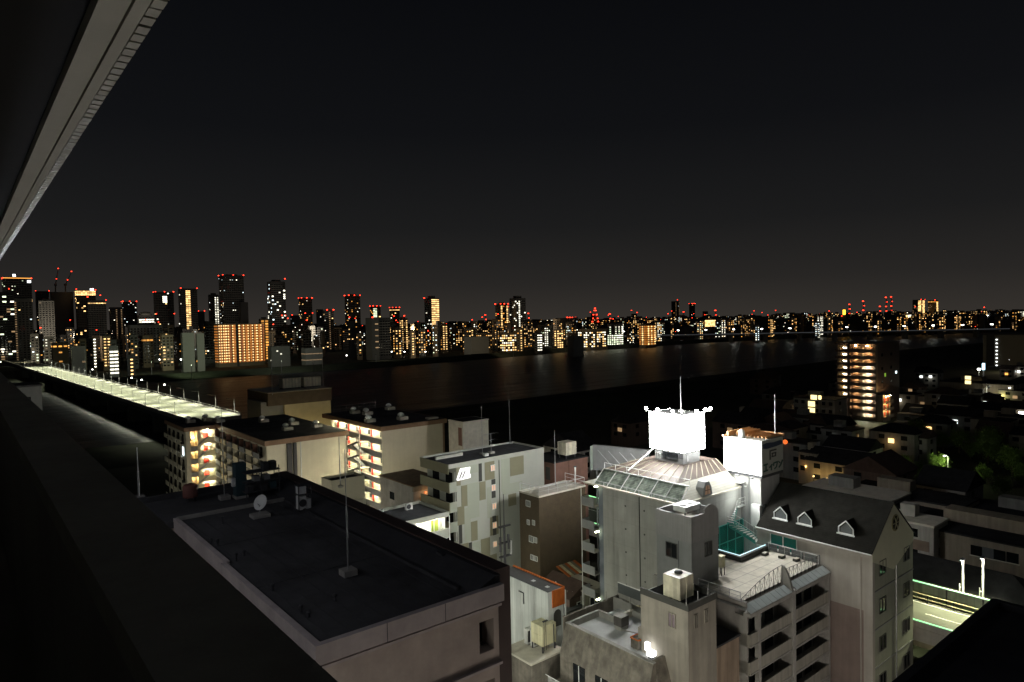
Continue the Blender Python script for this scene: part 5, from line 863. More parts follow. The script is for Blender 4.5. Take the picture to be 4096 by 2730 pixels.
# ------------------------------------------------------------------ buildings across the river
def grid_footprint(pl, pr, d, ratio):
    mid = (pl+pr)/2; phi = yaw+math.atan((mid-CX)/FP); Wm = (pr-pl)/FP*d*math.cos(math.atan((mid-CX)/FP))
    lx = Wm/(math.cos(phi)+ratio*math.sin(phi)); return lx, lx*ratio, phi
def far_building(name, label, pl, pr, pt, d, wallm, ratio=.7, group=None, cat='building', ground=0):
    mid = (pl+pr)/2; lx, ly, phi = grid_footprint(pl, pr, d, ratio); c = DP(mid, pt, d); zt = c[2]
    x0, x1, y0, y1 = c[0]-lx/2, c[0]+lx/2, c[1]-ly/2, c[1]+ly/2
    t = thing(name, label, cat, (c[0], c[1], ground), group); bx('wall', t, x0, x1, y0, y1, ground, zt, wallm)
    t['_'] = 0; del t['_']
    return t, (x0, x1, y0, y1, zt)
def lit_windows(t, box, rule, floor=3.1, bay=3.4, size=(1.9, 1.3), z0=4, joined=False, faces='SW', fine=False):
    x0, x1, y0, y1, zt = box; J = {}; DK = []
    for fc in faces:
        ln = (x1-x0) if fc == 'S' else (y1-y0); nc = max(1, int(ln/bay)); nf = max(1, int((zt-z0-1)/floor)); bb_ = ln/nc
        for i in range(nc):
            for k in range(nf):
                r = rule(fc, (i+.5)/nc, (k+.5)/nf, i, k)
                if r is None:
                    if fine: c = (x0 if fc == 'S' else y0)+bb_*(i+.5); zz = z0+floor*(k+.5); DK.append((c-bb_*.3, c+bb_*.3, y0-.06, y0+.05, zz-.7, zz+.7) if fc == 'S' else (x0-.06, x0+.05, c-bb_*.3, c+bb_*.3, zz-.7, zz+.7))
                    continue
                m, sw, sh = r if isinstance(r, tuple) else (r, *size)
                sw = min(sw, bb_*.96); c = (x0 if fc == 'S' else y0)+bb_*(i+.5); zz = z0+floor*(k+.5)
                e = (c-sw/2, c+sw/2, y0-.25, y0+.05, zz-sh/2, zz+sh/2) if fc == 'S' else (x0-.25, x0+.05, c-sw/2, c+sw/2, zz-sh/2, zz+sh/2)
                if joined: J.setdefault(m.name, (m, []))[1].append(e)
                else: bx('window', t, *e, m)
    for m, l in J.values(): boxes('lit_window', t, l, m)
    if DK: boxes('dark_window', t, DK, glassd)
    if fine: boxes('floor_band', t, [(x0-.35, x1, y0-.35, y0, z0+floor*k-.35, z0+floor*k+.35) for k in range(1, max(2, int((zt-z0-1)/floor)))]+[(x0-.35, x0, y0, y1, z0+floor*k-.35, z0+floor*k+.35) for k in range(1, max(2, int((zt-z0-1)/floor)))], farw[1])
def crown(t, box, h=2.5, beacons=(), size=1.5, m=None):
    x0, x1, y0, y1, zt = box; w, dd = x1-x0, y1-y0
    if h: bx('roof_plant_room', t, x0+w*.25, x1-w*.25, y0+dd*.25, y1-dd*.2, zt, zt+h, m or farw[0])
    for fx, fy, dz in beacons: bx('beacon_light', t, x0+w*fx-size/2, x0+w*fx+size/2, y0+dd*fy-size/2, y0+dd*fy+size/2, zt+dz, zt+dz+size*.8, beac)
def scatter(p, ms, sz=(1.55, 1.1)): return lambda fc, u, v, i, k: (random.choice(ms), *sz) if random.random() < p else None
def strips(cols, m, other=0, ms=(ww,), sz=(1.8, 1.05)):
    def f(fc, u, v, i, k):
        for c0, c1, fcc in cols:
            if fcc == fc and c0 <= u <= c1: return (m, *sz)
        return (random.choice(ms), *sz) if random.random() < other else None
    return f
CB = ((0, 0, 0), (1, 0, 0), (0, 1, 0)); C4 = CB+((.5, 0, 0),)
MIX = (wwh, ww, ww, wc, wo, wwh)
# --- named towers: (left, right, top, depth, wall, ratio, label, rule, beacons, crown height)
TW = [
 (8, 126, 1116, 1150, 0, .5, 'broad dark tower topped by a thin orange light line and white lamps', scatter(.03, (wwh, wg)), CB+((.2, 0, -18), (.2, 0, -26)), 0),
 (50, 128, 1196, 900, 1, .6, 'grey apartment slab with one column of tiny stair lights in front of the orange-lined tower', strips([(0, .15, 'S')], wdim, .02, MIX), (), 2),
 (-40, 54, 1170, 850, 0, .6, 'office block with greenish-white lit floors beside the grey slab', scatter(.12, (wg, wwh, wdim), (6, 1.6)), (), 0),
 (150, 216, 1205, 1000, 1, .7, 'grey tower of faint balcony bands left of the tower cranes', scatter(.02, (ww, wdim)), (), 3),
 (140, 196, 1166, 1500, 0, .6, 'dim tower with two red roof lamps behind the faint balcony tower', scatter(.01, MIX), ((0, 0, 0), (1, 0, 0)), 0),
 (300, 382, 1162, 1300, 4, .6, 'tower with amber-lit top floors and a white roof lamp', lambda fc, u, v, i, k: (ww, 3, 2) if (v > .93 or random.random() < .06) else None, ((0, 0, 1), (.8, 0, 2), (1, 0, 0)), 0),
 (346, 424, 1203, 1150, 0, .5, 'dark tower with a lit crown strip beside the amber-topped tower', lambda fc, u, v, i, k: (ww, 3.2, 1.2) if v > .965 and fc == 'S' else None, ((0, 0, 5), (.4, 0, 12), (.7, 0, 8), (1, 0, 0)), 0),
 (436, 490, 1230, 1250, 0, .6, 'dim tower with two columns of white windows', strips([(.4, .55, 'S'), (.85, 1, 'S')], wdim, .05, (wwh,)), (), 0),
 (486, 546, 1208, 1350, 0, .6, 'dark tower with three red roof lamps and scattered white windows', scatter(.08, (wwh, wc, wwh)), C4, 0),
 (548, 616, 1262, 980, 0, .6, 'low round-topped hall with a white light strip under its roof', lambda fc, u, v, i, k: (wwh, 3.3, 1.4) if .86 < v < .93 and fc == 'S' else None, (), 4),
 (510, 650, 1300, 860, 3, .4, 'wide pale office block below the round-topped hall', scatter(.02, MIX), (), 2),
 (613, 694, 1170, 1250, 0, .6, 'tall dark tower with a glowing white panel near its top', lambda fc, u, v, i, k: (wwh, 3.4, 3.0) if fc == 'S' and .4 < u < .62 and .82 < v < .93 else ((random.choice((wwh, ww)), 2.4, 1.7) if random.random() < .035 else None), C4+((0, 0, -40), (1, 0, -40), (.1, 0, -55)), 0),
 (712, 788, 1156, 1180, 0, .7, 'dark tower with one amber ladder of corridor lights down its middle', strips([(.28, .52, 'S')], ww, .02, (wwh,), (3.2, 1.6)), ((0, 0, 0), (1, 0, 0)), 0),
 (790, 818, 1246, 1500, 0, .7, 'slim dim tower with two red lamps beside the amber ladder tower', scatter(.03, MIX), ((0, 0, 0), (1, 0, 0)), 0),
 (832, 874, 1180, 1250, 0, .7, 'slim tower with twin columns of white stair lights', strips([(.55, .7, 'S'), (.82, 1, 'S')], wwh, .03, MIX, (1.8, 1.2)), (), 3),
 (874, 974, 1104, 1200, 0, .7, 'highest dark tower with scattered white windows and red roof lamps', scatter(.055, (wwh, wwh, wc, ww)), C4, 2),
 (955, 992, 1210, 1180, 0, .8, 'dark annex tower leaning on the highest tower', scatter(.03, MIX), (), 0),
 (1068, 1140, 1128, 1100, 0, .8, 'tall black tower with white windows mostly down its edges', lambda fc, u, v, i, k: (random.choice((wwh, wwh, wc)), 2.6, 1.8) if random.random() < (.2 if u > .75 or u < .12 else .05) else None, ((1, 0, 4), (.7, 0, -55), (.95, 0, -55)), 3),
 (1194, 1248, 1194, 1250, 4, .7, 'umber tower with a row of bright red lamps along its roof', scatter(.13, (ww, wwh, wo)), C4+((.3, 0, -28), (1, 0, -28)), 0),
 (1160, 1198, 1262, 1500, 0, .7, 'dim low tower beside the umber red-lamped tower', scatter(.05, MIX), ((0, 0, 0), (1, 0, 0)), 0),
 (1264, 1292, 1238, 1500, 0, .8, 'dim tower half hidden by the narrow tower with one stair light column', scatter(.08, MIX), (), 0),
 (1290, 1334, 1242, 1050, 0, .8, 'narrow black tower with one stair light column and red roof lamps', strips([(.35, .5, 'S')], wdim, .05, (wwh, ww)), ((.2, 0, 0), (1, 0, 0)), 2),
 (1378, 1440, 1184, 1250, 4, .8, 'tower speckled with warm windows and many red lamps', scatter(.13, (ww, wo, wwh)), C4+((0, 0, -40), (.5, 0, -42), (.2, 0, -70), (.8, 0, -70)), 3),
 (1480, 1522, 1226, 1350, 4, .8, 'tower with a greenish white light stripe down one side', strips([(0, .4, 'S')], wg, .1, (ww, wo), (3.4, 1.6)), C4, 0),
 (1558, 1598, 1232, 1350, 4, .8, 'tower with an amber crown line and red lamps', lambda fc, u, v, i, k: (ww, 3.2, 1.4) if v > .955 else ((random.choice(MIX), 2.4, 1.6) if random.random() < .1 else None), C4+((1, 0, -28),), 0),
 (1592, 1630, 1274, 1000, 2, .8, 'amber apartment tower with bright stair columns', strips([(0, .3, 'S'), (.6, 1, 'S'), (0, .4, 'W')], ww, .3, (wo, wdim)), ((.5, 0, 3),), 2),
 (1463, 1560, 1272, 820, 0, .6, 'big unlit dark slab with one grey flank', scatter(.006, (wdim,)), ((.05, 0, 0),), 0),
 (1697, 1755, 1194, 1150, 0, .9, 'dark tower split by a bright amber band of corridor lights', strips([(.12, 1, 'S')], ww, .06, (wwh,), (3.3, 1.5)), ((0, 1, 0), (0, .4, -55), (1, 0, -55)), 4),
 (1981, 2032, 1218, 1200, 4, .9, 'umber tower with twin amber light columns', strips([(0, .3, 'S'), (.7, 1, 'S')], ww, .12, (wo,), (3, 1.5)), C4+((1, 0, -5),), 3),
 (2038, 2102, 1194, 1130, 0, .9, 'black tower without roof lamps right of the umber twin-column tower', lambda fc, u, v, i, k: (wwh, 2.2, 1.6) if random.random() < .06 or (fc == 'S' and .25 < u < .4) else None, (), 4),
 (2525, 2548, 1256, 1500, 4, .8, 'slim umber tower with an amber flank and red lamps', strips([(0, .4, 'S')], ww, .1, (wo,)), ((1, 0, 2), (1, 0, -12)), 0),
 (2685, 2718, 1206, 1900, 0, .8, 'thin dim tower edged by dotted white lights', strips([(0, .25, 'S'), (.8, 1, 'S')], wdim, .02, MIX), ((.5, 0, 3),), 0),
 (2756, 2780, 1216, 2000, 0, .8, 'thin black tower crowned with bright red lamps', scatter(.02, MIX), C4+((.5, 0, -30),), 0),
 (2810, 2832, 1246, 2000, 0, .8, 'stubby dim tower right of the thin black tower', scatter(.03, MIX), (), 0),
 (3650, 3700, 1200, 1900, 4, .8, 'first of two pale amber twin towers with lit corner column', strips([(.4, .9, 'S'), (0, .25, 'W')], ww, .12, (wdim, ww), (3.3, 2.2)), ((0, 0, 0), (1, 0, 0)), 0),
 (3712, 3752, 1202, 1900, 4, .8, 'second of the amber twin towers with an orange lit roof line', lambda fc, u, v, i, k: (wo, 3.3, 1.6) if v > .97 else ((ww, 3.3, 2.2) if fc == 'S' and u > .55 else ((wdim, 2.4, 1.6) if random.random() < .1 else None)), ((0, 0, 0),), 0),
]
for pl, pr, pt, d, wm_, ra_, lb, rule, be, ch in TW:
    t, box = far_building('far_tower' if pt < 1262 else 'far_block', lb, pl, pr, pt, d, farw[wm_], ra_, cat='tower' if pt < 1262 else 'building'); lit_windows(t, box, rule, fine=pr-pl > 40); crown(t, box, ch, be)
    x0, x1, y0, y1, zt = box
    if pl == 8: bx('roof_light_line', t, x0, x1, y0-.3, y0, zt, zt+1.1, wo); bx('roof_lamp', t, x0+(x1-x0)*.35, x0+(x1-x0)*.35+4, y0, y0+2, zt+3, zt+7, smear); bx('roof_lamp', t, x1-6, x1-1, y0-1, y0, zt-7, zt-3, smear); bx('sky_lobby', t, x0+20, x1, y0-.3, y0, zt-39, zt-35, ww)
    if pl == 300: bx('roof_lamp', t, x1-9, x1-3, y0-1, y0, zt-1, zt+3, smear)
    if pl == 548: lathe('round_roof', t, ((x0+x1)/2, (y0+y1)/2, zt), [((x1-x0)*.42, 0), ((x1-x0)*.4, 2), ((x1-x0)*.3, 4.2), (1, 5)], farw[1], 20)
    if pl == 1463: bx('grey_flank', t, x0-.5, x0, y0, y1, 0, zt, farw[1]); bx('grey_flank', t, x0-.4, x0+9, y0-.5, y0-.02, 0, zt, farw[1]); [bx('stair_window', t, x0+4, x0+8, y0-.8, y0-.5, zt-8-7*i, zt-6.8-7*i, wdim) for i in range(5)]
# --- tower cranes on a building under construction
t, box = far_building('unfinished_tower', 'unlit unfinished tower under the two red-lamped cranes', 200, 292, 1172, 1300, farw[0], .6, cat='tower'); bx('top_deck', t, box[0]-1, box[1]+1, box[2]-1, box[3]+1, box[4], box[4]+1, farw[0])
for k, (bxp, tip, cab, lb) in enumerate(((222, (233, 1076), 1140, 'tall luffing crane with a red lamp at its jib tip on the unfinished tower'), (262, (286, 1088), 1140, 'second luffing crane leaning the other way on the unfinished tower'))):
    b0 = DP(bxp, 1168, 1300); b1 = DP(bxp, cab, 1300); tp = DP(tip[0], tip[1], 1300); c_ = thing('tower_crane', lb, 'crane', b0)
    tube('mast', c_, b0, b1, 1.1, farw[4], n=4); tube('jib', c_, b1, tp, .9, farw[4], .5, n=4); tube('counter_jib', c_, b1, b1+(b1-tp)*.22*np.array([1, 1, -.1]), 1.2, farw[4], n=4); bx('cab', c_, b1[0]-2, b1[0]+2, b1[1]-2, b1[1]+2, b1[2]-2, b1[2]+2, farw[0])
    for q in (tp, b1+(tp-b1)*.35, b1): bx('beacon_light', c_, q[0]-.8, q[0]+.8, q[1]-.8, q[1]+.8, q[2], q[2]+1.2, beac)
# --- the broad orange-lit slab
t, box = far_building('orange_slab', 'broad apartment slab glowing orange from its galleries on the far bank', 857, 1057, 1296, 752, farw[2], .28)
x0, x1, y0, y1, zt = box; n = 21; dxs = (x1-x0)/n
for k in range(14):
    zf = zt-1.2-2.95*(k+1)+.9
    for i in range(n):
        if i != 8: bx('gallery_wall_glow', t, x0+dxs*i+(.5 if i % 2 == 0 else .02), x0+dxs*(i+1)-(.5 if i % 2 else .02), y0-.12, y0+.05, zf-.35, zf+2.2, orgl if (i*7) % 5 else orgd)  # lamplit gallery wall given as a glowing panel
    bx('floor_band', t, x0, x1, y0-.5, y0, zf-.72, zf-.36, farw[2])
lm = []
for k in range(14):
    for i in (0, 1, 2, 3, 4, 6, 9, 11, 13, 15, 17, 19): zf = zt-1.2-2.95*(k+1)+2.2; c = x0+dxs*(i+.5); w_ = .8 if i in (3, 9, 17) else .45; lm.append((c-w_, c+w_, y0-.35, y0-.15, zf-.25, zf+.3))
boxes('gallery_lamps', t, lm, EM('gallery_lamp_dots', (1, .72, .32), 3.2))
for k in range(14): bx('side_gallery_glow', t, x0-.3, x0, y0+1, y1-1, zt-1.2-2.95*(k+1)+1.2, zt-1.2-2.95*(k+1)+2.5, orgl)
bx('shaft', t, x0+dxs*8, x0+dxs*9, y0-.6, y0-.1, 0, zt+2, farw[0])
# --- mid-rise blocks on the far bank, seen clearly
MID = [
 (283, 342, 1385, 620, 3, 'white-lit apartment block of four stair columns near the bridge end', strips([(0, .12, 'S'), (.3, .45, 'S'), (.55, .75, 'S'), (.85, 1, 'S')], wwh, .04, (wdim,), (2.6, 1.3)), 0),
 (433, 472, 1384, 600, 1, 'grey block with two columns of white slanted stair lights', strips([(0, .35, 'S'), (.6, 1, 'S')], wwh, 0, (wdim,), (3, 1.3)), 0),
 (508, 540, 1420, 580, 0, 'low block with white and amber lamps on its galleries', strips([(0, .35, 'S'), (.5, 1, 'S')], ww, .1, (wwh,)), 0),
 (372, 382, 1348, 700, 4, 'narrow block with one short column of white lamps', strips([(0, 1, 'S')], wwh, 0), 0),
 (408, 442, 1344, 720, 2, 'amber block with two lamp columns behind the slanted-stair block', strips([(0, .4, 'S'), (.6, 1, 'S')], ww, .3, (wo,)), 0),
 (205, 272, 1372, 700, 4, 'umber block with an amber line of lamps at the bridge end', lambda fc, u, v, i, k: (wo, 2.8, 1.4) if v > .9 or random.random() < .06 else None, 0),
 (516, 550, 1340, 740, 1, 'small block with amber lit rows behind the white-and-amber block', scatter(.35, (ww, wo)), 1),
 (566, 612, 1342, 760, 2, 'tan block with an orange gallery row', lambda fc, u, v, i, k: (wo, 2.8, 1.6) if .85 < v else None, 1),
 (642, 692, 1340, 700, 2, 'block with a bright amber top and one long lamp column', strips([(0, .15, 'S'), (.25, .45, 'S')], ww, .3, (ww, wdim)), 0),
 (668, 694, 1300, 760, 2, 'pale drum-topped block with a white light band', lambda fc, u, v, i, k: (wwh, 3.2, 2) if .4 < v < .55 else None, 3),
 (722, 776, 1332, 640, 3, 'pale blank wall block lit from the yard below', scatter(0, MIX), 0),
 (782, 816, 1334, 650, 3, 'second pale blank block with a dark shaft beside it', scatter(.02, MIX), 0),
 (815, 862, 1285, 820, 0, 'dark block in front of the orange slab flank', scatter(.05, MIX), 0),
 (1035, 1074, 1276, 800, 2, 'amber corner block just behind the orange slab', strips([(0, 1, 'S')], wo, .3, (ww,), (3, 1.8)), 2),
 (1070, 1160, 1385, 700, 1, 'low grey warehouse right of the orange slab', scatter(.03, (wwh,)), 0),
 (1205, 1290, 1392, 690, 1, 'low banded parking building on the far bank', lambda fc, u, v, i, k: (wdim, 3.3, .8) if k % 2 else None, 0),
 (1255, 1275, 1345, 800, 4, 'block with one bright greenish lit bay', scatter(.35, (wg, wwh)), 0),
 (1425, 1448, 1335, 820, 2, 'orange-washed block beside the big unlit slab', scatter(.4, (wo, ww)), 1),
 (1570, 1605, 1310, 850, 2, 'amber block with a full grid of lamps left of the split tower', scatter(.75, (ww, ww, wo)), 1),
 (1635, 1660, 1322, 820, 2, 'narrow amber stair block', strips([(.2, .8, 'S')], ww, .1, (wo,)), 1),
 (1760, 1790, 1296, 950, 2, 'amber block with two bright columns right of the split tower', strips([(0, .25, 'S'), (.7, 1, 'S')], ww, .4, (wo,)), 1),
 (1850, 1902, 1310, 950, 2, 'wide amber apartment block with bright columns', strips([(0, .2, 'S'), (.5, .7, 'S')], ww, .4, (ww, wo)), 1),
 (1905, 1968, 1332, 900, 2, 'low amber terrace block with lit rows', scatter(.4, (ww, wo)), 1),
 (2000, 2065, 1330, 880, 2, 'bright yellow lit block at the water side', scatter(.75, (ww, ww, wwh), (2.2, 1.4)), 0),
 (2068, 2092, 1314, 860, 2, 'narrow block with a full-height bright lamp column', strips([(.1, .9, 'S')], ww, .2, (wo,)), 0),
 (2160, 2208, 1302, 1000, 3, 'pale block of white lit rows', strips([(0, .15, 'S'), (.35, .5, 'S'), (.65, .8, 'S')], wwh, .3, (wg, wwh)), 0),
 (2212, 2252, 1276, 1050, 2, 'tall amber slab with bright side column', strips([(.6, 1, 'S')], ww, .3, (wo, ww)), 1),
 (2252, 2302, 1272, 1200, 4, 'umber slab with a row of red roof lamps', scatter(.12, (wo, wdim)), 0),
 (2214, 2252, 1318, 930, 2, 'yellow banded block at the foot of the tall amber slab', scatter(.85, (ww, ww), (2.2, 1.4)), 0),
 (2138, 2168, 1332, 860, 0, 'white-lined parking tower with a red edge light', lambda fc, u, v, i, k: (wwh, 3.2, 1.0) if fc == 'S' and u > .2 else ((redl, 2, 1) if fc == 'S' else None), 0),
 (2270, 2334, 1346, 800, 3, 'plain pale shed on the far bank levee', scatter(0, MIX), 0),
 (1855, 1955, 1346, 850, 1, 'long low unlit shed on the far bank levee', scatter(.01, MIX), 0),
 (2355, 2392, 1272, 1300, 2, 'stepped block crowned by a pyramid of red lamps', scatter(.5, (ww, wdim)), 8),
 (2312, 2430, 1316, 950, 2, 'long yellow apartment slab with many bright columns', lambda fc, u, v, i, k: (random.choice((ww, wwh)), 2.2, 1.35) if (i % 3 or random.random() < .3) and random.random() < .85 else None, 0),
 (2428, 2492, 1296, 1000, 3, 'long greenish-white slab with bright columns', lambda fc, u, v, i, k: (random.choice((wg, wwh)), 2.2, 1.35) if i % 2 or v < .6 else None, 0),
 (2505, 2535, 1312, 1050, 4, 'block with scattered white rows', scatter(.3, (wwh, wwh, ww)), 0),
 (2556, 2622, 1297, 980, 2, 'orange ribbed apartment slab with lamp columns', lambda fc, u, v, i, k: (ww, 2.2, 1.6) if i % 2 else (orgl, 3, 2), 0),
 (2616, 2646, 1283, 1100, 2, 'bright yellow slanted slab behind the orange ribbed slab', scatter(.8, (ww, wwh)), 0),
 (2786, 2812, 1289, 1150, 3, 'greenish yellow block with bright stripes', scatter(.7, (wg, ww)), 0),
 (2820, 2862, 1276, 1300, 2, 'hall with a glowing yellow top floor', lambda fc, u, v, i, k: (ww, 3.4, 2.8) if v > .6 else None, 0),
 (2868, 2906, 1276, 1250, 2, 'block of warm white stripes', strips([(0, .3, 'S'), (.5, .8, 'S'), (0, .5, 'W')], wwh, .4, (ww,)), 0),
 (2912, 2936, 1276, 1200, 2, 'narrow amber striped block', scatter(.6, (ww, wo)), 0),
 (2970, 3000, 1274, 1300, 2, 'amber block left of the blue-lamped roofs', scatter(.5, (ww, wo)), 0),
 (3070, 3092, 1272, 1200, 2, 'tall amber block beside the white striped pair', strips([(0, 1, 'S')], ww, .4, (wo,)), 0),
 (3020, 3038, 1300, 1050, 3, 'small bright white slab', scatter(.8, (wwh, wc)), 0),
 (3266, 3292, 1264, 1250, 3, 'bright white apartment slab', scatter(.85, (wwh, wwh)), 0),
 (3258, 3280, 1288, 1100, 3, 'cool white lower slab before the bright white slab', scatter(.8, (wc, wwh)), 0),
 (3310, 3330, 1262, 1250, 3, 'slim white striped slab right of the bright white slab', strips([(0, .3, 'S'), (0, .4, 'W')], wwh, .2, (ww,)), 0),
 (3600, 3648, 1257, 1600, 2, 'big glowing yellow-white hall near the twin towers', scatter(.95, (ww, wwh), (3.3, 2.5)), 0),
 (3672, 3690, 1250, 1600, 3, 'white block at the foot of the amber twin towers', scatter(.6, (wwh, ww)), 0),
 (3780, 3792, 1248, 1500, 3, 'narrow white striped block right of the twin towers', scatter(.7, (wwh,)), 0),
 (3836, 3862, 1248, 1500, 2, 'small amber block right of the narrow white block', scatter(.8, (ww, wo)), 0),
 (4006, 4042, 1243, 1500, 3, 'wide greenish white block far along the bank', scatter(.8, (wg, wwh)), 0),
 (4070, 4110, 1243, 1500, 3, 'last tall white striped slab at the end of the far bank', strips([(0, .2, 'S'), (.4, 1, 'S'), (0, .5, 'W')], wwh, .4, (ww,)), 0),
]
for pl, pr, pt, d, wm_, lb, rule, ch in MID:
    t, box = far_building('far_block', lb, pl, pr, pt, d, farw[wm_], .6); big = (pr-pl)*(1400-pt) > 1500
    lit_windows(t, box, rule, joined=not big, fine=pt < 1345 and 'blank' not in lb); crown(t, box, ch, ((0, 0, 0), (.3, 0, 0), (.6, 0, 0), (1, 0, 0)) if pl == 2252 else ())
    if ch == 8:
        for i, (fx, dz) in enumerate(((.2, 5), (.4, 13), (.6, 13), (.8, 5), (.1, -2), (.9, -2), (.5, 17), (0, -8), (1, -8))): bx('beacon_light', t, box[0]+(box[1]-box[0])*fx-1, box[0]+(box[1]-box[0])*fx+1, box[2]-1, box[2]+1, box[4]+dz, box[4]+dz+1.6, beac)
# --- small far-bank blocks that only their place tells apart
NAMED = [((q[0]+q[1])/2, q[6]) for q in TW]+[((q[0]+q[1])/2, q[5]) for q in MID]+[(957, 'orange-lit slab'), (3376, 'orange sign')]
def short(l):
    for c in (' with ', ' topped', ' in front', ' behind', ' beside', ' split', ' near ', ' speckled', ' left ', ' right ', ' just ', ' at ', ' half', ' below', ' leaning', ' of ', ' carrying', ' lit from', ' without', ' edged', ' crowned', ' glowing', ' far ', ' before'): l = l.split(c)[0] if len(l.split(c)[0].split()) > 1 else l
    return ' '.join(l.split()[:5])
wname = {0: 'charcoal', 1: 'grey', 2: 'tan', 4: 'umber'}
x = 120
while x < 4080:
    w = random.uniform(16, 44) if x < 1500 else random.uniform(12, 28); hz = HX(x)
    d = random.uniform(720, 1100) if x < 1100 else random.uniform(850, 1300) if x < 2300 else random.uniform(1200, 1900); top = hz+random.uniform(-2, 46)*(900/d)
    kd = random.choice((0, 1, 1, 2, 1, 2) if x < 1500 else (0, 1, 1, 1, 1, 2)); ms = {1: (ww, wo, ww, wdim), 2: (wwh, wc, wg, wdim)}.get(kd, (wdim,)); wi = random.choice((0, 1, 2, 4, 4))
    if 830 < x+w and x < 1075: d = random.uniform(900, 1100)
    near = short(min(NAMED, key=lambda q: abs(q[0]-x-w/2))[1]); lb = 'small %s block with %s by the %s' % (wname[wi], ('hardly a lit window', 'warm windows', 'white windows')[kd], near)
    t, box = far_building('far_small_block', lb, x, x+w, top, d, farw[wi], random.uniform(.5, .9), 'small blocks by the '+near); lit_windows(t, box, scatter(random.uniform(.08, .28) if x < 1500 else random.uniform(.2, .65), ms) if kd else scatter(.008, ms), joined=True, fine=w > 26)
    if random.random() < .14: crown(t, box, 0, ((.5, 0, random.uniform(4, 14)),), 1.3)
    x += w*(random.uniform(.5, .95) if x < 1500 else random.uniform(.4, .75))
# --- beyond them, the city runs to the horizon as one mass
V = {m.name: (m, []) for m in (ww, wo, wwh, wc, beac, farw[0])}
for i in range(5200):
    px = random.uniform(-100, 4200); d = 1350+random.random()**1.9*5200; c = DP(px, HX(px), d); h = random.choice((8, 12, 18, 25, 32))*random.uniform(.7, 1.2); w = random.uniform(6, 16)
    V[farw[0].name][1].append((c[0]-w, c[0]+w, c[1]-w, c[1]+w, 0, h))
    for j in range(random.choice((0, 1, 2, 3, 4, 6))):
        m = random.choices((ww, wo, wwh, wc, beac), (6, 6, 3, .7, .25))[0]; zz = h+1 if m is beac else random.uniform(3, h-1); u_ = random.uniform(-w, w); s_ = .8*d/1800
        V[m.name][1].append((c[0]+u_-s_, c[0]+u_+s_, c[1]-w-.6, c[1]-w-.1, zz-s_*.6, zz+s_*.6))
for m, l in V.values(): props(boxes('distant_city', None, l, m), label='far city running to the horizon with countless tiny lights' , cat='city', kind='stuff', group='the city beyond the far bank')
# --- pylons and the chimney with red lamps, orange sign
for k, (px, top, base, nb, lb) in enumerate(((3398, 1220, 1270, 3, 'lattice mast with red lamps beside the orange sign'), (3454, 1207, 1265, 4, 'lattice mast with a stack of red lamps right of the orange sign'), (3545, 1192, 1262, 5, 'first leg of the tall red-lamped lattice pair'), (3566, 1190, 1262, 5, 'second leg of the tall red-lamped lattice pair'), (3372+2360-3372-2360+3520, 1228, 1262, 2, 'short red-lamped mast before the tall lattice pair'), (2114, 1256, 1300, 2, 'slim chimney with two red lamps right of the black tower'), (2440, 1258, 1300, 2, 'thin mast with red lamps above the far apartment slabs'), (1942, 1262, 1305, 3, 'stubby mast with red lamps above the low amber blocks'), (2735, 1250, 1290, 2, 'thin red-lamped mast between the two thin towers'), (2862, 1244, 1285, 3, 'red-lamped mast above the glowing hall'))):
    d = 2100; a, b = DP(px, base, d), DP(px, top, d); c_ = thing('lattice_mast', lb, 'mast', (a[0], a[1], 0))
    for i in range(4): an = i*math.pi/2+.3; tube('leg', c_, (a[0]+4*math.cos(an), a[1]+4*math.sin(an), 0), (b[0]+.6*math.cos(an), b[1]+.6*math.sin(an), b[2]), .35, farw[0], n=4)
    for i in range(5): zz = b[2]*(.3+.14*i); r_ = 4-3.4*zz/b[2]; bx('cross_brace', c_, a[0]-r_, a[0]+r_, a[1]-r_, a[1]+r_, zz-.3, zz+.3, farw[0])
    for i in range(nb): zz = b[2]-i*14; s = (-3, 3, -2, 2, 0)[i % 5]*(1 if nb > 3 else .3); bx('beacon_light', c_, b[0]+s-1.6, b[0]+s+1.6, b[1]-1.6, b[1]+1.6, zz, zz+2.2, beac)
t, box = far_building('orange_sign_building', 'dark block carrying a square glowing orange sign', 3332, 3384, 1266, 1300, farw[0], .7); c = DP(3376, 1250, 1290); bx('orange_sign', t, c[0]-4.6, c[0]+4.6, c[1]-.5, c[1], c[2]-4.6, c[2]+4.6, orsign); bx('sign_post', t, c[0]-.6, c[0]+.6, c[1], c[1]+.6, box[4], c[2]-4, farw[0])
# --- lamps along the far bank road
for k, (px, py, z) in enumerate(((640, 1441, 6), (680, 1440, 6), (690, 1434, 7), (725, 1441, 6), (770, 1441, 6), (800, 1436, 8), (980, 1410, 9), (1050, 1438, 6), (1240, 1432, 6), (1288, 1425, 6), (1387, 1424, 6), (1437, 1421, 6), (1567, 1409, 6), (1618, 1409, 6), (1650, 1408, 6), (1702, 1409, 6), (1912, 1397, 6), (2217, 1374, 6), (910, 1434, 6), (1020, 1436, 6))):
    p = ZP(px, py, z); c_ = thing('bank_lamp', 'white lamp on a short post along the far bank road', 'street lamp', (p[0], p[1], 0), 'lamps along the far bank road'); tube('post', c_, (p[0], p[1], 0), (p[0], p[1], z), .12, steel, n=5); s = .8 if k < 7 else .55; bx('lens', c_, p[0]-s, p[0]+s, p[1]-s, p[1]+s, z, z+s*1.4, lampw)
    if k in (1, 4, 7): flood(c_, (p[0], p[1], z-.5), (.6, .6, -1), 9000, (.85, 1, .6), 150, .4)

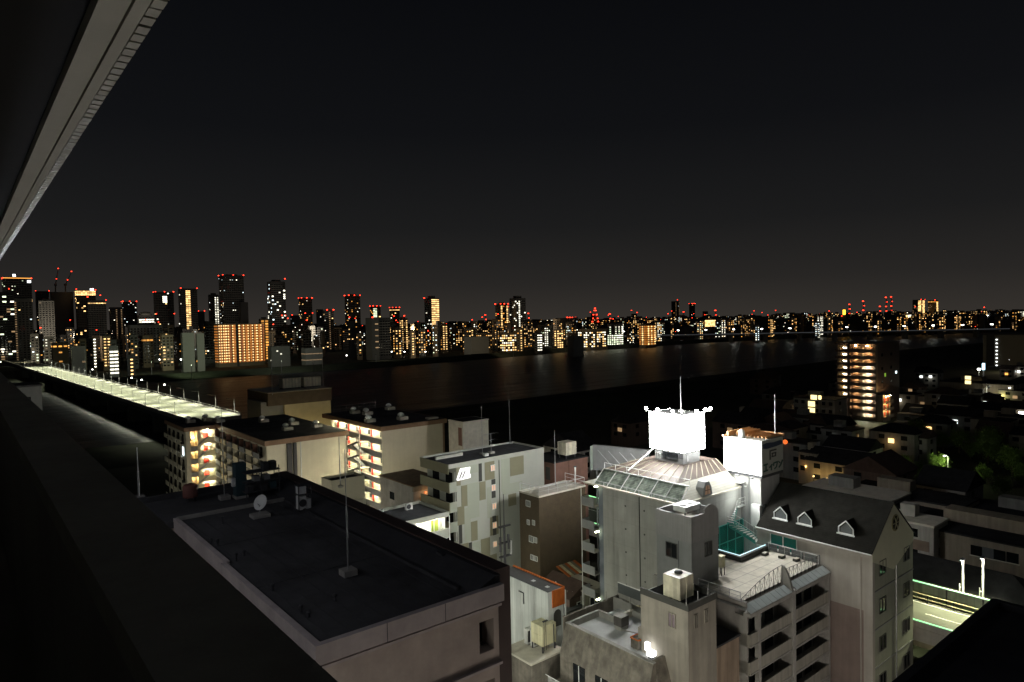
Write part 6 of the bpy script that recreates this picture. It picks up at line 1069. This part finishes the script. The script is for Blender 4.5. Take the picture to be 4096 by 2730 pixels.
# ------------------------------------------------------------------ dark town on our bank: apartment tower, houses, park
p = DP(3505, 1690, 283); zt = DP(3505, 1378, 283)[2]; ax, ay = p[0], p[1]
yf = XP(3342, 1640, ax)[1]; yg = XP(3400, 1640, ax)[1]; xr = YP(3598, 1640, ay)[0]
t = thing('gallery_apartment_tower', 'twelve-storey apartment tower with amber-lit galleries beside the dark riverside', 'building', (ax, ay, 0))
bx('wall', t, ax+1.6, xr, ay, yf, 0, zt, darktile); bx('end_wall', t, ax, ax+1.6, ay, ay+.3, 0, zt-.3, hw[0]); bx('dark_shaft', t, ax-.1, ax+1.6, yg, yf-5.2, 0, zt+.6, darktile); bx('roof_slab', t, ax-.2, xr+.2, ay-.2, yf+.2, zt, zt+.5, darktile)
for k in range(11):
    zf = zt-.4-2.83*(k+1)
    bx('gallery_slab', t, ax+.02, ax+1.6, ay+.3, yg, zf-.16, zf, hw[0]); bx('gallery_parapet', t, ax, ax+.12, ay+.3, yg-4.2, zf-.3, zf+1.1, hw[0]); bx('dark_parapet', t, ax, ax+.12, yg-4.2, yg, zf-.3, zf+1.1, darktile)
    bx('door', t, ax+1.5, ax+1.62, ay+2.0, ay+3.0, zf, zf+2.1, rbrown); bx('door', t, ax+1.5, ax+1.62, ay+5.4, ay+6.2, zf, zf+2.1, concp)
    k < 10 and bx('gallery_lamp', t, ax+.9, ax+1.1, yg-2.2, yg-1.6, zf+2.5, zf+2.62, gal_o); bx('gallery_lamp', t, ax+.6, ax+.9, ay+3.4, ay+4.2, zf+2.5, zf+2.6, gal_o if k < 3 else gal_y)
    bx('stair_slab', t, ax-.1, ax+1.6, yf-5.2, yf, zf-.2, zf, hw[3]); bx('stair_parapet', t, ax-.1, ax, yf-5.2, yf, zf-.2, zf+.9, hw[3]); bx('stair_lamp', t, ax+.2, ax+.8, yf-4.6, yf-3.6, zf+1.2, zf+1.9, wwh); bx('stair_glow_wall', t, ax+1.5, ax+1.61, yf-3.4, yf-.3, zf, zf+2.5, hw[0]); bx('stair_bulb', t, ax+.5, ax+.6, yf-3.4, yf-3.2, zf+1.6, zf+1.7, gal_o)
    if k in (4,): bx('window', t, ax+8, ax+9.4, ay-.06, ay, zf+.6, zf+2.1, EM('window_green', (.35, .7, .05), .5)); bx('window', t, ax+19, ax+20.5, ay-.06, ay, zf+1.2, zf+2.3, wc)
    elif k % 2: bx('window', t, ax+5, ax+6.5, ay-.06, ay, zf+.8, zf+2, glassd); bx('window', t, ax+14, ax+15.5, ay-.06, ay, zf+.8, zf+2, glassd)
gallery(t, 'x', ax+.4, ax+7.5, ay-4, 1.5, 10.9, 3, 2.9, hw[0], hw[0], [(ax+2, red), (ax+5, red)], .9, gal_o, 2.3, .9); bx('annex_wall', t, ax+.3, ax+7.6, ay-2.5, ay-.02, 0, 11, hw[0])
# houses: a small kit
def house(x, y, w, d, h, roof, label, wall, roofm, group=None, lit=(), nwin=2, name='town_house'):
    t = thing(name, label, 'house', (x, y, 0), group); x0, x1, y0, y1 = x-w/2, x+w/2, y-d/2, y+d/2; bx('wall', t, x0, x1, y0, y1, 0, h, wall)
    if roof == 'flat': bx('roof', t, x0-.15, x1+.15, y0-.15, y1+.15, h, h+.3, roofm); bx('roof_hut', t, x0+w*.5, x0+w*.8, y0+d*.5, y0+d*.8, h+.3, h+2.2, wall)
    elif roof == 'gabley': extr('roof', t, [(x0-.4, y0-.4, h-.1), (x1+.4, y0-.4, h-.1), (x, y0-.4, h+w*.3)], (0, d+.8, 0), roofm)
    elif roof == 'gablex': extr('roof', t, [(x0-.4, y0-.4, h-.1), (x0-.4, y1+.4, h-.1), (x0-.4, y, h+d*.3)], (w+.8, 0, 0), roofm)
    else:
        e = .4; r = min(w, d)*.28; mesh('roof', t, [(x0-e, y0-e, h), (x1+e, y0-e, h), (x1+e, y1+e, h), (x0-e, y1+e, h), (x-(w-min(w, d))/2, y-(d-min(w, d))/2, h+r), (x+(w-min(w, d))/2, y+(d-min(w, d))/2+.01, h+r)], [(0, 1, 4), (1, 2, 5), (1, 5, 4), (2, 3, 5), (3, 4, 5), (3, 0, 4), (3, 2, 1, 0)], roofm)
    fl = max(1, int(h/2.9))
    for k in range(fl):
        for i in range(nwin):
            a = y0+d*(i+.3)/nwin; win(t, 'W', a, a+min(1.7, d/nwin*.5), h-2.9*k-2.0, h-2.9*k-.7, x0, glassd, d=.08)
        a = x0+w*.35; win(t, 'S', a, a+1.6, h-2.9*k-2.0, h-2.9*k-.7, y0, glassd, d=.08)
    return t, (x0, x1, y0, y1)
def add_lit(t, b, fc, u, z, w, h, m):
    if fc == 'W': a = b[2]+(b[3]-b[2])*u; win(t, 'W', a, a+w, z, z+h, b[0]-.05, m, d=.12)
    else: a = b[0]+(b[1]-b[0])*u; win(t, 'S', a, a+w, z, z+h, b[2]-.05, m, d=.12)
def at(px, py, z): q = ZP(px, py, z); return q[0], q[1]
# specific houses
x, y = at(3262, 1600, 13); ya, yb = XP(3338, 1600, x)[1], XP(3174, 1600, x)[1]; t, b = house(x+5, (ya+yb)/2, 10, yb-ya, 13.2, 'flat', 'three-storey block with bright yellow windows beside the amber gallery tower', hw[1], roofd, nwin=6)
for q, m in (((508, 588, 558, 625), lithy), ((572, 592, 595, 625), lithy), ((487, 640, 542, 683), lithy), ((487, 695, 542, 732), lithy)): a, c, e_, f_ = rectW(*q, 3000, 1300, 2.09, b[0]-.1); win(t, 'W', a, c, e_, f_, b[0]-.1, m, d=.2)
x, y = at(3385, 1800, 8); t, b = house(x+4, y, 9, 12, 8.5, 'gabley', 'pale house with a bright white upper window under a dark roof', hw[2], roofd); add_lit(t, b, 'W', .35, 5.6, 4.2, 1.7, lithw)
x, y = at(3400, 1755, 9); t, b = house(x+4, y+4, 8, 9, 11, 'flat', 'house with one square white window in front of the amber gallery tower', hw[1], roofd); add_lit(t, b, 'W', .5, 8.0, 1.6, 1.7, lithw)
x, y = at(3350, 1872, 6); t, b = house(x+5, y, 10, 17, 7, 'gabley', 'house whose cream wall is washed by amber garden lamps', hw[0], roofd, nwin=3)
for i in range(4): yy = b[2]+3+i*3.6; bx('garden_lamp', t, b[0]-2.2, b[0]-1.9, yy-.15, yy+.15, 3.1, 3.4, ww); lamp(t, (b[0]-1.7, yy, 3.6), 140, (1, .66, .22), .12); bx('lamp_post', t, b[0]-2.1, b[0]-2.0, yy-.05, yy+.05, 0, 3.1, dsteel)
x, y = at(3520, 1870, 8); house(x, y, 12, 12, 8, 'gablex', 'dark maroon gabled house behind the amber-washed house', hw[3], roofbr)
x, y = at(3230, 1850, 6); t, b = house(x+3, y, 6, 5, 8.5, 'flat', 'narrow house with an amber-lit porch strip near the white sign tower', hw[0], roofd); lamp(t, (b[0]-1, y, 5), 160, (1, .55, .18), .12); bx('porch_lamp', t, b[0]-.3, b[0], y-.15, y+.15, 5.6, 5.9, ww)
x, y = at(3180, 1790, 9); t, b = house(x+4, y+3, 8, 12, 10, 'flat', 'pale three-storey house with an orange lantern behind the white sign tower', hw[1], roofd); c = XP(3142, 1769, b[0]-.4); lathe('lantern', t, (b[0]-.6, c[1], c[2]-.6), [(.15, 0), (.62, .35), (.7, .7), (.5, 1.1), (.15, 1.3)], orlamp, 14)
x, y = at(3700, 2120, 11); t, b = house(x+1.5, y+2, 6, 7.5, 12.0, 'flat', 'pale three-storey house with brown window bands right of the gabled building', hw[2], concl, nwin=1)
for zz in (8.0, 4.6): bx('window_band', t, b[0]-.1, b[0], b[2]+.6, b[3]-1, zz, zz+1.6, M('brown_blind', (.16, .12, .09), .8))
x, y = at(3700, 2030, 10); house(x+4, y+4, 9, 20, 11, 'flat', 'long beige windowless wing behind the gabled building', hw[0], roofd, nwin=1)
x, y = at(3940, 2215, 9); t, b = house(x+6, y-8, 12, 52, 11, 'flat', 'long beige hall with a row of square windows beyond the expressway', hw[0], roofd, nwin=1)
for i, px in enumerate((3905, 3952, 3998, 4050)): c = XP(px, 2205+.2*(px-3905), b[0]-.1); bx('window', t, b[0]-.12, b[0]-.02, c[1]-.75, c[1]+.75, c[2]-.7, c[2]+.8, glassd if i != 1 else glassg); bx('window_sill', t, b[0]-.2, b[0]-.02, c[1]-.85, c[1]+.85, c[2]-.85, c[2]-.75, concl)
house(104.5, 34, 8, 22, 9.4, 'hip', 'dark hip-roofed house close behind the expressway barrier', hw[0], roofd, nwin=3); house(106, 12, 9, 17, 9.0, 'hip', 'second dark hip-roofed house behind the expressway near the black roof', hw[0], roofd)
x, y = at(4050, 2090, 9); house(x+4, y-4, 9, 24, 10, 'flat', 'dim two-storey grey block with dark windows at the park side', hw[1], roofd, nwin=3)
house(112, 60, 9, 7, 9, 'gabley', 'dark gabled house between the white tower and the expressway', hw[3], roofd); x, y = at(3520, 2005, 12); house(x+3, y+6, 10, 16, 12.2, 'flat', 'flat-roofed house with a pale roof rim above the gabled roof ridge', hw[1], concl)
# generic houses filling the blocks; each lit one gets its lamp or window
specs = [(3700, 1500, 'red'), (3685, 1508, 'w'), (3722, 1508, 'w'), (3641, 1562, 'dim'), (3598, 1601, 'w'), (3820, 1688, 'w'), (3855, 1692, 'dim'), (3715, 1716, 'a'), (3565, 1764, 'a'), (3938, 1612, 'w'), (4088, 1655, 'W'), (3765, 1600, 'w'), (3690, 1615, 'dim'), (4026, 1497, 'o'), (4075, 1488, 'w'), (3942, 1660, 'w'), (4060, 1590, 'dim'), (3940, 1560, 'dim'), (3660, 1690, 'dim'), (3300, 1740, 'dim'), (3190, 1700, 'dim'), (3590, 1750, 'dim'), (3810, 1640, 'dim'), (3020, 1690, 'dim'), (3060, 1770, 'dim'), (2960, 1680, 'a'), (2920, 1720, 'dim'), (3090, 1640, 'dim'), (3150, 1690, 'dim'), (3760, 2000, 'dim'), (3870, 1550, 'dim'), (2480, 1720, 'dim'), (2240, 1835, 'w'), (2215, 1842, 'w'), (3640, 1780, 'dim'), (4040, 1700, 'dim'), (3860, 1610, 'dim'), (3960, 1720, 'dim')]
cm = {'red': redl, 'w': lithw, 'W': lampw, 'a': ww, 'o': wo, 'dim': wdim}; cn = {'red': 'a red lamp', 'w': 'one white window', 'W': 'a dazzling white lamp', 'a': 'an amber window', 'o': 'an orange window', 'dim': 'a faintly lit window'}
wn = ('beige', 'grey', 'white', 'brown'); rn = {'flat': 'flat-roofed', 'gabley': 'gabled', 'gablex': 'gabled', 'hip': 'hip-roofed'}
for k, (px, py, kd) in enumerate(specs):
    zw = 4.5+(k % 3)*1.2; q = ZP(px, py, zw); wi = random.choice((0, 1, 1, 2, 3)); rf = random.choice(('flat', 'gabley', 'gablex', 'hip', 'flat')); w, d = random.uniform(7, 11), random.uniform(7, 14); h = zw+random.uniform(1.6, 3.2)
    ref = 'park' if px > 3600 and py > 1600 else 'riverside' if py < 1620 else 'amber gallery tower' if px > 3250 else 'floodlit hotel'
    t, b = house(q[0]+w/2, q[1], w, d, h, rf, 'small %s %s house with %s toward the %s' % (rn[rf], wn[wi], cn[kd], ref), hw[wi], random.choice((roofd, roofbr, roofd)), 'small town houses with '+cn[kd]+' toward the '+ref)
    s = {'dim': .9, 'W': 1.0}.get(kd, .8); win(t, 'W', q[1]-s, q[1]+s, zw-.6, zw+.7, b[0]-.1, cm[kd], d=.2)
    if kd in ('w', 'a', 'W') and k % 2 == 0: lamp(t, (b[0]-1.5, q[1], zw-.5), 120, (1, .95, .8) if kd != 'a' else (1, .6, .25), .2)
for k in range(70):
    px, py = random.uniform(3000, 4200), random.uniform(1470, 2060)
    if py > 1760 and px > 3560: continue
    q = ZP(px, py, 5); 
    if 3290 < px < 3640 and 1560 < py < 1790 or 3150 < px < 3600 and 1780 < py < 2060: continue
    if q[0] < 118 or (abs(q[0]-ax) < 34 and -14 < q[1]-ay < 40): continue
    wi = random.choice((0, 1, 1, 3)); rf = random.choice(('flat', 'gabley', 'gablex', 'hip')); w, d = random.uniform(7, 12), random.uniform(7, 14)
    house(q[0]+w/2, q[1], w, d, random.uniform(5.5, 9), rf, 'small unlit %s %s house in the dark riverside town' % (rn[rf], wn[wi]), hw[wi], random.choice((roofd, roofbr)), 'unlit %s %s houses in the riverside town' % (rn[rf], wn[wi]))
# stepped building with spiral stair, blue sign
x, y = at(3900, 1560, 8); t, b = house(x+10, y, 20, 30, 11, 'flat', 'low building with two yellow-lit bays and a pale spiral stair', hw[0], roofd, nwin=1)
for py_ in (1512, 1530): c = XP(3872, py_, b[0]-.1); bx('lit_bay', t, b[0]-.2, b[0], c[1]-1.2, c[1]+1.2, c[2]-.8, c[2]+.8, lithy)
c = XP(3948, 1522, b[0]-2)
for i in range(22): an = i*.5; bx('spiral_tread', t, c[0]-1+1.3*math.cos(an), c[0]-1+1.3*math.cos(an)+.9, c[1]+1.8*math.sin(an)-.5, c[1]+1.8*math.sin(an)+.5, 2+i*.4, 2.1+i*.4, steelw)
tube('spiral_core', t, (c[0]-.6, c[1], 0), (c[0]-.6, c[1], 11.5), .2, steelw); lamp(t, (c[0]-2.5, c[1]-2, 9), 420, (1, .97, .8), .3); bx('bay_lamp', t, b[0]-.5, b[0]-.2, b[2]+1, b[2]+1.6, 9.6, 9.9, lampw); lamp(t, (b[0]-1.5, b[2]+4, 6), 320, (1, .9, .3), .2)
q = ZP(3934, 1475, 9); t = thing('blue_sign_pillar', 'tall blue-white glowing sign pillar near the spiral stair', 'sign', (q[0], q[1], 0)); bx('sign_panel', t, q[0]-.6, q[0]+.6, q[1]-.6, q[1]+.6, 8.2, 12.2, blue_l); bx('post', t, q[0]-.3, q[0]+.3, q[1]-.3, q[1]+.3, 0, 8.2, dsteel)
q = ZP(3916, 1476, 9); t = thing('yard_floodlight', 'dazzling white yard floodlight beside the blue sign pillar', 'lamp', (q[0], q[1], 0)); bx('lens', t, q[0]-.7, q[0]+.7, q[1]-.7, q[1]+.7, 8.3, 9.2, lampw); tube('post', t, (q[0], q[1], 0), (q[0], q[1], 8.3), .15, steel); lamp(t, (q[0]-2, q[1], 8), 900, (1, 1, .75), .3)
# tall slab with one column of stair lamps
t, box = far_building('riverside_tower', 'huge unlit slab with a single column of white stair lamps', 3932, 4230, 1338, 553, M('tower_tan', (.20, .185, .15), .9, .1, .05), .8, cat='tower'); x0, x1, y0, y1, zt = box; c = XP(3987, 1400, x0)[1]
for k in range(12): bx('stair_lamp', t, x0-.5, x0, c-.55, c+.55, zt-4.0-2.95*k, zt-3.2-2.95*k, smear)
bx('stair_shaft', t, x0-.4, x0-.02, c+1.4, c+7, 0, zt+1, farw[0]); bx('parapet', t, x0-.3, x1, y0-.3, y1, zt, zt+1.2, farw[0])
q = DP(4070, 1530, 500); street_lamp(q[0]-20, q[1], 9, 5000, (1, .82, .5), 'tall street lamp washing the huge unlit slab from below', 'lamps below the huge slab')
# ------------------------------------------------------------------ trees
def leaf_mesh(seed, R, H, n):
    r = np.random.default_rng(seed); cl = r.normal(size=(26, 3)); cl /= np.linalg.norm(cl, axis=1)[:, None]; cl *= (r.random((26, 1))**.4); cl *= np.array([R, R, H*.42]); cl[:, 2] += H*.62
    k = r.integers(0, 26, n); c = cl[k]+r.normal(size=(n, 3))*np.array([R, R, H*.4])*.2; s = r.uniform(.12, .3, n)[:, None]
    a = r.normal(size=(n, 3)); a /= np.linalg.norm(a, axis=1)[:, None]; b = np.cross(a, r.normal(size=(n, 3))); b /= np.linalg.norm(b, axis=1)[:, None]
    V = np.stack([c-a*s, c+b*s*.5, c+a*s, c-b*s*.5], 1).reshape(-1, 3); me = bpy.data.meshes.new('crown_leaves'); me.from_pydata(V.tolist(), [], [(4*i, 4*i+1, 4*i+2, 4*i+3) for i in range(n)]); me.materials.append(leafm); return me
LM = [leaf_mesh(i, 2.6, 6.5, 2600) for i in range(3)]
def tree(x, y, sc, label, grp, k):
    t = thing('park_tree', label, 'tree', (x, y, 0), grp); tube('trunk', t, (x, y, 0), (x+.1, y, 3.4*sc), .22*sc, barkm, .1*sc); link('crown', LM[k % 3], t, (x, y, 0), (0, 0, k*1.3), (sc, sc, sc))
    for i in range(5): an = i*1.26+k; tube('limb', t, (x, y, 1.8*sc+.2*i), (x+1.4*sc*math.cos(an), y+1.4*sc*math.sin(an), 3.6*sc+.3*i), .09*sc, barkm, .03*sc, n=5)
q = ZP(3792, 1925, 0); lamp_t = thing('park_lamp', 'tall park lamp lighting the green tree beside it', 'street lamp', (q[0], q[1], 0)); tube('post', lamp_t, (q[0], q[1], 0), (q[0], q[1], 6.6), .1, steelw, .06); tube('arm', lamp_t, (q[0], q[1], 6.6), (q[0]-1.0, q[1]+.5, 6.9), .05, steelw, n=5); bx('lens', lamp_t, q[0]-1.3, q[0]-.8, q[1]+.3, q[1]+.7, 6.75, 6.95, lampw); lamp(lamp_t, (q[0]-1.2, q[1]+.4, 6.4), 900, (.85, 1, .5), .2)
tree(q[0]+1.2, q[1]+2.6, .92, 'bright green tree right under the park lamp', None, 0); tree(q[0]+3.6, q[1]-7.5, .75, 'dim green bushy tree beside the lamp-lit tree', None, 1); tree(q[0]-1, q[1]+11, .8, 'tree with a dim edge toward the dark maroon house', None, 2)
for k in range(26):
    px, py = random.uniform(3580, 4180), random.uniform(1770, 2010); g = ZP(px, py, 0)
    if math.hypot(g[0]-q[0], g[1]-q[1]) < 13: continue
    tree(g[0], g[1], random.uniform(.7, 1.25), 'dark leafy tree in the unlit park', 'trees in the unlit park', k)

# ------------------------------------------------------------------ lamp masts added to brighten the dark far-bank walls
for k, (px, d, pw, c) in enumerate(((90, 700, 60000, (1, .85, .6)), (330, 540, 40000, (.95, 1, .85)), (600, 640, 90000, (.9, 1, .7)), (760, 570, 90000, (.85, 1, .65)), (1120, 600, 80000, (.95, 1, .8)), (1250, 590, 60000, (1, .95, .8)), (1500, 690, 60000, (1, .9, .7)), (1750, 780, 70000, (1, .85, .6)), (2050, 790, 60000, (1, .8, .5)), (2320, 860, 60000, (1, .95, .75)), (500, 900, 220000, (1, .85, .65)), (900, 950, 220000, (1, .85, .65)), (1250, 950, 220000, (1, .85, .65)), (200, 950, 260000, (1, .85, .65)), (1650, 1000, 200000, (1, .82, .6)), (2150, 1000, 200000, (1, .82, .6)))):
    p = DP(px, HX(px), d); h = 12 if pw < 100000 else 30; c_ = thing('added_lamp_mast', 'tall lamp mast added to brighten the apartment blocks of the far bank', 'lamp mast', (p[0], p[1], 0), 'lamp masts of the far bank'); tube('mast', c_, (p[0], p[1], 0), (p[0], p[1], h), .2, steel, n=6); bx('lamp_head', c_, p[0]-.7, p[0]+.7, p[1]-.7, p[1]+.7, h+.2, h+.5, dsteel); vd = ray(px, HX(px)); flood(c_, (p[0], p[1], h+.8), (vd[0], vd[1], .12), pw*.5, c, 140, .6)

# street lamps of the riverside town
for k, (px, py) in enumerate(((3350, 1700), (3620, 1640), (3760, 1560), (3880, 1640), (4010, 1560), (3200, 1640), (3460, 1990), (3560, 1560))):
    g = ZP(px, py, 6); street_lamp(g[0], g[1], 6, 260, (1, .95, .75) if k % 3 else (1, .7, .35), 'small street lamp among the low houses of the riverside town', 'street lamps of the riverside town')
